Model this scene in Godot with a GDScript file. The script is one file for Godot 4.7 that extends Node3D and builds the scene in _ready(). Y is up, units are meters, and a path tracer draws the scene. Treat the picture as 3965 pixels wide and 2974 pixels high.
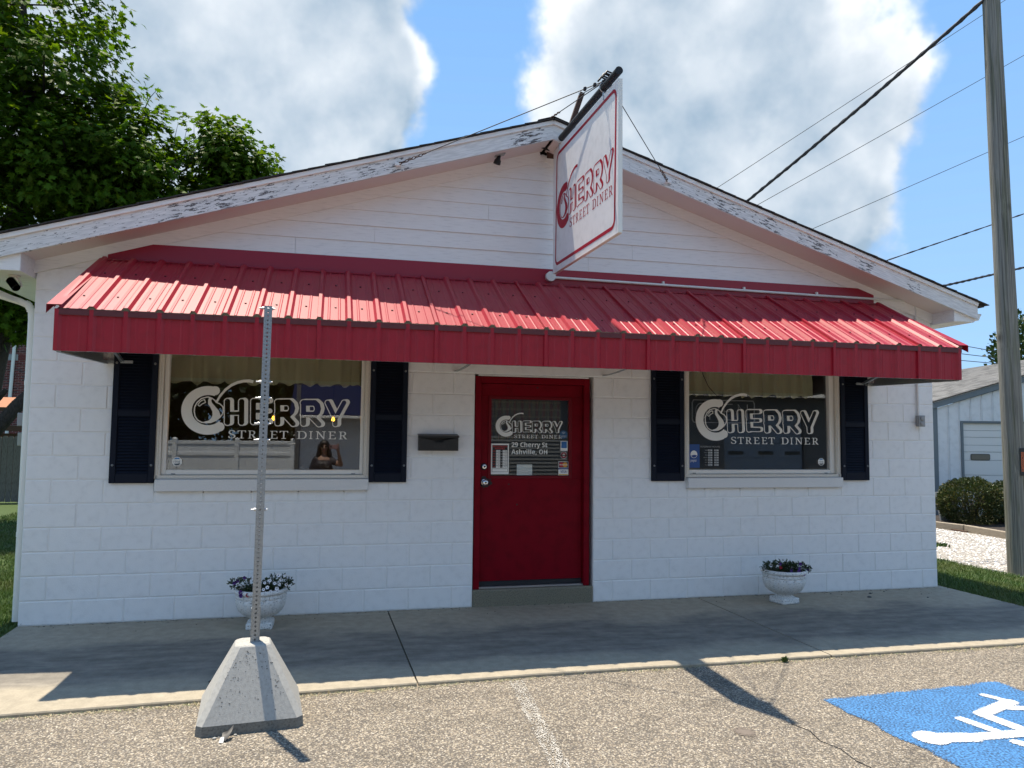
extends Node3D
# A small white-painted block diner with a red metal awning, seen from its car park on a sunny day.
# x runs right along the front wall (left corner 0), y up (pavement 0), z out of the wall towards the street.

const BL := 0.4064      # block length with its joint
const CO := 0.2032      # course height
const WALL := 9.144     # length of the front wall
const ASPHALT := -0.022  # level of the car park

var rng := RandomNumberGenerator.new()
var used := {}
var M := {}

# ------------------------------------------------------------------ mesh building
class MB:
	var v := PackedVector3Array()
	var n := PackedVector3Array()
	var uv := PackedVector2Array()
	var col := PackedColorArray()
	var tint := Color(1, 1, 1)
	var tinted := false

	func put(p: Vector3, nn: Vector3, t: Vector2) -> void:
		v.append(p); n.append(nn); uv.append(t); col.append(tint)

	func map(p: Vector3, nn: Vector3) -> Vector2:
		var a := nn.abs()
		if a.x > a.y and a.x > a.z: return Vector2(p.z, -p.y)
		if a.y > a.z: return Vector2(p.x, p.z)
		return Vector2(p.x, -p.y)

	# corners run counter-clockwise seen from the front (Godot wants the other way round)
	func tri(a: Vector3, b: Vector3, c: Vector3) -> void:
		var nn := (b - a).cross(c - a).normalized()
		put(a, nn, map(a, nn)); put(c, nn, map(c, nn)); put(b, nn, map(b, nn))

	func tri_n(a: Vector3, b: Vector3, c: Vector3, na: Vector3, nb: Vector3, nc: Vector3, ta := Vector2.ZERO, tb := Vector2.ZERO, tc := Vector2.ZERO) -> void:
		put(a, na, ta); put(c, nc, tc); put(b, nb, tb)

	func quad(a: Vector3, b: Vector3, c: Vector3, d: Vector3) -> void:
		tri(a, b, c); tri(a, c, d)

	func quad_uv(a: Vector3, b: Vector3, c: Vector3, d: Vector3, t0: Vector2, t1: Vector2) -> void:
		var nn := (b - a).cross(d - a).normalized()
		put(a, nn, Vector2(t0.x, t1.y)); put(c, nn, Vector2(t1.x, t0.y)); put(b, nn, Vector2(t1.x, t1.y))
		put(a, nn, Vector2(t0.x, t1.y)); put(d, nn, Vector2(t0.x, t0.y)); put(c, nn, Vector2(t1.x, t0.y))

	func facing(pts: Array, outward: Vector3) -> void:
		var nn: Vector3 = (pts[1] - pts[0]).cross(pts[2] - pts[0])
		var q := pts
		if nn.dot(outward) < 0:
			q = pts.duplicate(); q.reverse()
		for i in range(1, q.size() - 1):
			tri(q[0], q[i], q[i + 1])

	# a box in any position; b chamfers its edges
	func obox(xf: Transform3D, size: Vector3, b := 0.0) -> void:
		var h := size * 0.5
		if b <= 0.0:
			for ax in 3:
				for s in [-1.0, 1.0]:
					var o := Vector3.ZERO; o[ax] = s
					var pts := []
					for k in [[-1.0, -1.0], [1.0, -1.0], [1.0, 1.0], [-1.0, 1.0]]:
						var p := Vector3.ZERO
						p[ax] = s * h[ax]; p[(ax + 1) % 3] = k[0] * h[(ax + 1) % 3]; p[(ax + 2) % 3] = k[1] * h[(ax + 2) % 3]
						pts.append(xf * p)
					facing(pts, xf.basis * o)
			return
		for ax in 3:
			var a1 := (ax + 1) % 3
			var a2 := (ax + 2) % 3
			for s in [-1.0, 1.0]:
				var o := Vector3.ZERO; o[ax] = s
				var pts := []
				for k in [[-1.0, -1.0], [1.0, -1.0], [1.0, 1.0], [-1.0, 1.0]]:
					pts.append(xf * corner(h, b, ax, s, a1, k[0], a2, k[1]))
				facing(pts, xf.basis * o)
				for s2 in [-1.0, 1.0]:
					var o2 := Vector3.ZERO; o2[ax] = s; o2[a1] = s2
					facing([xf * corner(h, b, ax, s, a1, s2, a2, -1.0), xf * corner(h, b, ax, s, a1, s2, a2, 1.0),
						xf * corner(h, b, a1, s2, a2, 1.0, ax, s), xf * corner(h, b, a1, s2, a2, -1.0, ax, s)], xf.basis * o2)
		for sx in [-1.0, 1.0]:
			for sy in [-1.0, 1.0]:
				for sz in [-1.0, 1.0]:
					facing([xf * corner(h, b, 0, sx, 1, sy, 2, sz), xf * corner(h, b, 1, sy, 2, sz, 0, sx), xf * corner(h, b, 2, sz, 0, sx, 1, sy)], xf.basis * Vector3(sx, sy, sz))

	func corner(h: Vector3, b: float, ax: int, s: float, a1: int, s1: float, a2: int, s2: float) -> Vector3:
		var p := Vector3.ZERO
		p[ax] = s * h[ax]; p[a1] = s1 * (h[a1] - b); p[a2] = s2 * (h[a2] - b)
		return p

	func box(lo: Vector3, hi: Vector3, b := 0.0) -> void:
		obox(Transform3D(Basis(), (lo + hi) * 0.5), (hi - lo).abs(), b)

	# a bar of rectangular section from p to q; w across, t along «up»
	func bar(p: Vector3, q: Vector3, w: float, t: float, up := Vector3.UP, b := 0.0) -> void:
		var x := (q - p).normalized()
		var z := x.cross(up).normalized()
		var y := z.cross(x).normalized()
		obox(Transform3D(Basis(x, y, z), (p + q) * 0.5), Vector3((q - p).length(), t, w), b)

	func tube(pts: Array, radii: Array, sides := 8, caps := true) -> void:
		var m := pts.size()
		var t0: Vector3 = (pts[1] - pts[0]).normalized()
		var side := t0.cross(Vector3.UP if absf(t0.y) < 0.9 else Vector3.RIGHT).normalized()
		var rings := []
		var along := 0.0
		var runs := []
		for i in m:
			var t: Vector3
			if i == 0: t = t0
			elif i == m - 1: t = (pts[i] - pts[i - 1]).normalized()
			else: t = ((pts[i] - pts[i - 1]).normalized() + (pts[i + 1] - pts[i]).normalized()).normalized()
			side = (side - t * side.dot(t)).normalized()
			var up := t.cross(side)
			var r: float = radii[i] if i < radii.size() else radii[-1]
			if i > 0: along += (pts[i] - pts[i - 1]).length()
			runs.append(along)
			var ring := []
			for k in sides + 1:
				var a := TAU * k / sides
				var d := side * cos(a) + up * sin(a)
				ring.append([pts[i] + d * r, d])
			rings.append(ring)
		for i in m - 1:
			for k in sides:
				var a = rings[i][k]; var b = rings[i][k + 1]; var c = rings[i + 1][k + 1]; var d = rings[i + 1][k]
				var ua := float(k) / sides; var ub := float(k + 1) / sides
				tri_n(a[0], b[0], c[0], a[1], b[1], c[1], Vector2(ua, runs[i]), Vector2(ub, runs[i]), Vector2(ub, runs[i + 1]))
				tri_n(a[0], c[0], d[0], a[1], c[1], d[1], Vector2(ua, runs[i]), Vector2(ub, runs[i + 1]), Vector2(ua, runs[i + 1]))
		if caps:
			for e in [0, m - 1]:
				var out: Vector3 = -t0 if e == 0 else (pts[m - 1] - pts[m - 2]).normalized()
				var pl := []
				for k in sides: pl.append(rings[e][k][0])
				facing(pl, out)

	# profile: [radius, height] pairs turned about the y axis of xf; lobes ripple the radius
	func lathe(profile: Array, xf := Transform3D(), seg := 24, lobes := 0, depth := 0.0, from := 0, to := 999) -> void:
		var rings := []
		for i in profile.size():
			var ring := []
			for k in seg + 1:
				var a := TAU * k / seg
				var r: float = profile[i][0]
				if lobes > 0 and i >= from and i <= to: r *= 1.0 - depth * pow(absf(cos(a * lobes * 0.5)), 8.0)
				ring.append(Vector3(cos(a) * r, profile[i][1], -sin(a) * r))
			rings.append(ring)
		var nr := []
		for i in profile.size():
			var row := []
			for k in seg + 1:
				var du: Vector3 = rings[i][(k + 1) % seg] - rings[i][(k - 1 + seg) % seg]
				var dv: Vector3 = rings[mini(i + 1, profile.size() - 1)][k] - rings[maxi(i - 1, 0)][k]
				var nn := du.cross(dv)
				if nn.length() < 1e-9: nn = Vector3.UP * (1.0 if i > 0 else -1.0)
				row.append(xf.basis * nn.normalized())
			nr.append(row)
		for i in profile.size() - 1:
			for k in seg:
				var t := Vector2(float(k) / seg, float(i) / profile.size())
				tri_n(xf * rings[i][k], xf * rings[i][k + 1], xf * rings[i + 1][k + 1], nr[i][k], nr[i][k + 1], nr[i + 1][k + 1], t, t, t)
				tri_n(xf * rings[i][k], xf * rings[i + 1][k + 1], xf * rings[i + 1][k], nr[i][k], nr[i + 1][k + 1], nr[i + 1][k], t, t, t)

	# a flat outline (counter-clockwise seen from +z of xf) given thickness along -z
	func prism(poly: PackedVector2Array, xf: Transform3D, depth: float) -> void:
		var p := poly
		if Geometry2D.is_polygon_clockwise(p) == false:
			pass
		else:
			p = poly.duplicate(); p.reverse()
		var idx := Geometry2D.triangulate_polygon(p)
		var f := func(q: Vector2, z: float) -> Vector3: return xf * Vector3(q.x, q.y, z)
		for i in range(0, idx.size(), 3):
			facing([f.call(p[idx[i]], 0.0), f.call(p[idx[i + 1]], 0.0), f.call(p[idx[i + 2]], 0.0)], xf.basis.z)
			facing([f.call(p[idx[i]], -depth), f.call(p[idx[i + 1]], -depth), f.call(p[idx[i + 2]], -depth)], -xf.basis.z)
		for i in p.size():
			var a := p[i]; var b := p[(i + 1) % p.size()]
			var e := (b - a)
			facing([f.call(a, 0.0), f.call(a, -depth), f.call(b, -depth), f.call(b, 0.0)], xf.basis * Vector3(e.y, -e.x, 0) * (1.0 if area(p) > 0 else -1.0))

	func area(p: PackedVector2Array) -> float:
		var s := 0.0
		for i in p.size(): s += p[i].cross(p[(i + 1) % p.size()])
		return s

	# the sheet between two rows of points, smooth along the row when asked
	func sheet(rows: Array, smooth := true) -> void:
		var h := rows.size(); var w: int = rows[0].size()
		var nr := []
		for j in h:
			var row := []
			for i in w:
				var du: Vector3 = rows[j][mini(i + 1, w - 1)] - rows[j][maxi(i - 1, 0)]
				var dv: Vector3 = rows[mini(j + 1, h - 1)][i] - rows[maxi(j - 1, 0)][i]
				row.append(du.cross(dv).normalized())
			nr.append(row)
		for j in h - 1:
			for i in w - 1:
				var a: Vector3 = rows[j][i]; var b: Vector3 = rows[j][i + 1]; var c: Vector3 = rows[j + 1][i + 1]; var d: Vector3 = rows[j + 1][i]
				var ta := Vector2(float(i) / (w - 1), float(j) / (h - 1)); var tb := Vector2(float(i + 1) / (w - 1), float(j) / (h - 1))
				var td := Vector2(float(i) / (w - 1), float(j + 1) / (h - 1)); var tc := Vector2(float(i + 1) / (w - 1), float(j + 1) / (h - 1))
				if smooth:
					tri_n(a, b, c, nr[j][i], nr[j][i + 1], nr[j + 1][i + 1], ta, tb, tc)
					tri_n(a, c, d, nr[j][i], nr[j + 1][i + 1], nr[j + 1][i], ta, tc, td)
				else:
					var nn := (b - a).cross(d - a).normalized()
					tri_n(a, b, c, nn, nn, nn, ta, tb, tc); tri_n(a, c, d, nn, nn, nn, ta, tc, td)

	func add(m: Mesh, xf: Transform3D) -> void:
		for s in m.get_surface_count():
			var ar := m.surface_get_arrays(s)
			var vs: PackedVector3Array = ar[Mesh.ARRAY_VERTEX]
			var ns: PackedVector3Array = ar[Mesh.ARRAY_NORMAL]
			var ix: PackedInt32Array = ar[Mesh.ARRAY_INDEX] if ar[Mesh.ARRAY_INDEX] != null else PackedInt32Array(range(vs.size()))
			for i in ix: put(xf * vs[i], (xf.basis * ns[i]).normalized(), Vector2.ZERO)

	func mesh() -> ArrayMesh:
		var ar := []
		ar.resize(Mesh.ARRAY_MAX)
		ar[Mesh.ARRAY_VERTEX] = v; ar[Mesh.ARRAY_NORMAL] = n; ar[Mesh.ARRAY_TEX_UV] = uv
		if tinted: ar[Mesh.ARRAY_COLOR] = col
		var m := ArrayMesh.new()
		m.add_surface_from_arrays(Mesh.PRIMITIVE_TRIANGLES, ar)
		return m

func mb() -> MB:
	return MB.new()

# ------------------------------------------------------------------ naming and describing
func numbered(called: String, parent: Node) -> String:
	var key := "%d/%s" % [parent.get_instance_id(), called]
	var k: int = used.get(key, 0)
	used[key] = k + 1
	return called if k == 0 else "%s_%03d" % [called, k]

func describe(o: Node, label: String, category := "", group := "", kind := "") -> Node:
	if label: o.set_meta("label", label)
	if category: o.set_meta("category", category)
	if group: o.set_meta("group", group)
	if kind: o.set_meta("kind", kind)
	return o

func thing(called: String, label: String, category: String, at := Vector3.ZERO, group := "") -> Node3D:
	var o := Node3D.new()
	o.name = numbered(called, self)
	add_child(o, true)
	o.position = at
	describe(o, label, category, group)
	return o

# one named mesh under «parent». World coordinates unless local.
func part(called: String, shape, m: Material, parent: Node3D = null, local := false, kind := "") -> MeshInstance3D:
	var o := MeshInstance3D.new()
	o.mesh = shape.mesh() if shape is MB else shape
	o.material_override = m
	var p: Node3D = self if parent == null else parent
	o.name = numbered(called, p)
	p.add_child(o, true)
	if parent != null and not local and parent.get_parent() == self and not (parent is MeshInstance3D):
		o.position = -parent.position
	if kind: o.set_meta("kind", kind)
	return o

func single(called: String, shape, m: Material, label: String, category: String, group := "") -> MeshInstance3D:
	var o := part(called, shape, m)
	describe(o, label, category, group)
	return o

func ground_piece(called: String, shape, m: Material, label := "") -> MeshInstance3D:
	var o := part(called, shape, m)
	describe(o, label, "", "", "structure")
	return o

func many(called: String, m: Mesh, where: Array, colors: Array, material: Material, parent: Node3D = null, kind := "stuff") -> MultiMeshInstance3D:
	var mm := MultiMesh.new()
	mm.transform_format = MultiMesh.TRANSFORM_3D
	mm.use_colors = colors.size() > 0
	mm.mesh = m
	mm.instance_count = where.size()
	for i in where.size():
		mm.set_instance_transform(i, where[i])
		if colors.size(): mm.set_instance_color(i, colors[i])
	return placed_many(called, mm, material, parent, kind)

func placed_many(called: String, mm: MultiMesh, material: Material, parent: Node3D, kind := "stuff") -> MultiMeshInstance3D:
	var o := MultiMeshInstance3D.new()
	o.multimesh = mm
	o.material_override = material
	var p: Node3D = self if parent == null else parent
	o.name = numbered(called, p)
	p.add_child(o, true)
	if parent != null and parent.get_parent() == self: o.position = -parent.position
	if kind: o.set_meta("kind", kind)
	return o

# ------------------------------------------------------------------ materials
func lin(r: float, g: float, b: float, a := 1.0) -> Color:
	var c := Color(r, g, b).linear_to_srgb()
	c.a = a
	return c

func mat(c: Color, rough := 0.8, metal := 0.0) -> StandardMaterial3D:
	var m := StandardMaterial3D.new()
	m.albedo_color = c
	m.roughness = rough
	m.metallic = metal
	m.cull_mode = BaseMaterial3D.CULL_DISABLED
	return m

func noise(seed_: int, freq: float, kind := FastNoiseLite.TYPE_SIMPLEX_SMOOTH, octaves := 4) -> FastNoiseLite:
	var f := FastNoiseLite.new()
	f.seed = seed_
	f.noise_type = kind
	f.frequency = freq
	f.fractal_type = FastNoiseLite.FRACTAL_FBM if octaves > 1 else FastNoiseLite.FRACTAL_NONE
	f.fractal_octaves = octaves
	return f

# a computed grain: stops are [offset, grey or colour]
func grain(seed_: int, freq: float, stops: Array, octaves := 4, size := 512, kind := FastNoiseLite.TYPE_SIMPLEX_SMOOTH) -> NoiseTexture2D:
	var t := NoiseTexture2D.new()
	t.width = size; t.height = size
	t.seamless = true
	t.noise = noise(seed_, freq, kind, octaves)
	var g := Gradient.new()
	var offs := PackedFloat32Array(); var cols := PackedColorArray()
	for s in stops:
		offs.append(s[0])
		cols.append(s[1] if s[1] is Color else lin(s[1], s[1], s[1]))
	g.offsets = offs; g.colors = cols
	t.color_ramp = g
	return t

func satin(c: Color, rough: float, shine: float) -> StandardMaterial3D:
	var m := mat(c, rough)
	m.metallic_specular = shine
	return m

func tri_tex(m: StandardMaterial3D, tex: Texture2D, per_metre: float, world := true) -> StandardMaterial3D:
	m.albedo_texture = tex
	m.uv1_triplanar = true
	m.uv1_world_triplanar = world
	m.uv1_scale = Vector3.ONE * per_metre
	return m

func relief(m: StandardMaterial3D, tex: Texture2D, cm: float) -> StandardMaterial3D:
	m.heightmap_enabled = true
	m.heightmap_texture = tex
	m.heightmap_scale = cm
	return m

func over(m: StandardMaterial3D, tex: Texture2D) -> StandardMaterial3D:
	m.detail_enabled = true
	m.detail_albedo = tex
	m.detail_blend_mode = BaseMaterial3D.BLEND_MODE_MUL
	m.detail_uv_layer = BaseMaterial3D.DETAIL_UV_2
	m.uv2_triplanar = true
	m.uv2_world_triplanar = true
	return m

func image_texture(data: PackedByteArray, w: int, h: int) -> ImageTexture:
	return ImageTexture.create_from_image(Image.create_from_data(w, h, false, Image.FORMAT_RGB8, data))

# packed pebbles: returns [colour, height]
func pebbles(size: int, count: int, rmin: float, rmax: float, palette: Array, gap: Color) -> Array:
	var data := PackedByteArray(); data.resize(size * size * 3)
	var tall := PackedByteArray(); tall.resize(size * size * 3)
	var g := [int(gap.r8), int(gap.g8), int(gap.b8)]
	for i in size * size:
		var j := randi_of(12) - 6
		data[i * 3] = clampi(g[0] + j, 0, 255); data[i * 3 + 1] = clampi(g[1] + j, 0, 255); data[i * 3 + 2] = clampi(g[2] + j, 0, 255)
	for k in count:
		var cx := rng.randf() * size; var cy := rng.randf() * size
		var rx := rng.randf_range(rmin, rmax); var ry := rx * rng.randf_range(0.6, 1.0)
		var a := rng.randf() * PI; var ca := cos(a); var sa := sin(a)
		var c: Color = palette[rng.randi() % palette.size()]
		var f := rng.randf_range(0.82, 1.15)
		var cr := clampi(int(c.r * f * 255), 0, 255); var cg := clampi(int(c.g * f * 255), 0, 255); var cb := clampi(int(c.b * f * 255), 0, 255)
		var lift := rng.randf_range(0.55, 1.0)
		var R := int(ceil(rx))
		for y in range(-R, R + 1):
			for x in range(-R, R + 1):
				var u := (x * ca + y * sa) / rx; var w := (-x * sa + y * ca) / ry
				var q := u * u + w * w
				if q < 1.0:
					var h := int(255.0 * lift * sqrt(1.0 - q * 0.9))
					var at := (posmod(int(cy) + y, size) * size + posmod(int(cx) + x, size)) * 3
					if h > tall[at]:
						tall[at] = h; tall[at + 1] = h; tall[at + 2] = h
						data[at] = cr; data[at + 1] = cg; data[at + 2] = cb
	return [image_texture(data, size, size), image_texture(tall, size, size)]

func randi_of(k: int) -> int:
	return rng.randi() % k

# colour of every pixel from f(u, v); u right, v down, both 0..1
func painted(w: int, h: int, f: Callable) -> ImageTexture:
	var d := PackedByteArray(); d.resize(w * h * 3)
	for y in h:
		for x in w:
			var c: Color = f.call((x + 0.5) / w, (y + 0.5) / h)
			var i := (y * w + x) * 3
			d[i] = clampi(int(c.r * 255), 0, 255); d[i + 1] = clampi(int(c.g * 255), 0, 255); d[i + 2] = clampi(int(c.b * 255), 0, 255)
	return image_texture(d, w, h)

# ------------------------------------------------------------------ the scene
func _ready() -> void:
	rng.seed = 20240707
	var cam := Camera3D.new()
	cam.name = "camera"
	cam.position = Vector3(2.50379, 1.63897, 7.22635)
	cam.rotation = Vector3(0.06773, -0.23461, 0.01058)
	cam.rotation_order = EULER_ORDER_YXZ
	cam.fov = 53.814
	cam.near = 0.02
	cam.far = 600.0
	add_child(cam)
	cam.current = true

	var env := Environment.new()
	env.background_mode = Environment.BG_SKY
	var sky := Sky.new()
	var air := PanoramaSkyMaterial.new()
	air.panorama = sky_picture()
	air.energy_multiplier = 1.0
	sky.sky_material = air
	env.sky = sky
	env.tonemap_mode = Environment.TONE_MAPPER_LINEAR
	env.tonemap_exposure = 2.25
	env.sdfgi_enabled = true
	env.ssao_enabled = true
	env.ssil_enabled = true
	var we := WorldEnvironment.new()
	we.name = "world_environment"
	we.environment = env
	add_child(we)

	var sun := DirectionalLight3D.new()
	sun.name = "sun"
	sun.light_color = Color(1.0, 0.955, 0.88)
	sun.light_energy = 1.15
	sun.light_angular_distance = 0.5
	sun.shadow_enabled = true
	sun.sky_mode = DirectionalLight3D.SKY_MODE_LIGHT_ONLY
	add_child(sun)
	sun.look_at_from_position(Vector3.ZERO, Vector3(0.126, -1.0, 0.295), Vector3(0, 0, 1))

	make_materials()
	build_ground()
	build_diner()
	build_windows()
	build_door()
	build_roof()
	build_inside()
	build_awning()
	build_sign()
	build_wall_things()
	build_post()
	build_planters()
	build_left_yard()
	build_tree()
	build_right_yard()
	build_pole_and_wires()
	build_street_side()
	build_person()
	build_small_things()

# ------------------------------------------------------------------ sky
# clouds: [azimuth, elevation, reach across, reach up, weight] in degrees; azimuth 0 looks at the wall, + to the right
var heaps := [[-9.0, 25.0, 10.0, 10.0, 1.0], [-2.0, 28.5, 7.0, 6.0, 1.0], [1.0, 24.0, 5.5, 4.5, 0.9], [-13.0, 17.0, 12.0, 7.0, 0.9], [-24.0, 24.0, 10.0, 10.0, 0.8],
	[24.5, 28.0, 8.5, 7.0, 1.0], [32.0, 24.0, 8.5, 9.0, 1.0], [29.0, 17.0, 8.5, 6.0, 1.0], [22.0, 19.5, 7.0, 4.0, 0.7], [36.0, 14.5, 5.0, 5.0, 0.75], [3.0, 15.5, 9.0, 3.4, 0.8], [13.0, 15.0, 8.0, 3.0, 0.55],
	[-6.0, 38.0, 12.0, 8.0, 0.9], [28.0, 40.0, 11.0, 8.0, 0.9], [60.0, 30.0, 9.0, 7.0, 0.8], [66.0, 12.0, 12.0, 5.0, 0.8], [-45.0, 20.0, 14.0, 9.0, 0.9]]
var shape_noise: FastNoiseLite
var fine_noise: FastNoiseLite

func cloud_at(az: float, el: float, d: Vector3) -> float:
	var base := -0.42
	for h in heaps:
		var da: float = (fposmod(az - h[0] + 180.0, 360.0) - 180.0) * cos(deg_to_rad(el))
		if absf(da) > h[2] * 1.6: continue
		var q: float = pow(da / h[2], 2.0) + pow((el - h[1]) / h[3], 2.0)
		if q < 2.0: base += h[4] * maxf(0.0, 1.0 - q * 0.55) * 0.95
	base = minf(base, 0.62)
	return base + shape_noise.get_noise_3dv(d) * 0.80

func sky_colour(az: float, el: float) -> Color:
	var e := deg_to_rad(el); var a := deg_to_rad(az)
	var d := Vector3(sin(a) * cos(e), sin(e), -cos(a) * cos(e))
	var up := clampf(sin(maxf(e, 0.0)), 0.0, 1.0)
	var deep := Color(0.060, 0.175, 0.40)
	var pale := Color(0.235, 0.37, 0.53)
	var c := pale.lerp(deep, pow(up, 0.62))
	var dens := cloud_at(az, el, d)
	if dens > -0.14:
		var cover := smoothstep(-0.12, 0.16, dens)
		var d2 := (d + Vector3(0.0, 0.045, 0.004)).normalized()
		var above := cloud_at(az, el + 2.4, d2)
		var lit := clampf(0.60 + (dens - above) * 1.35, 0.0, 1.0)
		var thick := smoothstep(0.10, 0.62, dens)
		var f := fine_noise.get_noise_3dv(d) * 0.5 + 0.5
		var white := Color(0.50, 0.515, 0.53)
		var grey := Color(0.175, 0.235, 0.30)
		var k := clampf(lit * (1.15 - thick * 0.70) + (f - 0.5) * 0.75, 0.0, 1.0)
		var cl := grey.lerp(white, k)
		c = c.lerp(cl, cover * (0.55 + 0.45 * smoothstep(0.0, 0.25, dens)))
	return c.linear_to_srgb()

func sky_picture() -> ImageTexture:
	shape_noise = noise(11, 3.4, FastNoiseLite.TYPE_SIMPLEX_SMOOTH, 8)
	shape_noise.fractal_gain = 0.60
	fine_noise = noise(5, 6.0, FastNoiseLite.TYPE_SIMPLEX_SMOOTH, 5)
	var r := RandomNumberGenerator.new()
	r.seed = 3
	for i in 26:
		var az := 84.0 + r.randf() * 220.0
		heaps.append([az, r.randf_range(8.0, 62.0), r.randf_range(7.0, 13.0), r.randf_range(4.0, 9.0), r.randf_range(0.7, 1.0)])
	var W := 4096; var H := 2048
	var lw := 720; var lh := 360
	# column 0 of the panorama looks along -z
	var low := PackedByteArray(); low.resize(lw * lh * 3)
	for y in lh:
		var el := 90.0 - (y + 0.5) * 180.0 / lh
		for x in lw:
			var c := sky_colour((x + 0.5) * 360.0 / lw, maxf(el, 0.0)) if el > -1.0 else Color(0.42, 0.41, 0.38)
			var i := (y * lw + x) * 3
			low[i] = int(clampf(c.r, 0, 1) * 255); low[i + 1] = int(clampf(c.g, 0, 1) * 255); low[i + 2] = int(clampf(c.b, 0, 1) * 255)
	var im := Image.create_from_data(lw, lh, false, Image.FORMAT_RGB8, low)
	im.resize(W, H, Image.INTERPOLATE_BILINEAR)
	var y0 := int((90.0 - 44.0) / 180.0 * H); var fh := int(43.5 / 180.0 * H)
	for span in [[0.0, 62.0], [328.0, 360.0]]:
		var x0 := int(span[0] / 360.0 * W); var fw := int(span[1] / 360.0 * W) - x0
		var hi := PackedByteArray(); hi.resize(fw * fh * 3)
		for y in fh:
			var el := 90.0 - (y0 + y + 0.5) * 180.0 / H
			for x in fw:
				var c := sky_colour((x0 + x + 0.5) * 360.0 / W, el)
				var i := (y * fw + x) * 3
				hi[i] = int(clampf(c.r, 0, 1) * 255); hi[i + 1] = int(clampf(c.g, 0, 1) * 255); hi[i + 2] = int(clampf(c.b, 0, 1) * 255)
		im.blit_rect(Image.create_from_data(fw, fh, false, Image.FORMAT_RGB8, hi), Rect2i(0, 0, fw, fh), Vector2i(x0, y0))
	return ImageTexture.create_from_image(im)

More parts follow.
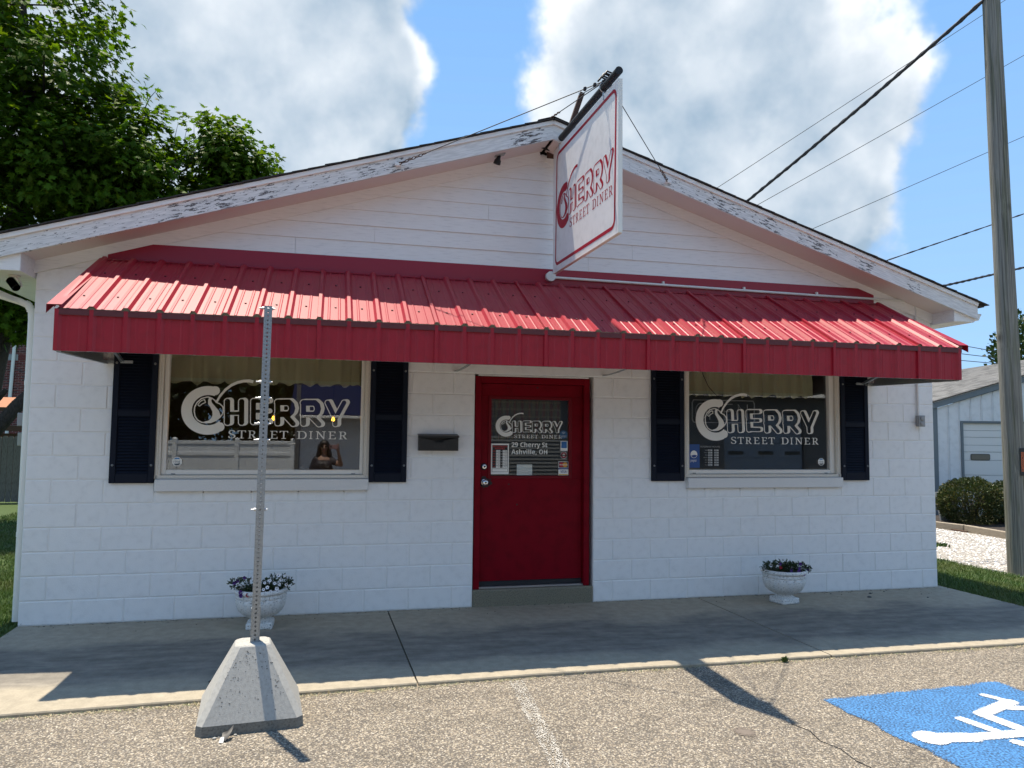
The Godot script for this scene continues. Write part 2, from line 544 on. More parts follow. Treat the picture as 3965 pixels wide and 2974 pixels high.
# ------------------------------------------------------------------ materials in use
func make_materials() -> void:
	var fine := grain(1, 0.09, [[0.0, 0.80], [0.5, 0.95], [1.0, 1.0]], 5, 512)
	var speck := grain(2, 0.30, [[0.0, 0.45], [0.35, 0.9], [1.0, 1.0]], 3, 512)
	var blotch := grain(3, 0.012, [[0.0, 0.72], [0.45, 0.92], [1.0, 1.0]], 5, 512)
	var bumps := grain(4, 0.16, [[0.0, 0.0], [1.0, 1.0]], 5, 512)

	var wb := mat(lin(0.87, 0.87, 0.865), 0.62)
	tri_tex(wb, grain(21, 0.02, [[0.0, 0.90], [0.4, 0.97], [1.0, 1.0]], 5), 0.9)
	relief(wb, bumps, 0.10)
	M.block = wb
	var mo := mat(lin(0.82, 0.815, 0.80), 0.75)
	M.mortar = mo
	var wood := mat(lin(0.86, 0.85, 0.835), 0.55)
	tri_tex(wood, grain(22, 0.03, [[0.0, 0.80], [0.3, 0.95], [1.0, 1.0]], 4), 1.1)
	wood.uv1_scale = Vector3(0.35, 3.0, 1.0)
	relief(wood, bumps, 0.04)
	M.siding = wood
	M.soffit = mat(lin(0.74, 0.66, 0.63), 0.6)
	M.cream = tri_tex(mat(lin(0.74, 0.69, 0.60), 0.5), fine, 1.3)
	M.sash = mat(lin(0.80, 0.77, 0.71), 0.45)
	M.sill = relief(tri_tex(mat(lin(0.80, 0.79, 0.77), 0.7), fine, 1.7), bumps, 0.08)
	M.shutter = relief(tri_tex(satin(lin(0.008, 0.012, 0.024), 0.55, 0.28), fine, 2.0), bumps, 0.02)
	M.closure = mat(lin(0.16, 0.15, 0.10), 0.9)
	M.button = mat(lin(0.18, 0.19, 0.20), 0.4)
	var red := mat(lin(0.34, 0.0055, 0.020), 0.42)
	tri_tex(red, grain(23, 0.02, [[0.0, 0.80], [0.5, 0.97], [1.0, 1.0]], 5), 0.8)
	M.red_metal = red
	M.red_dark = tri_tex(mat(lin(0.12, 0.022, 0.026), 0.55), blotch, 3.0)
	M.door_red = tri_tex(satin(lin(0.20, 0.0018, 0.010), 0.45, 0.22), grain(24, 0.012, [[0.0, 0.70], [0.5, 0.95], [1.0, 1.0]], 4), 0.8)
	M.door_molding = satin(lin(0.16, 0.003, 0.009), 0.45, 0.3)
	M.black = mat(lin(0.008, 0.008, 0.009), 0.5)
	M.rubber = mat(lin(0.012, 0.013, 0.016), 0.6)
	M.mailbox = relief(mat(lin(0.010, 0.010, 0.011), 0.38), bumps, 0.02)
	var al := mat(lin(0.55, 0.56, 0.57), 0.4, 0.9)
	M.steel = tri_tex(al, fine, 3.0)
	M.chrome = mat(lin(0.75, 0.76, 0.78), 0.16, 1.0)
	var galv := mat(lin(0.40, 0.43, 0.45), 0.46, 0.75)
	tri_tex(galv, grain(25, 0.05, [[0.0, 0.55], [0.5, 0.9], [1.0, 1.0]], 4), 3.0)
	M.galvanised = galv
	M.dark_steel = mat(lin(0.012, 0.012, 0.013), 0.5, 0.2)
	M.rust = tri_tex(mat(lin(0.075, 0.035, 0.022), 0.8), blotch, 5.0)
	M.cable = mat(lin(0.03, 0.032, 0.036), 0.6)
	M.white_vinyl = mat(lin(0.80, 0.79, 0.74), 0.45)
	M.white_paint = tri_tex(mat(lin(0.78, 0.77, 0.74), 0.5), fine, 2.0)
	M.plastic_white = mat(lin(0.74, 0.70, 0.64), 0.4)
	M.grey_box = tri_tex(mat(lin(0.33, 0.34, 0.34), 0.55), fine, 3.0)
	var g := mat(Color(1, 1, 1, 0.0), 0.0)
	g.transparency = BaseMaterial3D.TRANSPARENCY_ALPHA
	g.metallic_specular = 0.6
	M.glass = g
	var shingle := mat(lin(0.045, 0.043, 0.042), 0.95)
	tri_tex(shingle, speck, 3.0)
	M.shingle = shingle
	M.sign_white = tri_tex(mat(lin(0.78, 0.775, 0.77), 0.4), grain(26, 0.015, [[0.0, 0.86], [0.5, 0.97], [1.0, 1.0]], 4), 1.0)
	M.sign_red = satin(lin(0.36, 0.006, 0.026), 0.5, 0.25)
	var conc := mat(lin(0.43, 0.42, 0.385), 0.85)
	tri_tex(conc, grain(27, 0.05, [[0.0, 0.62], [0.5, 0.9], [1.0, 1.0]], 6), 1.6)
	relief(conc, bumps, 0.10)
	M.concrete = conc
	M.stained = relief(tri_tex(mat(lin(0.22, 0.215, 0.19), 0.95), grain(44, 0.05, [[0.0, 0.35], [0.5, 0.8], [1.0, 1.0]], 5), 2.0), bumps, 0.2)
	var step := mat(lin(0.30, 0.275, 0.20), 0.95)
	tri_tex(step, grain(28, 0.06, [[0.0, 0.25], [0.42, 0.8], [1.0, 1.0]], 6), 2.6)
	relief(step, grain(29, 0.06, [[0.0, 0.0], [1.0, 1.0]], 6), 0.9)
	M.step = step
	M.urn = relief(tri_tex(mat(lin(0.76, 0.76, 0.74), 0.6), grain(30, 0.05, [[0.0, 0.12], [0.27, 0.25], [0.30, 0.92], [1.0, 1.0]], 4), 2.2, false), bumps, 0.15)
	M.soil = mat(lin(0.03, 0.022, 0.016), 1.0)
	var leaf := mat(lin(1, 1, 1), 0.5)
	leaf.vertex_color_use_as_albedo = true
	leaf.backlight_enabled = true; leaf.backlight = lin(0.95, 1.0, 0.30)
	leaf.metallic_specular = 0.22
	M.leaf = leaf
	var leaf2 := mat(lin(1, 1, 1), 0.55)
	leaf2.vertex_color_use_as_albedo = true
	leaf2.backlight_enabled = true; leaf2.backlight = lin(0.25, 0.3, 0.1)
	M.small_leaf = leaf2
	M.petal_white = mat(lin(0.80, 0.80, 0.82), 0.6)
	M.petal_purple = mat(lin(0.07, 0.015, 0.16), 0.6)
	M.petal_red = mat(lin(0.30, 0.006, 0.012), 0.6)
	M.petal_eye = mat(lin(0.05, 0.04, 0.10), 0.7)
	var bark := mat(lin(0.075, 0.060, 0.048), 0.95)
	tri_tex(bark, grain(31, 0.04, [[0.0, 0.3], [0.5, 0.8], [1.0, 1.0]], 5), 1.2)
	bark.uv1_scale = Vector3(2.2, 0.5, 2.2)
	relief(bark, grain(32, 0.04, [[0.0, 0.0], [1.0, 1.0]], 5), 3.0)
	M.bark = bark
	var old := mat(lin(0.23, 0.21, 0.185), 0.95)
	tri_tex(old, grain(33, 0.03, [[0.0, 0.35], [0.45, 0.8], [1.0, 1.0]], 5), 1.0)
	old.uv1_scale = Vector3(5.0, 0.5, 5.0)
	M.old_board = old
	var tim := mat(lin(0.36, 0.30, 0.22), 0.95)
	tri_tex(tim, grain(34, 0.03, [[0.0, 0.45], [0.45, 0.85], [1.0, 1.0]], 5), 1.0)
	tim.uv1_scale = Vector3(0.5, 6.0, 0.5)
	M.timber = tim
	M.cedar = tri_tex(mat(lin(0.42, 0.17, 0.075), 0.8), blotch, 2.0)
	M.brown_wood = tri_tex(mat(lin(0.10, 0.055, 0.032), 0.85), blotch, 2.0)
	M.brick_mortar = mat(lin(0.42, 0.37, 0.34), 0.95)
	var brick := mat(lin(1, 1, 1), 0.9)
	brick.vertex_color_use_as_albedo = true
	M.brick = brick
	M.olive = relief(tri_tex(mat(lin(0.36, 0.36, 0.22), 0.95), fine, 4.0), grain(35, 0.25, [[0.0, 0.0], [1.0, 1.0]], 2), 0.05)
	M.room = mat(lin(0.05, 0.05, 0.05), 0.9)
	M.garage_white = tri_tex(mat(lin(0.74, 0.75, 0.76), 0.5), grain(36, 0.02, [[0.0, 0.82], [0.5, 0.97], [1.0, 1.0]], 4), 0.5)
	M.garage_grey = tri_tex(mat(lin(0.16, 0.19, 0.21), 0.6), fine, 1.0)
	M.garage_door = mat(lin(0.72, 0.71, 0.69), 0.45)
	M.dark_pane = mat(lin(0.05, 0.05, 0.045), 0.15)
	var gs := mat(lin(0.24, 0.235, 0.225), 0.95)
	tri_tex(gs, speck, 1.2)
	M.grey_shingle = gs
	M.fence_vinyl = mat(lin(0.74, 0.79, 0.82), 0.4)
	M.blue_roof = satin(lin(0.008, 0.014, 0.055), 0.6, 0.2)
	M.house_siding = mat(lin(0.70, 0.74, 0.78), 0.5)
	M.dull_siding = mat(lin(0.13, 0.145, 0.155), 0.7)
	M.grey_door = mat(lin(0.20, 0.27, 0.36), 0.6)

# ------------------------------------------------------------------ ground
func ground_y(x: float, z: float) -> float:
	if x > 9.2: return maxf(-0.03 - 0.026 * (x - 9.2), -0.24) - (0.03 if z > 1.5 else 0.0)
	if z > 1.6: return -0.09
	return -0.035

func walk_edge(x: float) -> float:
	return lerpf(2.19, 2.075, clampf((x - 0.5) / 3.5, 0, 1)) if x < 4.0 else lerpf(2.075, 2.10, clampf((x - 4.0) / 5.0, 0, 1))

func build_ground() -> void:
	# grass-covered terrain out to the horizon
	var gm := mat(lin(0.060, 0.095, 0.022), 1.0)
	tri_tex(gm, grain(41, 0.05, [[0.0, lin(0.25, 0.35, 0.2)], [0.45, lin(0.75, 0.8, 0.6)], [0.75, lin(1, 1, 1)], [1.0, lin(1.0, 0.85, 0.7)]], 6), 0.9)
	var xs := [-260.0, -90.0, -40.0, -20.0, -12.0, -6.0, -3.0, -1.0, 0.0, 9.19, 9.21, 10.0, 11.0, 12.0, 13.0, 14.0, 15.0, 17.0, 17.5, 25.0, 50.0, 100.0, 260.0]
	var zs := [-260.0, -90.0, -50.0, -30.0, -20.0, -14.0, -10.0, -6.0, -3.0, -1.0, 1.49, 1.61, 4.0, 10.0, 16.0, 30.0, 80.0, 260.0]
	var rows := []
	for z in zs:
		var row := []
		for x in xs: row.append(Vector3(x, ground_y(x, z), z))
		rows.append(row)
	var t := mb()
	t.sheet(rows)
	ground_piece("lawn_ground", t, gm)

	# chip-sealed car park
	var pal := [lin(0.40, 0.335, 0.245), lin(0.47, 0.41, 0.315), lin(0.33, 0.275, 0.20), lin(0.22, 0.19, 0.155), lin(0.53, 0.475, 0.385), lin(0.17, 0.15, 0.13), lin(0.36, 0.30, 0.225), lin(0.27, 0.225, 0.17)]
	var peb := pebbles(1024, 42000, 2.0, 4.6, pal, lin(0.15, 0.13, 0.105))
	M.chip_colour = peb[0]; M.chip_height = peb[1]
	var am := mat(lin(0.80, 0.80, 0.80), 0.9)
	tri_tex(am, peb[0], 0.62)
	relief(am, peb[1], 0.5)
	over(am, grain(42, 0.02, [[0.0, 0.66], [0.35, 0.90], [0.6, 1.0], [1.0, 1.0]], 5, 512))
	am.uv2_scale = Vector3.ONE * 0.21
	M.asphalt = am
	var a := mb()
	a.quad(Vector3(-60, ASPHALT, 16.0), Vector3(70, ASPHALT, 16.0), Vector3(70, ASPHALT, 1.7), Vector3(-60, ASPHALT, 1.7))
	ground_piece("car_park_asphalt", a, am)

	# pavement in front of the diner: three poured slabs
	var sn := noise(51, 1.0, FastNoiseLite.TYPE_SIMPLEX_SMOOTH, 5)
	var sf := noise(52, 1.0, FastNoiseLite.TYPE_SIMPLEX_SMOOTH, 3)
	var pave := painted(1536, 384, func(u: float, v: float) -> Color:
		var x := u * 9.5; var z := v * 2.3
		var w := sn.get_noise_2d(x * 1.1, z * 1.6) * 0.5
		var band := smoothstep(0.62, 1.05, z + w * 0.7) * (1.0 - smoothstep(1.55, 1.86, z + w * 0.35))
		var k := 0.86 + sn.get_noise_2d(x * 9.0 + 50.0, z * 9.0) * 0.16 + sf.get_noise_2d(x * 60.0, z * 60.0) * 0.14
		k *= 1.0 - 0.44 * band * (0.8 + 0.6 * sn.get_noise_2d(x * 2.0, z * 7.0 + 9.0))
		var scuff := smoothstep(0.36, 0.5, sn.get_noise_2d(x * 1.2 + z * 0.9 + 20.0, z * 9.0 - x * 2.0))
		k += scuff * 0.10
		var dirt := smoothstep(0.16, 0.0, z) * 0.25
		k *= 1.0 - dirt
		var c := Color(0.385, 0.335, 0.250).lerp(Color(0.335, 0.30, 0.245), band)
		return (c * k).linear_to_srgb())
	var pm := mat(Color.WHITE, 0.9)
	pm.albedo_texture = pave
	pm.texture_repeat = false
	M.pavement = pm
	var pv := Node3D.new()
	pv.name = "pavement"
	add_child(pv)
	describe(pv, "", "", "", "structure")
	for r in [[0.0, 3.058], [3.07, 6.196], [6.208, 9.22]]:
		var s := mb()
		var n := 8
		for i in n:
			var xa := lerpf(r[0], r[1], float(i) / n); var xb := lerpf(r[0], r[1], float(i + 1) / n)
			var za := walk_edge(xa) + sn.get_noise_2d(xa * 3.0, 0.0) * 0.012; var zb := walk_edge(xb) + sn.get_noise_2d(xb * 3.0, 0.0) * 0.012
			var skew := func(x: float, z: float) -> float: return x + 0.045 * z / 2.1
			var P := [Vector3(skew.call(xa, za), 0, za - 0.012), Vector3(skew.call(xb, zb), 0, zb - 0.012), Vector3(xb, 0, -0.12), Vector3(xa, 0, -0.12)]
			var T := []
			for p in P: T.append(Vector2(p.x / 9.5, clampf(p.z, 0.0, 2.29) / 2.3))
			s.tri_n(P[0], P[1], P[2], Vector3.UP, Vector3.UP, Vector3.UP, T[0], T[1], T[2])
			s.tri_n(P[0], P[2], P[3], Vector3.UP, Vector3.UP, Vector3.UP, T[0], T[2], T[3])
			var f0 := Vector3(P[0].x, -0.007, za - 0.004); var f1 := Vector3(P[1].x, -0.007, zb - 0.004)
			var e := Vector3(0, 0.6, 0.8)
			s.tri_n(f0, f1, P[1], e, e, e, T[0], T[1], T[1]); s.tri_n(f0, P[1], P[0], e, e, e, T[0], T[1], T[0])
			var g0 := f0 - Vector3(0, 0.12, 0); var g1 := f1 - Vector3(0, 0.12, 0)
			s.tri_n(g0, g1, f1, Vector3.BACK, Vector3.BACK, Vector3.BACK, T[0], T[1], T[1]); s.tri_n(g0, f1, f0, Vector3.BACK, Vector3.BACK, Vector3.BACK, T[0], T[1], T[0])
			if i == 0 or i == n - 1:
				var x0: Vector3 = P[0] if i == 0 else P[1]; var x1: Vector3 = P[3] if i == 0 else P[2]
				var sd := Vector3.LEFT if i == 0 else Vector3.RIGHT
				var lo := Vector3(0, -0.13, 0)
				s.tri_n(x0 + lo, x0, x1, sd, sd, sd, T[0], T[0], T[0]); s.tri_n(x0 + lo, x1, x1 + lo, sd, sd, sd, T[0], T[0], T[0])
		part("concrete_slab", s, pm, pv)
	var jm := mat(lin(0.02, 0.019, 0.016), 1.0)
	var jt := mb()
	for x in [3.064, 6.202]:
		jt.quad(Vector3(x - 0.012, -0.016, -0.1), Vector3(x + 0.06, -0.016, 2.06), Vector3(x + 0.075, -0.016, 2.06), Vector3(x + 0.012, -0.016, -0.1))
	part("expansion_joint", jt, jm, pv)

	# painted marks, each a sheet a few millimetres above the asphalt
	var wn := noise(61, 1.0, FastNoiseLite.TYPE_SIMPLEX_SMOOTH, 4)
	var line_t := mask_picture(128, 1024, func(u: float, v: float) -> Color:
		var edge := minf(u, 1.0 - u) * 0.16
		var w := wn.get_noise_2d(u * 14.0, v * 130.0) * 0.5 + 0.5
		var thin := wn.get_noise_2d(u * 3.0 + 40.0, v * 16.0) * 0.22
		return Color(1, 1, 1, 1.0 if w + smoothstep(0.0, 0.03, edge) * 0.42 - 0.42 + thin > 0.55 else 0.0))
	var lm := mat(lin(0.40, 0.375, 0.33), 0.8)
	lm.albedo_texture = line_t
	lm.transparency = BaseMaterial3D.TRANSPARENCY_ALPHA_SCISSOR
	lm.alpha_scissor_threshold = 0.5
	var l := mb()
	var y := ASPHALT + 0.004
	l.quad_uv(Vector3(3.49, y, 5.2), Vector3(3.63, y, 5.2), Vector3(3.835, y, 2.13), Vector3(3.70, y, 2.13), Vector2(0, 0), Vector2(1, 1))
	ground_piece("parking_bay_line", l, lm)

	var blue := mask_picture(640, 640, func(u: float, v: float) -> Color:
		var d := minf(minf(u, 1.0 - u), minf(v, 1.0 - v))
		var w := wn.get_noise_2d(u * 110.0, v * 110.0) * 0.5 + 0.5
		var soft := wn.get_noise_2d(u * 6.0, v * 6.0 + 30.0) * 0.02
		var keep := w < 0.74 and d + soft + (w - 0.5) * 0.05 > 0.012
		var k := clampf(0.80 + wn.get_noise_2d(u * 75.0 + 9.0, v * 75.0) * 0.55 + soft * 4.0, 0.25, 1.0)
		var c := Color(k, k, k) if wn.get_noise_2d(u * 55.0 + 70.0, v * 55.0) < 0.52 else Color(1, 1, 1)
		c.a = 1.0 if keep else 0.0
		return c)
	var bm := mat(lin(0.060, 0.225, 0.50), 0.75)
	bm.albedo_texture = blue
	bm.transparency = BaseMaterial3D.TRANSPARENCY_ALPHA_SCISSOR
	relief(bm, blue, 0.1)
	bm.heightmap_enabled = false
	var b := mb()
	b.quad_uv(Vector3(5.66, y, 4.30), Vector3(7.11, y, 4.22), Vector3(7.03, y, 2.80), Vector3(5.58, y, 2.875), Vector2(0, 0), Vector2(1, 1))
	ground_piece("blue_parking_square", b, bm)

	# the wheelchair figure lies with its head to the left
	var strokes := [[Vector2(5.80, 3.56), Vector2(5.80, 3.56), 0.095], [Vector2(5.80, 3.56), Vector2(6.02, 3.60), 0.062], [Vector2(6.02, 3.60), Vector2(6.58, 3.62), 0.047],
		[Vector2(6.20, 3.36), Vector2(6.25, 3.60), 0.036], [Vector2(6.385, 3.32), Vector2(6.42, 3.60), 0.045], [Vector2(6.395, 3.31), Vector2(6.745, 3.175), 0.045], [Vector2(6.75, 3.18), Vector2(6.69, 3.04), 0.030]]
	var arc := []
	for i in 25:
		var t2 := deg_to_rad(8.0 + i * 10.3)
		arc.append(Vector2(6.59 + sin(t2) * 0.38, 3.62 - cos(t2) * 0.36))
	for i in arc.size() - 1: strokes.append([arc[i], arc[i + 1], 0.036])
	var fig := mask_picture(540, 450, func(u: float, v: float) -> Color:
		var p := Vector2(5.62 + u * 1.44, 2.92 + v * 1.20)
		var d := 9.0
		for s in strokes:
			if absf(p.x - (s[0].x + s[1].x) * 0.5) > 0.45: continue
			d = minf(d, p.distance_to(Geometry2D.get_closest_point_to_segment(p, s[0], s[1])) - s[2])
		var w := wn.get_noise_2d(u * 120.0 + 7.0, v * 100.0)
		return Color(1, 1, 1, 1.0 if d + w * 0.018 < 0.0 and w < 0.46 else 0.0))
	var fm := mat(lin(0.58, 0.59, 0.59), 0.75)
	fm.albedo_texture = fig
	fm.transparency = BaseMaterial3D.TRANSPARENCY_ALPHA_SCISSOR
	var f := mb()
	var y2 := y + 0.004
	f.quad_uv(Vector3(5.62, y2, 4.12), Vector3(7.06, y2, 4.12), Vector3(7.06, y2, 2.92), Vector3(5.62, y2, 2.92), Vector2(0, 0), Vector2(1, 1))
	ground_piece("wheelchair_symbol_marking", f, fm)

	var oil := mask_picture(128, 128, func(u: float, v: float) -> Color:
		var d := Vector2(u - 0.5, v - 0.5).length() * 2.0
		var w := wn.get_noise_2d(u * 9.0, v * 9.0) * 0.5 + wn.get_noise_2d(u * 60.0, v * 60.0) * 0.7
		return Color(1, 1, 1, 1.0 if d + w * 0.8 < 0.62 else 0.0))
	var om := mat(lin(0.16, 0.13, 0.105), 0.7)
	om.albedo_texture = oil
	om.transparency = BaseMaterial3D.TRANSPARENCY_ALPHA_SCISSOR
	var o := mb()
	o.quad_uv(Vector3(4.74, y, 3.35), Vector3(4.90, y, 3.36), Vector3(4.91, y, 3.17), Vector3(4.74, y, 3.16), Vector2(0, 0), Vector2(1, 1))
	ground_piece("oil_stain", o, om)

	# dry moss and litter caught along the foot of the pavement
	var ms := mb()
	for i in 5200:
		var x := rng.randf_range(0.4, 9.1)
		var amount := 0.35 + sn.get_noise_2d(x * 1.3, 3.0)
		amount = maxf(amount, 1.0 - absf(x - 1.9) * 0.55) if x < 3.4 else amount
		if rng.randf() > amount: continue
		var p := Vector3(x + 0.045, ASPHALT + 0.002, walk_edge(x) + absf(rng.randfn(0.0, 0.028)))
		var d := Vector3(rng.randfn(0, 1), 0.12 + absf(rng.randfn(0, 0.22)), rng.randfn(0, 0.7)).normalized() * rng.randf_range(0.008, 0.030)
		var side := d.cross(Vector3.UP).normalized() * 0.0022
		ms.tint = lin(0.26, 0.17, 0.07) if rng.randf() < 0.55 else (lin(0.10, 0.085, 0.03) if rng.randf() < 0.6 else lin(0.07, 0.10, 0.025))
		ms.tri(p - side, p + side, p + d)
	ms.tinted = true
	part("dry_moss", ms, M.small_leaf, null, false, "stuff")
	crack([Vector3(5.16, 0, 3.2), Vector3(5.20, 0, 3.32), Vector3(5.17, 0, 3.45), Vector3(5.21, 0, 3.58), Vector3(5.19, 0, 3.72), Vector3(5.24, 0, 3.95)])

func crack(pts: Array) -> void:
	var c := mb()
	for i in pts.size() - 1:
		var d: Vector3 = (pts[i + 1] - pts[i])
		var s := d.cross(Vector3.UP).normalized() * 0.004
		var e := Vector3(0, ASPHALT + 0.0025, 0)
		c.quad(pts[i] - s * rng.randf() + e, pts[i] + s + e, pts[i + 1] + s * rng.randf() + e, pts[i + 1] - s + e)
	ground_piece("asphalt_crack", c, M.black)

func mask_picture(w: int, h: int, f: Callable) -> ImageTexture:
	var d := PackedByteArray(); d.resize(w * h * 4)
	for y in h:
		for x in w:
			var c: Color = f.call((x + 0.5) / w, (y + 0.5) / h)
			var i := (y * w + x) * 4
			d[i] = int(c.r * 255); d[i + 1] = int(c.g * 255); d[i + 2] = int(c.b * 255); d[i + 3] = int(c.a * 255)
	return ImageTexture.create_from_image(Image.create_from_data(w, h, false, Image.FORMAT_RGBA8, d))

# ------------------------------------------------------------------ the diner
var diner: Node3D
const OPEN := [[1.016, 2.845, 6, 13], [6.096, 7.925, 6, 13], [3.861, 5.08, 0, 11]]

func build_diner() -> void:
	diner = thing("diner_building", "white painted block diner with low gable roof, black shutters and red door", "building", Vector3(4.572, 0, -3.5))
	# mortar-coloured backing, recessed 4 mm behind the block faces
	var w := mb()
	var zb := -0.20; var zf := -0.006
	for r in [[0.0, 1.016, 0.0, 3.06], [1.016, 2.845, 0.0, 1.10], [1.016, 2.845, 2.64, 3.06], [2.845, 3.861, 0.0, 3.06], [3.861, 5.08, 2.235, 3.06], [5.08, 6.096, 0.0, 3.06],
			[6.096, 7.925, 0.0, 1.10], [6.096, 7.925, 2.64, 3.06], [7.925, WALL, 0.0, 3.06]]:
		w.box(Vector3(r[0] + (0.004 if r[0] == 0.0 else 0.0), r[2] - (0.1 if r[2] == 0.0 else 0.0), zb), Vector3(r[1] - (0.004 if r[1] == WALL else 0.0), r[3], zf))
	var wall := part("front_wall", w, M.mortar, diner)
	# every block of the face is a piece of its own
	var shapes := {}
	for row in 15:
		var edges := [0.0]
		var x := BL if row % 2 == 0 else BL * 0.5
		while x < WALL - 0.05:
			edges.append(x); x += BL
		edges.append(WALL)
		for i in edges.size() - 1:
			var runs := [[edges[i], edges[i + 1], 0.0, 1.0]]
			for o in OPEN:
				var nxt := []
				for q in runs:
					if row >= o[2] and row < o[3] and q[0] < o[1] - 0.01 and q[1] > o[0] + 0.01:
						if q[0] < o[0] - 0.03: nxt.append([q[0], o[0], q[2], q[3]])
						if q[1] > o[1] + 0.03: nxt.append([o[1], q[1], q[2], q[3]])
					elif row == 5 and o[2] == 6 and q[0] < o[1] - 0.01 and q[1] > o[0] + 0.01:
						if q[0] < o[0] - 0.03: nxt.append([q[0], o[0], 0.0, 1.0])
						if q[1] > o[1] + 0.03: nxt.append([o[1], q[1], 0.0, 1.0])
						nxt.append([maxf(q[0], o[0]), minf(q[1], o[1]), 0.0, 0.5])
					else:
						nxt.append(q)
				runs = nxt
			for q in runs:
				if row == 11 and q[0] > 3.40 and q[1] < 5.55: continue
				block(wall, shapes, q[0], q[1], row * CO + q[2] * CO, row * CO + q[3] * CO)
	var li := mb()
	li.box(Vector3(3.462, 2.240, -0.1), Vector3(5.484, 2.435, 0.0005), 0.004)
	part("door_lintel", li, M.block, wall)
	# other walls, so that no sun enters
	var side := mb()
	side.box(Vector3(0.004, -0.1, -8.2), Vector3(0.204, 3.06, -0.2))
	part("side_wall", side, M.block, diner)
	var side2 := mb()
	side2.box(Vector3(WALL - 0.204, -0.1, -8.2), Vector3(WALL - 0.004, 3.06, -0.2))
	part("side_wall", side2, M.block, diner)
	var back := mb()
	back.box(Vector3(0.204, -0.1, -8.2), Vector3(WALL - 0.204, 3.06, -8.0))
	part("rear_wall", back, M.block, diner)
	# the step under the door
	var st := mb()
	st.box(Vector3(3.864, -0.02, -0.3), Vector3(5.077, 0.158, 0.012), 0.012)
	part("door_step", st, M.step, diner)
	# gable: boards behind, lapped siding in front
	var gb := mb()
	gb.prism(PackedVector2Array([Vector2(0.0, 3.06), Vector2(WALL, 3.06), Vector2(4.53, 4.49)]), Transform3D(Basis(), Vector3(0, 0, -0.012)), 0.1)
	part("gable_backing", gb, M.mortar, diner)
	var gable := mb()
	gable.box(Vector3(0.30, 3.062, -0.011), Vector3(8.84, 3.30, 0.006))
	var gs := part("gable_siding", gable, M.siding, diner)
	var levels := [3.30, 3.471, 3.626, 3.775, 3.927, 4.071, 4.216, 4.362, 4.47]
	for i in levels.size() - 1:
		var y0: float = levels[i]; var y1: float = levels[i + 1]
		var reach := func(y: float) -> Vector2: return Vector2(4.53 - (4.47 - y) / 0.313, 4.53 + (4.47 - y) / 0.313)
		var lo: Vector2 = reach.call(y0); var hi: Vector2 = reach.call(y1)
		var cuts := [lo.x]
		var c := rng.randf_range(1.2, 3.0)
		while lo.x + c < lo.y - 0.8:
			cuts.append(lo.x + c); c += rng.randf_range(2.4, 3.6)
		cuts.append(lo.y)
		for k in cuts.size() - 1:
			var xa: float = cuts[k] + (0.0012 if k > 0 else 0.0); var xb: float = cuts[k + 1] - (0.0012 if k < cuts.size() - 2 else 0.0)
			var ta: float = clampf(xa, hi.x, hi.y) if k == 0 else xa; var tb: float = clampf(xb, hi.x, hi.y) if k == cuts.size() - 2 else xb
			if tb < ta: tb = ta
			var s := mb()
			var j := rng.randf() * 0.002
			var zo := 0.017 + j; var zi := 0.006
			var a := Vector3(xa, y0 - 0.012, zo); var b := Vector3(xb, y0 - 0.012, zo); var d := Vector3(tb, y1, zi); var e := Vector3(ta, y1, zi)
			s.quad(a, b, d, e)
			s.quad(Vector3(xa, y0 - 0.012, 0.0), Vector3(xb, y0 - 0.012, 0.0), b, a)
			s.quad(Vector3(xa, y0, 0.0), a, e, Vector3(ta, y1, 0.0)); s.quad(b, Vector3(xb, y0, 0.0), Vector3(tb, y1, 0.0), d)
			part("siding_board", s, M.siding, gs)

func block(wall: Node3D, shapes: Dictionary, x0: float, x1: float, y0: float, y1: float) -> void:
	var w := snappedf(x1 - x0 - 0.010, 0.001); var h := snappedf(y1 - y0 - 0.010, 0.001)
	var key := "%d_%d_%d" % [int(w * 1000), int(h * 1000), rng.randi() % 2]
	if not shapes.has(key):
		var s := mb()
		s.obox(Transform3D(), Vector3(w, h, 0.09), 0.0045)
		shapes[key] = s.mesh()
	var o := part("block", shapes[key], M.block, wall)
	o.position = Vector3((x0 + x1) * 0.5, (y0 + y1) * 0.5, -0.045 + rng.randf_range(-0.0012, 0.0012))
	o.rotation = Vector3(rng.randfn(0, 0.0028), rng.randfn(0, 0.0022), rng.randfn(0, 0.0008))

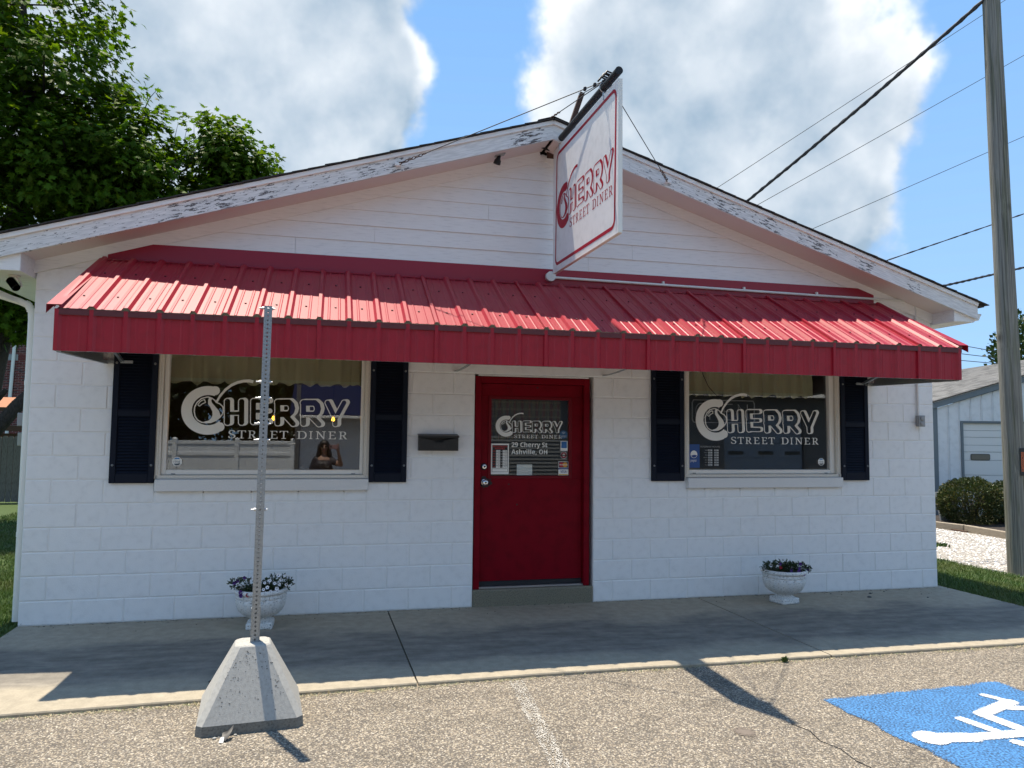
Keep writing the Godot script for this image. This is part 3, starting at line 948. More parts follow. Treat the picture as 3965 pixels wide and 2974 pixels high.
# ------------------------------------------------------------------ lettering
# the bubble-lettered word mark, in metres from its lower left; [x, y, radius] pairs of capsules
const LETTERS := [
	[[0.387, 0.334, 0.394, 0.143, 0.0231], [0.509, 0.335, 0.515, 0.145, 0.0231], [0.391, 0.226, 0.512, 0.228, 0.0147]],
	[[0.611, 0.34, 0.617, 0.151, 0.0218], [0.611, 0.343, 0.733, 0.345, 0.0180], [0.614, 0.249, 0.732, 0.25, 0.0143], [0.617, 0.155, 0.739, 0.154, 0.0180]],
	[[0.824, 0.338, 0.83, 0.144, 0.0226], [0.824, 0.334, 0.922, 0.336, 0.0265], [0.922, 0.336, 0.944, 0.314, 0.0270], [0.944, 0.314, 0.953, 0.281, 0.0274], [0.953, 0.281, 0.946, 0.251, 0.0274], [0.946, 0.251, 0.925, 0.227, 0.027], [0.925, 0.227, 0.827, 0.225, 0.0265], [0.896, 0.213, 0.966, 0.139, 0.0216]],
	[[1.053, 0.338, 1.059, 0.143, 0.0226], [1.053, 0.334, 1.152, 0.336, 0.0265], [1.152, 0.336, 1.175, 0.314, 0.0270], [1.175, 0.314, 1.184, 0.281, 0.0274], [1.184, 0.281, 1.177, 0.251, 0.0274], [1.177, 0.251, 1.155, 0.226, 0.027], [1.155, 0.226, 1.056, 0.225, 0.0265], [1.126, 0.212, 1.197, 0.138, 0.0216]],
	[[1.27, 0.34, 1.344, 0.192, 0.0202], [1.42, 0.344, 1.344, 0.192, 0.0202], [1.344, 0.192, 1.345, 0.141, 0.0202]]]
const CHERRY := [0.21, 0.369, 0.165, 0.355, 0.13, 0.32, 0.111, 0.277, 0.109, 0.238, 0.118, 0.195, 0.14, 0.161, 0.173, 0.142, 0.213, 0.137, 0.254, 0.141, 0.293, 0.159, 0.329, 0.19, 0.35, 0.221, 0.357, 0.251, 0.348, 0.286, 0.325, 0.309, 0.296, 0.321, 0.275, 0.345, 0.254, 0.36, 0.225, 0.37]
const CRESCENT := [0.233, 0.366, 0.256, 0.36, 0.249, 0.34, 0.255, 0.319, 0.289, 0.28, 0.315, 0.25, 0.328, 0.22, 0.33, 0.19, 0.293, 0.161, 0.253, 0.144, 0.213, 0.141, 0.189, 0.145, 0.233, 0.158, 0.256, 0.18, 0.265, 0.211, 0.262, 0.241, 0.245, 0.275, 0.223, 0.309, 0.222, 0.339, 0.228, 0.361]
const GLINT := [0.137, 0.297, 0.15, 0.321, 0.17, 0.338, 0.192, 0.347, 0.201, 0.32, 0.175, 0.308, 0.151, 0.286]
const STEM := [0.294, 0.326, 0.0084, 0.322, 0.381, 0.0097, 0.365, 0.438, 0.0109, 0.417, 0.483, 0.0118, 0.466, 0.508, 0.0126, 0.519, 0.523, 0.013, 0.565, 0.526, 0.0134, 0.604, 0.518, 0.0143]
const LETTER_SPOTS := [["S", 0.405, 0.466], ["T", 0.483, 0.556], ["R", 0.574, 0.647], ["E", 0.672, 0.740], ["E", 0.766, 0.832], ["T", 0.849, 0.924], ["D", 1.002, 1.09], ["I", 1.112, 1.143], ["N", 1.171, 1.261], ["E", 1.284, 1.352], ["R", 1.379, 1.457]]
var wordmark: ArrayMesh
var letter_meshes := []

func pairs(a: Array) -> PackedVector2Array:
	var p := PackedVector2Array()
	for i in range(0, a.size(), 2): p.append(Vector2(a[i], a[i + 1]))
	return p

func capsule(p: Vector2, ax: float, ay: float, bx: float, by: float, r: float) -> float:
	var d := Vector2(bx - ax, by - ay)
	var q := p - Vector2(ax, ay)
	var l := d.length_squared()
	var t := clampf(q.dot(d) / l, 0.0, 1.0) if l > 0.0 else 0.0
	return (q - d * t).length() - r

func loop_distance(p: Vector2, poly: PackedVector2Array) -> float:
	var d := 9.0
	for i in poly.size():
		d = minf(d, p.distance_to(Geometry2D.get_closest_point_to_segment(p, poly[i], poly[(i + 1) % poly.size()])))
	return d

func letter_distance(p: Vector2, k: int) -> float:
	var d := 9.0
	for c in LETTERS[k]: d = minf(d, capsule(p, c[0], c[1], c[2], c[3], c[4]))
	return d

# signed distance to the printed area: below zero is vinyl
func wordmark_distance(p: Vector2, cherry: PackedVector2Array, cres: PackedVector2Array, glint: PackedVector2Array) -> float:
	var best := 9.0
	if p.x < 0.42:
		var o := Vector2((p.x - 0.226) / 0.226, (p.y - 0.250) / 0.219)
		var i := Vector2((p.x - 0.227) / 0.138, (p.y - 0.252) / 0.136)
		var ring := maxf((o.length() - 1.0) * 0.22, (1.0 - i.length()) * 0.137)
		ring = maxf(ring, p.x - (0.278 if p.y > 0.25 else 0.328))
		best = minf(ring, minf(Vector2(p.x - 0.279, p.y - 0.4285).length() - 0.0405, Vector2(p.x - 0.328, p.y - 0.102).length() - 0.0415))
		var ch := loop_distance(p, cherry) - 0.0050
		var inside_ch := Geometry2D.is_point_in_polygon(p, cherry)
		best = minf(best, ch)
		var cr := loop_distance(p, cres)
		best = minf(best, -cr if Geometry2D.is_point_in_polygon(p, cres) else cr)
		if inside_ch: best = minf(best, loop_distance(p, glint) - 0.0038)
	if p.y > 0.30 and p.x < 0.64:
		var s := 9.0
		for k in range(0, STEM.size() - 3, 3):
			var t := 0.5
			s = minf(s, capsule(p, STEM[k], STEM[k + 1], STEM[k + 3], STEM[k + 4], lerpf(STEM[k + 2], STEM[k + 5], t)))
		best = minf(best, maxf(s, (p.x - 0.604) + (p.y - 0.518) * -0.25))
	if p.x > 0.33 and p.y < 0.42:
		for k in 5:
			var c: Array = LETTERS[k][0]
			if p.x < c[0] - 0.06 or p.x > c[0] + 0.27: continue
			var d := letter_distance(p, k)
			if d > 0.05: continue
			var e := d - 0.0085
			for s in [0.35, 0.7, 1.0]:
				e = minf(e, letter_distance(p - Vector2(0.025, 0.004) * s, k) - 0.0085)
			best = minf(best, maxf(e, -d))
	return best

# the area where f < 0, as flat triangles in the xy plane (marching squares)
func area_mesh(f: Callable, size: Vector2, nx: int, ny: int) -> ArrayMesh:
	var val := []
	var sx := size.x / nx; var sy := size.y / ny
	for j in ny + 1:
		var row := PackedFloat32Array(); row.resize(nx + 1)
		for i in nx + 1: row[i] = f.call(Vector2(i * sx, j * sy))
		val.append(row)
	var m := mb()
	for j in ny:
		var run := -1
		for i in nx + 1:
			var full := false
			if i < nx:
				var q := [val[j][i], val[j][i + 1], val[j + 1][i + 1], val[j + 1][i]]
				full = q[0] < 0 and q[1] < 0 and q[2] < 0 and q[3] < 0
				if not full and (q[0] < 0 or q[1] < 0 or q[2] < 0 or q[3] < 0):
					var P := [Vector2(i, j), Vector2(i + 1, j), Vector2(i + 1, j + 1), Vector2(i, j + 1)]
					var out := []
					for k in 4:
						var a: float = q[k]; var b: float = q[(k + 1) % 4]
						if a < 0: out.append(P[k])
						if (a < 0) != (b < 0): out.append(P[k].lerp(P[(k + 1) % 4], a / (a - b)))
					for k in range(1, out.size() - 1):
						m.tri(Vector3(out[0].x * sx, out[0].y * sy, 0), Vector3(out[k].x * sx, out[k].y * sy, 0), Vector3(out[k + 1].x * sx, out[k + 1].y * sy, 0))
			if full and run < 0: run = i
			if not full and run >= 0:
				m.quad(Vector3(run * sx, j * sy, 0), Vector3(i * sx, j * sy, 0), Vector3(i * sx, (j + 1) * sy, 0), Vector3(run * sx, (j + 1) * sy, 0))
				run = -1
	return m.mesh()

func font(name_: String, weight := 400) -> SystemFont:
	var f := SystemFont.new()
	f.font_names = PackedStringArray([name_])
	f.font_weight = weight
	return f

# flat lettering of a given height (of capitals) with its lower left at the origin
func words(text: String, height: float, face := "Droid Sans", weight := 700, width := 0.0) -> ArrayMesh:
	var t := TextMesh.new()
	t.font = font(face, weight)
	t.font_size = 64
	t.pixel_size = 0.01
	t.depth = 0.0
	t.curve_step = 2.0
	t.text = text
	t.horizontal_alignment = HORIZONTAL_ALIGNMENT_LEFT
	t.vertical_alignment = VERTICAL_ALIGNMENT_BOTTOM
	var box := t.get_aabb()
	var cap := TextMesh.new()
	cap.font = t.font; cap.font_size = 64; cap.pixel_size = 0.01; cap.depth = 0.0; cap.text = "H"
	cap.vertical_alignment = VERTICAL_ALIGNMENT_BOTTOM
	var k := height / maxf(cap.get_aabb().size.y, 1e-4)
	var kx := k if width <= 0.0 else width / maxf(box.size.x, 1e-4)
	var m := mb()
	m.add(t, Transform3D(Basis.from_scale(Vector3(kx, k, 1)), Vector3(-box.position.x * kx, -cap.get_aabb().position.y * k, 0)))
	return m.mesh()

func make_wordmark() -> void:
	var c := pairs(CHERRY); var r := pairs(CRESCENT); var g := pairs(GLINT)
	wordmark = area_mesh(func(p: Vector2) -> float: return wordmark_distance(p, c, r, g), Vector2(1.48, 0.55), 360, 134)
	for s in LETTER_SPOTS: letter_meshes.append(words(s[0], 0.072, "Droid Serif", 400, s[2] - s[1]))

# STREET DINER, letter by letter
func second_line(parent: Node3D, xf: Transform3D, m: Material, local := true) -> void:
	for i in LETTER_SPOTS.size():
		var o := part("letter", letter_meshes[i], m, parent, local)
		o.transform = xf * Transform3D(Basis(), Vector3(LETTER_SPOTS[i][1], 0, 0))

# ------------------------------------------------------------------ windows
func pane_pair(xa: float, xb: float, ya: float, yb: float, z: float, tilt: float, parent: Node3D) -> void:
	# an insulated unit: two sheets of glass
	for k in 2:
		var g := mb()
		g.obox(Transform3D(Basis(Vector3.RIGHT, -tilt), Vector3((xa + xb) * 0.5, (ya + yb) * 0.5, z - k * 0.014)), Vector3(xb - xa, yb - ya, 0.004))
		part("pane", g, M.glass, parent)

func window_unit(xa: float, xb: float, gx0: float, gx1: float, label: String) -> Node3D:
	var w := Node3D.new()
	w.name = numbered("window", diner)
	diner.add_child(w, true)
	w.position = -diner.position
	var y0 := 1.225; var y1 := 2.62
	var f := mb()
	for r in [[xa, xa + 0.052, y0, y1], [xb - 0.052, xb, y0, y1]]:
		f.box(Vector3(r[0], r[2], -0.085), Vector3(r[1], r[3], 0.014), 0.003)
		f.box(Vector3(r[0] + 0.014, r[2], 0.014), Vector3(r[1] - 0.020, r[3], 0.020), 0.002)
	f.box(Vector3(xa, y0, -0.086), Vector3(xb, y0 + 0.032, 0.020), 0.003)
	f.box(Vector3(xa, y1 - 0.05, -0.086), Vector3(xb, y1, 0.016), 0.003)
	part("frame", f, M.cream, w, true)
	var s := mb()
	s.box(Vector3(xa + 0.053, y0 + 0.034, -0.078), Vector3(gx0, y1 - 0.05, -0.018), 0.004)
	s.box(Vector3(gx1, y0 + 0.034, -0.078), Vector3(xb - 0.053, y1 - 0.05, -0.018), 0.004)
	s.box(Vector3(gx0, y0 + 0.034, -0.077), Vector3(gx1, 1.302, -0.017), 0.004)
	s.box(Vector3(gx0, y1 - 0.10, -0.077), Vector3(gx1, y1 - 0.05, -0.019), 0.004)
	part("sash", s, M.sash, w, true)
	var t := mb()
	for x in [gx0 + 0.045, gx1 - 0.075]: t.box(Vector3(x, 1.262, -0.0165), Vector3(x + 0.036, 1.272, -0.012), 0.001)
	part("sash_lift", t, M.grey_box, w, true)
	var c := mb()
	c.box(Vector3(xa + 0.018, 1.116, -0.12), Vector3(xb - 0.002, 1.2225, 0.055), 0.006)
	part("sill", c, M.sill, w, true)
	pane_pair(gx0 - 0.01, gx1 + 0.01, 1.295, 2.53, -0.048, 0.0175, w)
	return w

func build_windows() -> void:
	make_wordmark()
	var vinyl := mat(lin(0.84, 0.83, 0.77), 0.6)
	M.vinyl = vinyl
	var w1 := window_unit(1.008, 2.862, 1.099, 2.779, "")
	var w2 := window_unit(6.070, 7.918, 6.128, 7.809, "")
	var tilt := Basis(Vector3.RIGHT, -0.0175)
	for k in 2:
		var w: Node3D = [w1, w2][k]
		var at: Vector3 = [Vector3(1.203, 1.585, 0), Vector3(6.224, 1.574, 0)][k]
		at.z = -0.044 - (at.y - 1.91) * 0.0175
		var a := part("word_mark", wordmark, vinyl, w, true)
		a.transform = Transform3D(tilt, at)
		second_line(w, Transform3D(tilt, at), vinyl)
	w1.set_meta("label", "wide window with white cherry lettering and security sticker")
	w2.set_meta("label", "window with cherry lettering, blue soda sticker and opening hours")
	security_sticker(Vector3(1.187, 1.375, -0.034), 0.044, "octagonal security sticker in lower left corner of left window")
	security_sticker(Vector3(7.708, 1.387, -0.034), 0.042, "octagonal security sticker in lower right corner of right window")
	# soda sticker
	var st := thing("soda_sticker", "blue soda sticker with round emblem in lower corner of right window", "sticker")
	var bl := mb(); bl.box(Vector3(6.137, 1.323, -0.0345), Vector3(6.262, 1.566, -0.0340))
	part("sticker_card", bl, mat(lin(0.018, 0.075, 0.26), 0.5), st, true)
	var zc := -0.0335
	disc(st, "sticker_disc", Vector3(6.197, 1.462, zc), 0.039, M.vinyl, 0.0)
	var up := PackedVector2Array(); var dn := PackedVector2Array()
	for i in 13:
		var t := deg_to_rad(20.0 + i * 12.5)
		up.append(Vector2(cos(t), sin(t)) * 0.035)
	for i in 7: up.append(Vector2(-0.033 + i * 0.010, 0.012 + sin(i * 0.75) * 0.004 - i * 0.002))
	for i in 13:
		var t := deg_to_rad(205.0 + i * 11.5)
		dn.append(Vector2(cos(t), sin(t)) * 0.035)
	for i in 7: dn.append(Vector2(0.033 - i * 0.010, -0.008 + sin(i * 0.7) * 0.004 - (6 - i) * 0.0005))
	flat(st, "red_wave", up, Vector3(6.197, 1.462, zc + 0.0006), mat(lin(0.38, 0.01, 0.02), 0.5))
	flat(st, "blue_wave", dn, Vector3(6.197, 1.462, zc + 0.0006), mat(lin(0.01, 0.05, 0.22), 0.5))
	text_on(st, "brand_lettering", "pepsi", Vector3(6.158, 1.385, zc), 0.026, M.vinyl, "Droid Sans", 400, 0.066)
	# opening hours in white letters
	rebase(st, Vector3(6.2, 1.323, -0.034))
	var hr := thing("opening_hours_decal", "white business hours decal beside blue sticker on right window", "decal")
	var pale := mat(lin(0.42, 0.43, 0.42), 0.6)
	text_on(hr, "heading", "BUSINESS HOURS", Vector3(6.274, 1.535, zc), 0.015, pale, "Droid Sans", 400, 0.222)
	var days := ["MON", "TUES", "WED", "THURS", "FRI", "SAT", "SUN"]
	for i in 7:
		var y := 1.500 - i * 0.0255
		text_on(hr, "day_lettering", days[i], Vector3(6.352 - 0.0095 * days[i].length(), y, zc), 0.010, pale, "Droid Sans", 400)
		for k in 2:
			var bx := mb(); bx.box(Vector3(6.358 + k * 0.072, y - 0.004, zc - 0.0005), Vector3(6.408 + k * 0.072, y + 0.013, zc))
			part("hour_label", bx, pale, hr, true)
			text_on(hr, "hour_lettering", ["6 AM", "2 PM"][k] if i < 5 else ["7 AM", "2 PM"][k], Vector3(6.364 + k * 0.072, y, zc + 0.0006), 0.008, M.black)
	rebase(hr, Vector3(6.385, 1.34, zc))

func rebase(o: Node3D, at: Vector3) -> void:
	o.position = at
	for c in o.get_children(): c.position -= at

func disc(parent: Node3D, called: String, at: Vector3, r: float, m: Material, phase := 0.0, sides := 28) -> MeshInstance3D:
	var p := PackedVector2Array()
	for i in sides: p.append(Vector2(cos(TAU * i / sides + phase), sin(TAU * i / sides + phase)) * r)
	return flat(parent, called, p, at, m)

func flat(parent: Node3D, called: String, poly: PackedVector2Array, at: Vector3, m: Material) -> MeshInstance3D:
	var s := mb()
	s.prism(poly, Transform3D(Basis(), at), 0.0004)
	return part(called, s, m, parent, true)

func text_on(parent: Node3D, called: String, text: String, at: Vector3, h: float, m: Material, face := "Droid Sans", weight := 700, width := 0.0) -> MeshInstance3D:
	var o := part(called, words(text, h, face, weight, width), m, parent, true)
	o.position = at
	return o

func security_sticker(at: Vector3, r: float, label: String) -> void:
	var s := thing("security_sticker", label, "sticker", Vector3.ZERO, "security stickers on the windows")
	disc(s, "sticker_card", at, r, M.vinyl, PI / 8, 8)
	var p := PackedVector2Array([Vector2(-0.026, 0.022), Vector2(0.026, 0.022), Vector2(0.012, 0.035), Vector2(-0.012, 0.035)])
	flat(s, "blue_band", p, at + Vector3(0, 0, 0.0006), mat(lin(0.04, 0.20, 0.45), 0.5))
	var q := PackedVector2Array([Vector2(-0.014, -0.034), Vector2(0.014, -0.034), Vector2(0.026, -0.018), Vector2(-0.026, -0.018)])
	flat(s, "grey_band", q, at + Vector3(0, 0, 0.0006), mat(lin(0.06, 0.08, 0.10), 0.5))
	text_on(s, "lettering", "ring", at + Vector3(-0.027, -0.010, 0.0006), 0.023, mat(lin(0.05, 0.07, 0.09), 0.5), "Droid Sans", 400, 0.054)
	rebase(s, at)

# ------------------------------------------------------------------ door
func build_door() -> void:
	var fr := mb()
	for r in [[3.872, 3.932], [4.988, 5.046]]:
		fr.box(Vector3(r[0], 0.158, -0.17), Vector3(r[1], 2.215, -0.022), 0.004)
	fr.box(Vector3(3.932, 2.150, -0.17), Vector3(4.988, 2.215, -0.0225), 0.004)
	fr.box(Vector3(3.9325, 0.17, -0.14), Vector3(3.946, 2.15, -0.100), 0.002)
	fr.box(Vector3(4.974, 0.17, -0.14), Vector3(4.9875, 2.15, -0.100), 0.002)
	fr.box(Vector3(3.946, 2.136, -0.14), Vector3(4.974, 2.1495, -0.100), 0.002)
	part("door_frame", fr, M.door_red, diner)
	var ch := mb()
	ch.box(Vector3(3.90, 2.217, -0.06), Vector3(5.03, 2.233, -0.012), 0.002)
	part("head_strip", ch, M.sill, diner)
	var th := mb()
	th.box(Vector3(3.932, 0.158, -0.16), Vector3(4.988, 0.176, -0.045), 0.003)
	part("threshold", th, M.steel, diner)
	var door := thing("entrance_door", "dark red half-glazed entrance door with white cherry lettering and card stickers", "door")
	door.set_meta("kind", "thing")
	var zf := -0.085
	var lf := mb()
	var gx0 := 4.046; var gx1 := 4.846; var gy0 := 1.241; var gy1 := 1.996
	lf.box(Vector3(3.934, 0.222, zf - 0.044), Vector3(4.986, gy0 - 0.03, zf), 0.003)
	lf.box(Vector3(3.934, gy1 + 0.03, zf - 0.044), Vector3(4.986, 2.148, zf), 0.003)
	lf.box(Vector3(3.934, gy0 - 0.03, zf - 0.044), Vector3(gx0 - 0.03, gy1 + 0.03, zf - 0.0002), 0.0)
	lf.box(Vector3(gx1 + 0.03, gy0 - 0.03, zf - 0.044), Vector3(4.986, gy1 + 0.03, zf - 0.0002), 0.0)
	part("leaf", lf, M.door_red, door, true)
	var mo := mb()
	for q in [[gx0 - 0.032, gx0, gy0 - 0.032, gy1 + 0.032], [gx1, gx1 + 0.032, gy0 - 0.032, gy1 + 0.032]]:
		mo.box(Vector3(q[0], q[2], zf - 0.04), Vector3(q[1], q[3], zf + 0.009), 0.004)
	mo.box(Vector3(gx0, gy0 - 0.032, zf - 0.04), Vector3(gx1, gy0, zf + 0.0085), 0.004)
	mo.box(Vector3(gx0, gy1, zf - 0.04), Vector3(gx1, gy1 + 0.032, zf + 0.0085), 0.004)
	part("glazing_bead", mo, M.door_molding, door, true)
	pane_pair(gx0 - 0.004, gx1 + 0.004, gy0 - 0.004, gy1 + 0.004, zf - 0.012, 0.0, door)
	var sw := mb()
	sw.box(Vector3(3.934, 0.178, zf - 0.04), Vector3(4.986, 0.2215, zf + 0.006), 0.004)
	part("door_sweep", sw, M.rubber, door, true)
	# worn-off paint, hand-sized patches with their own outline
	var chips := mb()
	var blob := func(c: Vector2, rx: float, ry: float) -> void:
		var p := PackedVector2Array()
		for i in 18: p.append(c + Vector2(cos(TAU * i / 18) * rx, sin(TAU * i / 18) * ry) * rng.randf_range(0.72, 1.15))
		chips.prism(p, Transform3D(Basis(), Vector3(0, 0, zf + 0.0012)), 0.001)
	blob.call(Vector2(3.985, 1.178), 0.052, 0.054); blob.call(Vector2(4.035, 1.170), 0.026, 0.024); blob.call(Vector2(4.040, 1.215), 0.014, 0.018); blob.call(Vector2(3.950, 1.17), 0.012, 0.035)
	blob.call(Vector2(4.230, 1.158), 0.011, 0.007); blob.call(Vector2(4.315, 0.958), 0.008, 0.008); blob.call(Vector2(4.515, 2.118), 0.012, 0.008); blob.call(Vector2(4.210, 2.115), 0.006, 0.004)
	part("paint_chip", chips, M.black, door, true)
	var turned := Basis(Vector3.RIGHT, PI / 2)
	for k in 2:
		var kn := Node3D.new(); kn.name = ["deadbolt", "knob"][k]; door.add_child(kn, true)
		var c: Vector3 = [Vector3(3.977, 1.330, zf), Vector3(3.983, 1.178, zf)][k]
		var rose := mb(); rose.lathe([[0.0, -0.002], [0.034, -0.002], [0.034, 0.004], [0.029, 0.009], [0.0, 0.009]] if k == 0 else [[0.0, -0.002], [0.036, -0.002], [0.036, 0.005], [0.028, 0.011], [0.0, 0.011]], Transform3D(turned, c), 24)
		part("rose", rose, M.black if k == 0 else M.chrome, kn, true)
		var body := mb()
		body.lathe([[0.0, 0.008], [0.024, 0.009], [0.024, 0.022], [0.019, 0.027], [0.0, 0.027]] if k == 0 else [[0.012, 0.008], [0.011, 0.030], [0.022, 0.036], [0.031, 0.048], [0.030, 0.058], [0.022, 0.066], [0.012, 0.068], [0.0, 0.068]], Transform3D(turned, c), 24)
		part("knob_body", body, M.chrome, kn, true)
		var key := mb(); key.lathe([[0.0, 0.0], [0.008, 0.0], [0.008, 0.003], [0.0, 0.003]], Transform3D(turned, c + Vector3(0, 0, 0.027 if k == 0 else 0.068)), 14)
		part("keyhole", key, M.dark_steel, kn, true)
	# lettering on the glass
	var zs := zf - 0.006
	var k := 0.691 / 1.47
	var a := part("word_mark", wordmark, M.vinyl, door, true)
	a.transform = Transform3D(Basis.from_scale(Vector3(k, k, 1)), Vector3(4.091, 1.612, zs))
	second_line(door, Transform3D(Basis.from_scale(Vector3(k, k, 1)), Vector3(4.091, 1.612, zs)), M.vinyl)
	text_on(door, "address_lettering", "29 Cherry St", Vector3(4.255, 1.524, zs), 0.046, M.vinyl, "Droid Sans", 700, 0.369)
	text_on(door, "address_lettering", "Ashville, OH", Vector3(4.255, 1.453, zs), 0.046, M.vinyl, "Droid Sans", 700, 0.369)
	# opening-hours board
	var hs := thing("opening_hours_board", "white business hours board with black and red panel behind door glass", "sign")
	var bd := mb(); bd.box(Vector3(4.046, 1.256, zs), Vector3(4.228, 1.556, zs + 0.002))
	part("board", bd, M.vinyl, hs, true)
	var blk := mb(); blk.box(Vector3(4.060, 1.318, zs + 0.002), Vector3(4.216, 1.542, zs + 0.0026))
	part("black_panel", blk, M.black, hs, true)
	var rd := mat(lin(0.45, 0.03, 0.03), 0.6)
	text_on(hs, "heading", "BUSINESS", Vector3(4.068, 1.521, zs + 0.0031), 0.016, rd, "Droid Sans", 700, 0.142)
	text_on(hs, "heading", "HOURS", Vector3(4.088, 1.500, zs + 0.0031), 0.016, rd, "Droid Sans", 700, 0.098)
	var days := ["MON", "TUE", "WED", "THU", "FRI", "SAT", "SUN"]
	for i in 7:
		var y := 1.474 - i * 0.0256
		text_on(hs, "day_lettering", days[i], Vector3(4.064, y + 0.003, zs + 0.0031), 0.010, rd, "Droid Sans", 700, 0.026)
		var lb := mb()
		lb.box(Vector3(4.098, y - 0.004, zs + 0.0026), Vector3(4.140, y + 0.018, zs + 0.0031)); lb.box(Vector3(4.165, y - 0.004, zs + 0.0026), Vector3(4.211, y + 0.018, zs + 0.0031))
		part("hour_label", lb, M.vinyl, hs, true)
		text_on(hs, "hour_lettering", "6 AM" if i < 5 else "7 AM", Vector3(4.102, y + 0.001, zs + 0.0036), 0.012, M.black, "Droid Sans", 400, 0.033)
		text_on(hs, "hour_lettering", "TO", Vector3(4.146, y + 0.001, zs + 0.0031), 0.009, M.vinyl, "Droid Sans", 400)
		text_on(hs, "hour_lettering", "2 PM", Vector3(4.171, y + 0.001, zs + 0.0036), 0.012, M.black, "Droid Sans", 400, 0.033)
	var ln := mb()
	for q in [[4.058, 4.218, 1.278, 1.281], [4.058, 4.218, 1.308, 1.311], [4.058, 4.061, 1.281, 1.308], [4.215, 4.218, 1.281, 1.308]]: ln.box(Vector3(q[0], q[2], zs + 0.002), Vector3(q[1], q[3], zs + 0.0026))
	part("blank_line", ln, M.black, hs, true)
	rebase(hs, Vector3(4.137, 1.256, zs))
	# stickers down the right-hand edge, each a card with its print
	var blue := mat(lin(0.02, 0.13, 0.36), 0.5)
	var sw1 := sticker(door, "wifi_sticker")
	disc(sw1, "card", Vector3(4.793, 1.652, zs), 0.042, mat(lin(0.02, 0.09, 0.20), 0.5))
	text_on(sw1, "lettering", "WiFi", Vector3(4.765, 1.622, zs + 0.0006), 0.022, mat(lin(0.5, 0.55, 0.6), 0.5), "Droid Sans", 400)
	for i in 3:
		var arc := mb()
		var r := 0.008 + i * 0.008
		for j in 8:
			var t0 := deg_to_rad(45.0 + j * 11.25); var t1 := deg_to_rad(45.0 + (j + 1) * 11.25)
			arc.quad(Vector3(4.793 + cos(t0) * r, 1.652 + sin(t0) * r, zs + 0.0006), Vector3(4.793 + cos(t0) * (r + 0.003), 1.652 + sin(t0) * (r + 0.003), zs + 0.0006), Vector3(4.793 + cos(t1) * (r + 0.003), 1.652 + sin(t1) * (r + 0.003), zs + 0.0006), Vector3(4.793 + cos(t1) * r, 1.652 + sin(t1) * r, zs + 0.0006))
		part("wifi_arc", arc, mat(lin(0.5, 0.55, 0.6), 0.5), sw1, true)
	var cs10 := sticker(door, "card_sticker")
	card(cs10, "card", 4.762, 4.836, 1.488, 1.586, zs, M.vinyl)
	card(cs10, "print", 4.770, 4.828, 1.516, 1.582, zs + 0.0005, blue)
	var ts := sticker(door, "team_sticker")
	disc(ts, "card", Vector3(4.796, 1.445, zs), 0.037, mat(lin(0.30, 0.30, 0.30), 0.5))
	disc(ts, "print", Vector3(4.796, 1.445, zs + 0.0006), 0.032, mat(lin(0.24, 0.01, 0.02), 0.5), PI / 8, 8)
	disc(ts, "print", Vector3(4.796, 1.445, zs + 0.0012), 0.015, M.vinyl, PI / 8, 8)
	var bar := mb(); bar.box(Vector3(4.760, 1.438, zs + 0.0013), Vector3(4.832, 1.450, zs + 0.0018))
	part("print", bar, M.black, ts, true)
	var cs19 := sticker(door, "card_sticker")
	card(cs19, "card", 4.741, 4.845, 1.316, 1.383, zs, M.vinyl)
	card(cs19, "print", 4.745, 4.841, 1.320, 1.379, zs + 0.0005, mat(lin(0.02, 0.03, 0.08), 0.5))
	disc(cs19, "circle", Vector3(4.773, 1.349, zs + 0.0011), 0.025, mat(lin(0.48, 0.02, 0.03), 0.5))
	disc(cs19, "circle", Vector3(4.811, 1.349, zs + 0.0016), 0.025, mat(lin(0.70, 0.32, 0.03), 0.5))
	text_on(cs19, "lettering", "MasterCard", Vector3(4.752, 1.344, zs + 0.0022), 0.012, M.vinyl, "Droid Sans", 700, 0.082)
	var cs25 := sticker(door, "card_sticker")
	card(cs25, "card", 4.741, 4.846, 1.244, 1.314, zs, M.vinyl)
	card(cs25, "print", 4.741, 4.846, 1.303, 1.314, zs + 0.0006, mat(lin(0.02, 0.06, 0.25), 0.5))
	card(cs25, "print", 4.746, 4.841, 1.247, 1.256, zs + 0.0006, mat(lin(0.60, 0.35, 0.04), 0.5))
	text_on(cs25, "lettering", "VISA", Vector3(4.762, 1.268, zs + 0.0006), 0.025, mat(lin(0.01, 0.03, 0.16), 0.5), "Droid Sans", 700, 0.066)
	card(door, "paper_notice", 4.316, 4.474, 1.244, 1.351, zs - 0.022, mat(lin(0.62, 0.66, 0.62), 0.7))
	rebase(door, Vector3(4.46, 0.178, zf))

func sticker(parent: Node3D, called: String) -> Node3D:
	var o := Node3D.new()
	o.name = numbered(called, parent)
	parent.add_child(o, true)
	return o

func card(parent: Node3D, called: String, x0: float, x1: float, y0: float, y1: float, z: float, m: Material) -> void:
	var s := mb(); s.box(Vector3(x0, y0, z - 0.0004), Vector3(x1, y1, z))
	part(called, s, m, parent, true)

# ------------------------------------------------------------------ roof
const RX := 4.53       # ridge
const RT := 4.69       # top of the boards at the ridge
const SL := 0.313
const RZ := 0.36       # how far the rake stands out

func rake_y(x: float) -> float: return RT - SL * absf(x - RX)

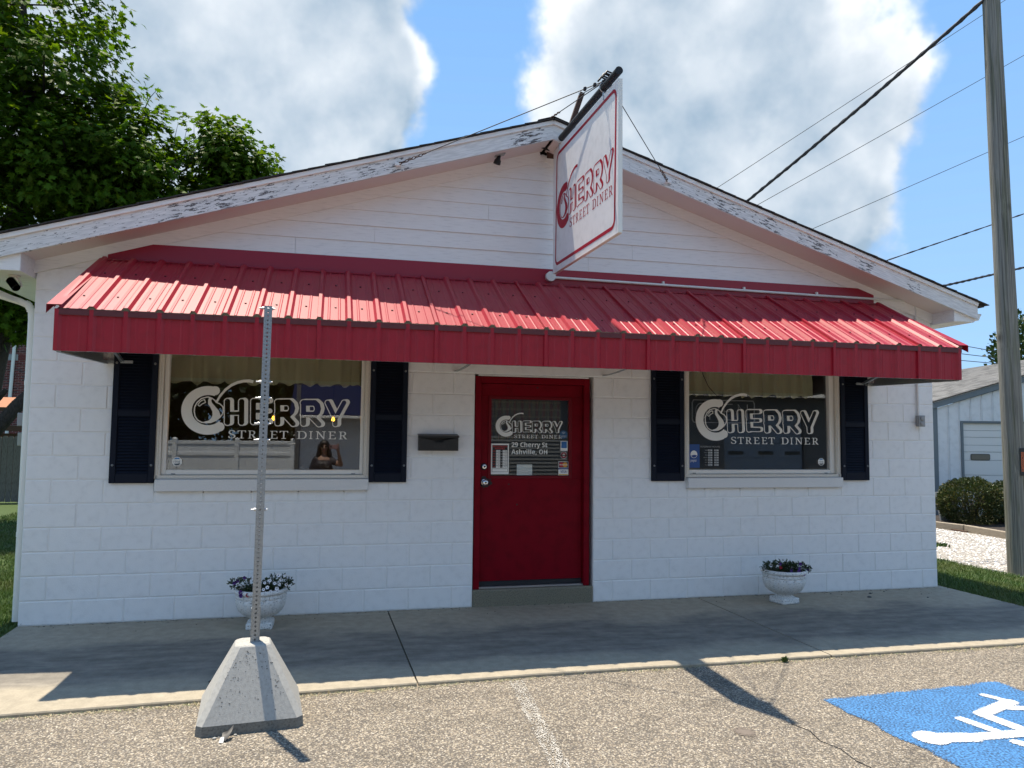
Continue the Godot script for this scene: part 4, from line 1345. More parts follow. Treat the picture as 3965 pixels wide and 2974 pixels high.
func board_picture(seed_: int, spots: Array) -> ImageTexture:
	var a := noise(seed_, 1.0, FastNoiseLite.TYPE_SIMPLEX, 4)
	return painted(2048, 80, func(u: float, v: float) -> Color:
		var x := u * 5.1; var y := v * 0.2
		var want := -0.80
		for s in spots:
			var d: float = absf(x - s[0]) / s[1]
			if d < 1.0: want = maxf(want, s[2] * (1.0 - d * d) - 0.36)
		var w := a.get_noise_2d(x * 7.0, y * 26.0) + a.get_noise_2d(x * 40.0, y * 90.0) * 0.35
		var c := lin(0.80, 0.79, 0.775)
		var g := 0.95 + a.get_noise_2d(x * 5.0 + 30.0, y * 40.0) * 0.09
		c = Color(c.r * g, c.g * g, c.b * g)
		if w + want + (v - 0.5) * 0.10 > 0.26:
			var k := 0.9 + a.get_noise_2d(x * 60.0, y * 200.0) * 0.35
			c = lin(0.20 * k, 0.195 * k, 0.195 * k)
			if w + want > 0.60: c = lin(0.055, 0.035, 0.03)
		elif w + want + (v - 0.5) * 0.10 > 0.235: c = Color(0.72, 0.71, 0.70)
		return c)

func build_roof() -> void:
	var left_spots := [[3.47, 0.22, 0.40], [3.18, 0.18, 0.46], [2.82, 0.16, 0.44], [1.88, 0.14, 0.34], [1.60, 0.14, 0.36], [0.36, 0.20, 0.50], [2.2, 0.6, 0.05], [4.3, 0.6, -0.02]]
	var right_spots := [[1.88, 0.30, 0.36], [2.35, 0.20, 0.36], [2.95, 0.25, 0.40], [3.55, 0.14, 0.40], [4.15, 0.10, 0.34], [1.3, 0.5, 0.06]]
	for s in [-1.0, 1.0]:
		var length := 4.90
		var run := sqrt(1.0 + SL * SL)
		var dir := Vector3(s, -SL, 0) / run
		var up := Vector3(s * SL, 1, 0) / run
		var tex := board_picture(71 if s < 0 else 77, left_spots if s < 0 else right_spots)
		var bm := mat(Color.WHITE, 0.55)
		bm.albedo_texture = tex
		bm.texture_repeat = false
		# rake board, its foot cut level at the eave
		var b := mb()
		var top0 := Vector3(RX, RT - 0.020, RZ); var h := 0.165
		var P := [top0 + Vector3(0, -h, 0), top0 + Vector3(s * length, -SL * length, 0) + Vector3(0, -h, 0), top0 + Vector3(s * length, -SL * length, 0), top0]
		if s < 0: P = [P[1], P[0], P[3], P[2]]
		b.quad_uv(P[0], P[1], P[2], P[3], Vector2(0, 0) if s > 0 else Vector2(1, 0), Vector2(0.98, 1) if s > 0 else Vector2(0.02, 1))
		var back := Vector3(0, 0, -0.03)
		b.quad(P[1] + back, P[0] + back, P[3] + back, P[2] + back)
		b.quad(P[0] + back, P[1] + back, P[1], P[0]); b.quad(P[1], P[1] + back, P[2] + back, P[2]); b.quad(P[0] + back, P[0], P[3], P[3] + back)
		part("rake_board", b, bm, diner)
		var t := mb()
		t.bar(Vector3(RX, RT - 0.022, RZ + 0.009) + dir * 0.0, Vector3(RX, RT - 0.022, RZ + 0.009) + dir * length * run, 0.018, 0.040, up, 0.003)
		part("rake_trim", t, M.siding, diner)
		var so := mb()
		so.bar(Vector3(RX, RT - 0.165, RZ * 0.5 - 0.017) + dir * 0.02, Vector3(RX, RT - 0.165, RZ * 0.5 - 0.017) + dir * 4.72 * run, RZ - 0.036, 0.018, up)
		part("rake_soffit", so, M.soffit, diner)
		var fz := mb()
		fz.bar(Vector3(RX, RT - 0.228, 0.012) + dir * 0.03, Vector3(RX, RT - 0.228, 0.012) + dir * 4.62 * run, 0.024, 0.106, up, 0.002)
		part("frieze_board", fz, M.siding, diner)
		var deck := mb()
		deck.bar(Vector3(RX, RT - 0.008, -4.02) + dir * -0.01, Vector3(RX, RT - 0.008, -4.02) + dir * 4.99 * run, 8.76, 0.022, up)
		part("roof_deck", deck, M.shingle, diner)
		# shingles seen end-on along the rake
		var x := 0.0
		while x < 4.98 * run:
			var w := rng.randf_range(0.13, 0.16)
			var sh := mb()
			var lift := rng.randf_range(0.004, 0.010)
			sh.bar(Vector3(RX, RT + 0.006, RZ - 0.10 + rng.randf_range(0.0, 0.012)) + dir * x, Vector3(RX, RT + 0.006 + lift, RZ - 0.10) + dir * (x + w + 0.02), 0.27, 0.006 + lift * 0.5, up)
			part("shingle", sh, M.shingle, diner)
			x += w
		# boxed return at the eave
		var x0 := -0.42 if s < 0 else WALL + 0.002; var x1 := -0.002 if s < 0 else WALL + 0.27
		var bx := mb()
		bx.box(Vector3(x0, 2.942, -8.2), Vector3(x1, 3.10, RZ - 0.031), 0.003)
		part("eave_box", bx, M.siding, diner)
		var gt := mb()
		var gx := -0.50 if s < 0 else WALL + 0.345
		var rows := []
		for z in [0.28, -8.2]:
			var row := []
			for q in [[-0.055, 0.075], [-0.050, 0.0], [0.0, -0.008], [0.030, 0.0], [0.052, 0.045], [0.066, 0.055], [0.066, 0.075]]: row.append(Vector3(gx + q[0] * s, 2.975 + q[1], z))
			rows.append(row)
		gt.sheet(rows, false)
		var cap := PackedVector2Array()
		for q in [[-0.055, 0.075], [-0.050, 0.0], [0.0, -0.008], [0.030, 0.0], [0.052, 0.045], [0.066, 0.055], [0.066, 0.075]]: cap.append(Vector2(gx + q[0] * s, 2.975 + q[1]))
		gt.prism(cap, Transform3D(Basis(), Vector3(0, 0, 0.283)), 0.003)
		part("gutter", gt, M.white_vinyl, diner)
	var ro := mb()
	var rp := [Vector3(RX - 0.16, RT - 0.02, 0.0), Vector3(RX, RT + 0.032, 0.0), Vector3(RX + 0.16, RT - 0.02, 0.0)]
	var z := RZ + 0.03
	while z > -8.2:
		for k in 2:
			ro.quad(rp[k] + Vector3(0, 0, z), rp[k + 1] + Vector3(0, 0, z), rp[k + 1] + Vector3(0, -0.006, z - 0.24), rp[k] + Vector3(0, -0.006, z - 0.24))
		z -= 0.24
	part("ridge_cap", ro, M.shingle, diner)
	# downpipes
	var d := mb()
	d.tube([Vector3(-0.46, 2.885, -0.10), Vector3(-0.30, 2.80, -0.11), Vector3(-0.15, 2.755, -0.12), Vector3(-0.085, 2.725, -0.12), Vector3(-0.056, 2.67, -0.12), Vector3(-0.05, 2.60, -0.12), Vector3(-0.05, 0.02, -0.12)], [0.031], 10)
	for i in 4: d.tube([Vector3(-0.46, 2.905 - i * 0.012, -0.078 + i * 0.004), Vector3(-0.15, 2.775 - i * 0.012, -0.094 + i * 0.004)], [0.004], 5)
	for y in [2.05, 0.75]: d.tube([Vector3(-0.05, y - 0.02, -0.12), Vector3(-0.05, y + 0.02, -0.12)], [0.034], 10)
	for i in 5:
		var a := i / 5.0
		d.tube([Vector3(-0.11 + a * 0.055, 2.742 - a * a * 0.085, -0.12), Vector3(-0.10 + a * 0.048, 2.735 - a * a * 0.09, -0.12)], [0.0335], 10)
	part("downpipe", d, M.white_vinyl, diner)
	var e := mb()
	e.tube([Vector3(WALL + 0.33, 2.95, -0.62), Vector3(WALL + 0.32, 2.86, -0.62), Vector3(WALL + 0.26, 2.79, -0.63), Vector3(WALL + 0.10, 2.72, -0.64), Vector3(WALL + 0.06, 2.60, -0.64), Vector3(WALL + 0.06, 0.05, -0.64)], [0.045], 10)
	part("downpipe", e, M.white_vinyl, diner)

# ------------------------------------------------------------------ inside
func build_inside() -> void:
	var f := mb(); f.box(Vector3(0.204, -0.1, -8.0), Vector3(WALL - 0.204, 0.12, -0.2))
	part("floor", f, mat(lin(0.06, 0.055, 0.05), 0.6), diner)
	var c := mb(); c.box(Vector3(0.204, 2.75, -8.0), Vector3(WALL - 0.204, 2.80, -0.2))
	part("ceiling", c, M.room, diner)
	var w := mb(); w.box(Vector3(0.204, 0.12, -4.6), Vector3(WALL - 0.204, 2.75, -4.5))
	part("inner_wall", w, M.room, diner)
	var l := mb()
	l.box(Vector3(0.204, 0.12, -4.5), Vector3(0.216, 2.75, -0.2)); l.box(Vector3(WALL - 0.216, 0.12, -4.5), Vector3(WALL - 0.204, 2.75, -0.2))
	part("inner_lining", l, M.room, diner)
	# a gathered valance across each window
	for k in 2:
		var xa: float = [1.03, 6.08][k]; var xb: float = [2.84, 7.70][k]
		var o := mb()
		o.sheet(drape(xa, xb, 2.50, 2.095, -0.175, 0.026, 11 if k == 0 else 10, 0.020, 7 + k))
		single("window_valance", o, M.olive, ["olive gathered valance across the top of the left window", "olive gathered valance with hanging wire across the right window"][k], "curtain", "olive valances in the windows")
	var wire := mb()
	wire.tube([Vector3(6.32, 2.45, -0.13), Vector3(6.36, 2.30, -0.13), Vector3(6.42, 2.18, -0.13), Vector3(6.50, 2.10, -0.13), Vector3(6.58, 2.05, -0.13)], [0.004], 6)
	single("hanging_wire", wire, M.dark_steel, "thin black wire hanging in front of the right window valance", "wire")
	# plaid curtain behind the door glass
	var pl := painted(256, 256, func(u: float, v: float) -> Color:
		var a := lin(0.085, 0.075, 0.042)
		var bx := 0.5 + 0.5 * sin(u * 60.0); var by := 0.5 + 0.5 * sin(v * 34.0)
		var c2 := a.lerp(lin(0.095, 0.028, 0.022), 0.75 * smoothstep(0.6, 0.9, bx)).lerp(lin(0.13, 0.11, 0.06), 0.6 * smoothstep(0.7, 0.95, by))
		return c2.lerp(lin(0.05, 0.04, 0.025), 0.6 * smoothstep(0.9, 1.0, 0.5 + 0.5 * sin(u * 120.0 + 1.0))))
	var pm := mat(Color.WHITE, 0.95); pm.albedo_texture = pl
	var p := mb()
	p.sheet(drape(4.05, 4.78, 1.99, 1.60, -0.155, 0.012, 15, 0.006, 3))
	single("door_curtain", p, pm, "brown and olive plaid curtain behind the door glass", "curtain")
	# two hanging lamps that are lit
	for k in 2:
		var at: Vector3 = [Vector3(1.80, 1.822, -2.8), Vector3(2.535, 1.820, -2.8)][k]
		var lamp := thing("pendant_lamp", ["lit pendant lamp with clear globe behind the left window, left of two", "lit pendant lamp with clear globe above the reflected person"][k], "lamp", at, "pendant lamps inside")
		var cord := mb(); cord.tube([Vector3(at.x, 2.75, at.z), Vector3(at.x, at.y + 0.06, at.z)], [0.006], 6)
		part("cord", cord, M.dark_steel, lamp)
		var cap := mb(); cap.lathe([[0.0, 0.075], [0.022, 0.07], [0.026, 0.03], [0.0, 0.03]], Transform3D(Basis(), at), 14)
		part("socket", cap, M.dark_steel, lamp)
		var bulb := mb(); bulb.lathe([[0.0, -0.028], [0.016, -0.022], [0.021, -0.004], [0.016, 0.016], [0.010, 0.03]], Transform3D(Basis(), at), 14)
		var em := mat(lin(0.9, 0.7, 0.3), 0.5)
		em.emission_enabled = true; em.emission = Color(1.0, 0.72, 0.20); em.emission_energy_multiplier = 2.2
		part("bulb", bulb, em, lamp)
		var globe := mb(); globe.lathe([[0.03, 0.06], [0.07, 0.045], [0.088, 0.0], [0.075, -0.05], [0.035, -0.082], [0.0, -0.088]], Transform3D(Basis(), at), 20)
		part("globe", globe, M.glass, lamp)
		var li := OmniLight3D.new()
		li.name = "bulb_light"
		li.light_color = Color(1.0, 0.75, 0.4); li.light_energy = 0.05; li.omni_range = 9.0; li.omni_attenuation = 2.0; li.light_size = 0.02; li.shadow_enabled = true
		lamp.add_child(li, true)
	# unlit tube sign
	var ts := thing("open_tube_sign", "unlit glass tube sign reading OPEN behind right window lettering", "sign", Vector3(6.63, 1.79, -0.2))
	var tm := mat(lin(0.30, 0.31, 0.31), 0.3)
	var stroke := func(called: String, pts: Array, r: float) -> void:
		var s := mb()
		var q := []
		for a in pts: q.append(Vector3(a[0], a[1], -0.2))
		s.tube(q, [r], 6)
		part(called, s, tm, ts)
	stroke.call("border_tube", [[6.28, 1.80], [6.99, 1.80], [7.005, 1.83], [7.005, 2.01], [6.99, 2.04], [6.28, 2.04], [6.265, 2.01], [6.265, 1.83], [6.28, 1.80]], 0.006)
	var ring := []
	for i in 17: ring.append([6.37 + cos(TAU * i / 16) * 0.065, 1.92 + sin(TAU * i / 16) * 0.085])
	stroke.call("letter_tube", ring, 0.006)
	stroke.call("letter_tube", [[6.47, 1.83], [6.47, 2.0], [6.56, 2.0], [6.58, 1.96], [6.56, 1.92], [6.47, 1.92]], 0.006)
	stroke.call("letter_tube", [[6.74, 1.83], [6.64, 1.83], [6.64, 2.0], [6.74, 2.0]], 0.006)
	stroke.call("letter_tube", [[6.64, 1.92], [6.72, 1.92]], 0.006)
	stroke.call("letter_tube", [[6.81, 1.83], [6.81, 2.0], [6.92, 1.83], [6.92, 2.0]], 0.006)

func drape(xa: float, xb: float, yt: float, yb: float, z: float, amp: float, folds: int, hem: float, seed_: int) -> Array:
	var nn := noise(seed_, 1.0, FastNoiseLite.TYPE_SIMPLEX_SMOOTH, 2)
	var rows := []
	var n := folds * 10
	for j in 13:
		var v := j / 12.0
		var row := []
		for i in n + 1:
			var u := float(i) / n
			var ph := u * folds * TAU + nn.get_noise_1d(u * 9.0) * 3.2
			var y := lerpf(yt, yb + hem * (0.5 + 0.5 * sin(ph + 0.8)) * 1.6 - hem + nn.get_noise_1d(u * 5.0 + 40.0) * hem * 0.7, v)
			var zz := z + amp * (0.45 + 0.55 * v) * sin(ph) + nn.get_noise_2d(u * 12.0, v * 2.0) * amp * 0.5
			row.append(Vector3(lerpf(xa, xb, u) + cos(ph) * amp * 0.3, y, zz))
		rows.append(row)
	return rows

# ------------------------------------------------------------------ awning
const AX0 := 0.552
const AX1 := 8.375
var awn_top := Vector2(0.118, 3.128)    # z, y where the sheets meet the wall flashing
var awn_eave := Vector2(1.225, 2.520)

# one row of points of ribbed sheet: [along, outward]
func ribbed(x0: float, x1: float, deep: float) -> Array:
	var out := [[x0, 0.0]]
	var k := ceili((x0 - 0.797) / 0.2286 - 0.2)
	while true:
		var c := 0.797 + 0.2286 * k
		if c > x1 + 0.03: break
		for q in [[-0.032, 0.0], [-0.013, 1.0], [0.013, 1.0], [0.032, 0.0], [0.062, 0.0], [0.068, 0.14], [0.078, 0.14], [0.084, 0.0], [0.142, 0.0], [0.148, 0.14], [0.158, 0.14], [0.164, 0.0]]:
			var x: float = c + q[0]
			if x > x0 + 0.001 and x < x1 - 0.001: out.append([x, q[1] * deep])
		k += 1
	out.append([x1, 0.0])
	return out

func build_awning() -> void:
	var aw := thing("metal_awning", "long red ribbed metal awning over the windows and door", "awning", Vector3(4.46, 2.2, 0.6))
	var t := Vector3(0, awn_top.y, awn_top.x); var e := Vector3(0, awn_eave.y, awn_eave.x)
	var up := Vector3(0, awn_eave.x - awn_top.x, awn_top.y - awn_eave.y).normalized()
	var x := AX0
	while x < AX1 - 0.05:
		var x1 := minf(x + 0.9144, AX1)
		var row := ribbed(x, x1, 0.021)
		var a := []; var b := []
		for q in row:
			a.append(t + Vector3(q[0], 0, 0) + up * q[1]); b.append(e + Vector3(q[0], 0, 0) + up * q[1])
		var s := mb()
		s.sheet([a, b], false)
		var a2 := []; var b2 := []
		for p in a: a2.append(p - up * 0.0012)
		for p in b: b2.append(p - up * 0.0012)
		s.sheet([b2, a2], false)
		part("roof_panel", s, M.red_metal, aw)
		var f0 := []; var f1 := []
		for q in ribbed(x, x1, 0.019):
			f0.append(Vector3(q[0], 2.515, 1.203 + q[1])); f1.append(Vector3(q[0], 2.212, 1.199 + q[1]))
		var f := mb()
		f.sheet([f0, f1], false)
		part("fascia_panel", f, M.red_metal, aw)
		x += 0.9144
	var dr := mb()
	dr.box(Vector3(AX0 + 0.01, 2.472, 1.217), Vector3(AX1 - 0.01, 2.516, 1.2205), 0.001)
	part("drip_trim", dr, M.red_dark, aw)
	# closures in the rib ends
	var k := 0
	while 0.797 + 0.2286 * k < AX1:
		var c := 0.797 + 0.2286 * k
		var cl := mb()
		cl.prism(PackedVector2Array([Vector2(c - 0.030, 2.517), Vector2(c + 0.030, 2.517), Vector2(c + 0.012, 2.534), Vector2(c - 0.012, 2.534)]), Transform3D(Basis(), Vector3(0, 0, 1.2215)), 0.006)
		part("rib_closure", cl, M.closure, aw)
		k += 1
	# wall flashing with sloped ends, and its lower lip
	var fl := mb()
	fl.prism(PackedVector2Array([Vector2(0.567, 3.10), Vector2(8.365, 3.10), Vector2(8.365, 3.243), Vector2(8.165, 3.309), Vector2(0.93, 3.299), Vector2(0.567, 3.185)]), Transform3D(Basis(), Vector3(0, 0, 0.030)), 0.012)
	fl.quad(Vector3(0.567, 3.148, 0.0305), Vector3(0.567, 3.110, 0.165), Vector3(8.365, 3.110, 0.165), Vector3(8.365, 3.148, 0.0305))
	for i in 3:
		var xx := 2.50 + i * 2.4
		fl.box(Vector3(xx, 3.115, 0.0301), Vector3(xx + 0.10, 3.300, 0.0318))
	var flash := mat(lin(0.30, 0.010, 0.030), 0.38)
	part("wall_flashing", fl, flash, aw)
	# trims down both ends
	for q in [[AX0 - 0.045, AX0 + 0.055], [AX1 - 0.055, AX1 + 0.045]]:
		var r := mb()
		r.quad(Vector3(q[0], t.y + 0.022, t.z - 0.08), Vector3(q[0], e.y + 0.022, e.z + 0.015), Vector3(q[1], e.y + 0.024, e.z + 0.015), Vector3(q[1], t.y + 0.024, t.z - 0.08))
		var xo: float = q[0] if q[0] < 4.0 else q[1]
		r.quad(Vector3(xo, t.y + 0.022, t.z - 0.08), Vector3(xo, t.y - 0.045, t.z - 0.08), Vector3(xo, e.y - 0.045, e.z + 0.015), Vector3(xo, e.y + 0.022, e.z + 0.015))
		part("rake_trim", r, M.red_metal, aw)
		var xe := AX0 + 0.004 if q[0] < 4.0 else AX1 - 0.004
		var sd := mb()
		sd.prism(PackedVector2Array([Vector2(0.0, 2.235), Vector2(1.198, 2.213), Vector2(1.198, 2.51), Vector2(0.02, 3.11)]), Transform3D(Basis(Vector3(0, 0, 1), Vector3(0, 1, 0), Vector3(-1, 0, 0)), Vector3(xe, 0, 0)), 0.002)
		part("end_panel", sd, M.red_metal, aw)
		var ln := mb()
		ln.prism(PackedVector2Array([Vector2(0.01, 2.240), Vector2(1.19, 2.218), Vector2(1.19, 2.50), Vector2(0.02, 3.09)]), Transform3D(Basis(Vector3(0, 0, 1), Vector3(0, 1, 0), Vector3(-1, 0, 0)), Vector3(xe + (0.006 if xe < 4.0 else -0.004), 0, 0)), 0.002)
		part("end_lining", ln, M.galvanised, aw)
		var fr := mb()
		var xi := xe + (0.03 if xe < 4.0 else -0.03)
		fr.bar(Vector3(xi, 2.240, 0.0), Vector3(xi, 2.218, 1.19), 0.030, 0.030)
		fr.bar(Vector3(xi + (0.13 if xe < 4.0 else -0.13), 2.250, 0.02), Vector3(xi + (0.13 if xe < 4.0 else -0.13), 2.55, 1.10), 0.025, 0.025)
		fr.bar(Vector3(xi, 2.245, 0.018), Vector3(xi + (0.22 if xe < 4.0 else -0.22), 2.245, 0.018), 0.025, 0.025, Vector3.BACK)
		part("end_frame", fr, M.galvanised, aw)
	var ra := mb()
	ra.bar(Vector3(AX0 + 0.03, 2.232, 1.176), Vector3(AX1 - 0.03, 2.232, 1.176), 0.036, 0.036)
	part("front_rail", ra, M.galvanised, aw)
	# flat bars bent up from the wall to the front rail
	for c in [3.67, 5.185]:
		var b := mb()
		var n := 8
		for i in n:
			var u := float(i) / n; var w := float(i + 1) / n
			var s: float = 0.035
			var f := func(q: float) -> Vector3: return Vector3(c + s * q * 4.0, 2.252 + 0.10 * sin(q * PI * 0.75) * q, 0.005 + 1.15 * q)
			b.bar(f.call(u), f.call(w), 0.030, 0.005)
		part("brace", b, M.galvanised, aw)
	# hex screws in two rows and along the fascia foot
	var sc := mb()
	k = 0
	while 0.68 + 0.2286 * k < AX1 - 0.05:
		var c := 0.68 + 0.2286 * k + rng.randf_range(-0.012, 0.012)
		for z in [0.48, 0.98]:
			var y := lerpf(awn_top.y, awn_eave.y, (z - awn_top.x) / (awn_eave.x - awn_top.x))
			sc.tube([Vector3(c, y, z), Vector3(c, y, z) + up * 0.008], [0.0085], 6)
		sc.tube([Vector3(c + 0.11, 2.232, 1.198), Vector3(c + 0.11, 2.232, 1.207)], [0.007], 6)
		k += 1
	part("screws", sc, M.red_dark, aw, false, "stuff")

# ------------------------------------------------------------------ hanging sign
func build_sign() -> void:
	var sx := 4.622
	var sg := thing("hanging_sign", "white double-sided hanging sign with red cherry lettering and border", "sign", Vector3(sx, 3.2, 0.1))
	var z0 := 0.12; var z1 := 1.868
	# corner heights: slightly drooping outwards
	var TL := Vector3(sx, 4.475, z0); var TR := Vector3(sx, 4.412, z1); var BR := Vector3(sx, 3.200, z1); var BL2 := Vector3(sx, 3.240, z0)
	var pn := mb()
	var o := Vector3(0.016, 0, 0)
	pn.quad(TL - o, BL2 - o, BR - o, TR - o); pn.quad(TR + o, BR + o, BL2 + o, TL + o)
	for q in [[TL, TR], [TR, BR], [BR, BL2], [BL2, TL]]: pn.quad(q[0] - o, q[1] - o, q[1] + o, q[0] + o)
	part("panel", pn, M.sign_white, sg)
	var ed := mb()
	ed.bar(BL2 + Vector3(0, -0.003, 0), BR + Vector3(0, -0.003, 0), 0.036, 0.006); ed.bar(TR + Vector3(0, 0, 0.003), BR + Vector3(0, 0, 0.003), 0.036, 0.006, Vector3.BACK)
	part("edge_strip", ed, M.white_vinyl, sg)
	for side in [-1.0, 1.0]:
		# seen from that side; u runs from the outer reader's left
		var px: float = sx + side * 0.0175
		var droop := atan2(-0.050, 1.75)
		var along := Vector3(0, sin(droop), cos(droop)) if side < 0 else Vector3(0, -sin(droop), -cos(droop))
		var upv := Vector3(0, cos(droop), -sin(droop))
		var bas := Basis(along, upv, Vector3(side, 0, 0))
		var org := Vector3(px, 3.598, 0.240) if side < 0 else Vector3(px, 3.548, 1.770)
		var a := part("word_mark", wordmark, M.sign_red, sg)
		a.transform = Transform3D(bas * Basis.from_scale(Vector3(1.04, 0.965, 1)), org + upv * -0.012 - sg.position)
		second_line(sg, Transform3D(bas * Basis.from_scale(Vector3(1.04, 1.15, 1)), org + upv * -0.026 - sg.position), M.sign_red)
		var bo := mb()
		var c0 := Vector2(0.075, 0.055); var c1 := Vector2(1.690, 1.175)
		var rr := 0.085
		var outer := []; var inner := []
		for i in 4:
			for j in 9:
				var ang := PI + i * PI / 2 + j * PI / 16
				var cx: float = c0.x + rr if i == 0 or i == 3 else c1.x - rr
				var cy: float = c0.y + rr if i < 2 else c1.y - rr
				outer.append(Vector2(cx + cos(ang) * rr, cy + sin(ang) * rr)); inner.append(Vector2(cx + cos(ang) * (rr - 0.030), cy + sin(ang) * (rr - 0.030)))
		var corner0 := Vector3(px, 3.240, z0) if side < 0 else Vector3(px, 3.200, z1)
		var pt := func(q: Vector2) -> Vector3: return corner0 + along * q.x + upv * q.y
		for i in outer.size():
			var i2 := (i + 1) % outer.size()
			bo.quad(pt.call(outer[i]), pt.call(outer[i2]), pt.call(inner[i2]), pt.call(inner[i]))
		part("border", bo, M.sign_red, sg)
	# the pole, its foot plate and the straps
	var po := mb()
	po.tube([Vector3(sx - 0.01, 4.535, 0.03), Vector3(sx - 0.01, 4.475, 1.875)], [0.032], 14)
	part("pole", po, M.dark_steel, sg)
	var pc := mb()
	pc.box(Vector3(sx - 0.06, 4.44, 0.022), Vector3(sx + 0.04, 4.60, 0.030), 0.002)
	pc.bar(Vector3(sx - 0.01, 4.52, 0.03), Vector3(sx - 0.01, 4.53, 0.10), 0.06, 0.03)
	part("foot_plate", pc, M.rust, sg)
	for z in [0.33, 1.55]:
		var s := mb()
		var cy := lerpf(4.535, 4.475, (z - 0.03) / 1.845)
		var ring := []
		for i in 17: ring.append(Vector3(sx - 0.01 + cos(TAU * i / 16) * 0.042, cy + sin(TAU * i / 16) * 0.042, z))
		s.tube(ring, [0.006], 6)
		s.tube([Vector3(sx - 0.020, cy - 0.04, z), Vector3(sx - 0.020, cy - 0.105, z)], [0.006], 6)
		part("strap", s, M.steel, sg)
	# stays
	var eye := Vector3(sx - 0.01, 4.525, 1.60)
	stay(sg, eye, Vector3(3.045, 4.105, 0.385), 0.30)
	stay(sg, eye, Vector3(5.716, 4.185, 0.385), 0.22)
	stay(sg, eye, Vector3(4.49, 4.715, 0.30), 0.30)
	stay(sg, eye, Vector3(4.975, 5.22, -0.12), 0.05)
	var cl := mb()
	for i in 5:
		var c := eye + Vector3(0, 0.012 + rng.randf() * 0.02, -0.10 + i * 0.035)
		cl.tube([c + Vector3(-0.04, 0, 0), c + Vector3(-0.015, 0.035, 0.01), c + Vector3(0.03, 0.028, 0.0), c + Vector3(0.04, -0.01, -0.01)], [0.008], 6)
	part("clamp", cl, M.dark_steel, sg)
	var st := mb()
	st.bar(Vector3(4.775, 4.60, -0.13), Vector3(4.985, 5.235, -0.13), 0.05, 0.05, Vector3.BACK)
	part("roof_strut", st, M.rust, sg)

func stay(sg: Node3D, from: Vector3, to: Vector3, chain: float) -> void:
	var d := (to - from).normalized()
	var end := to - d * chain
	var w := mb()
	w.tube([from, end], [0.0042], 6)
	part("stay_wire", w, M.cable, sg)
	var n := int(chain / 0.035)
	for i in n:
		var c := end + d * (i + 0.5) * chain / n
		var side := d.cross(Vector3.UP if i % 2 == 0 else Vector3.BACK).normalized()
		var l := mb()
		var ring := []
		for j in 9: ring.append(c + d * cos(TAU * j / 8) * 0.022 + side * sin(TAU * j / 8) * 0.011)
		l.tube(ring, [0.0042], 5)
		part("chain_link", l, M.rust, sg)
	for k in 2:
		var c := from.lerp(end, 0.06 + k * 0.05)
		var b := mb()
		b.obox(Transform3D(Basis(), c), Vector3(0.022, 0.030, 0.030), 0.004)
		part("wire_clip", b, M.dark_steel, sg)
	var p := mb()
	p.obox(Transform3D(Basis(), to), Vector3(0.06, 0.035, 0.02), 0.004)
	part("anchor_plate", p, M.siding, sg)

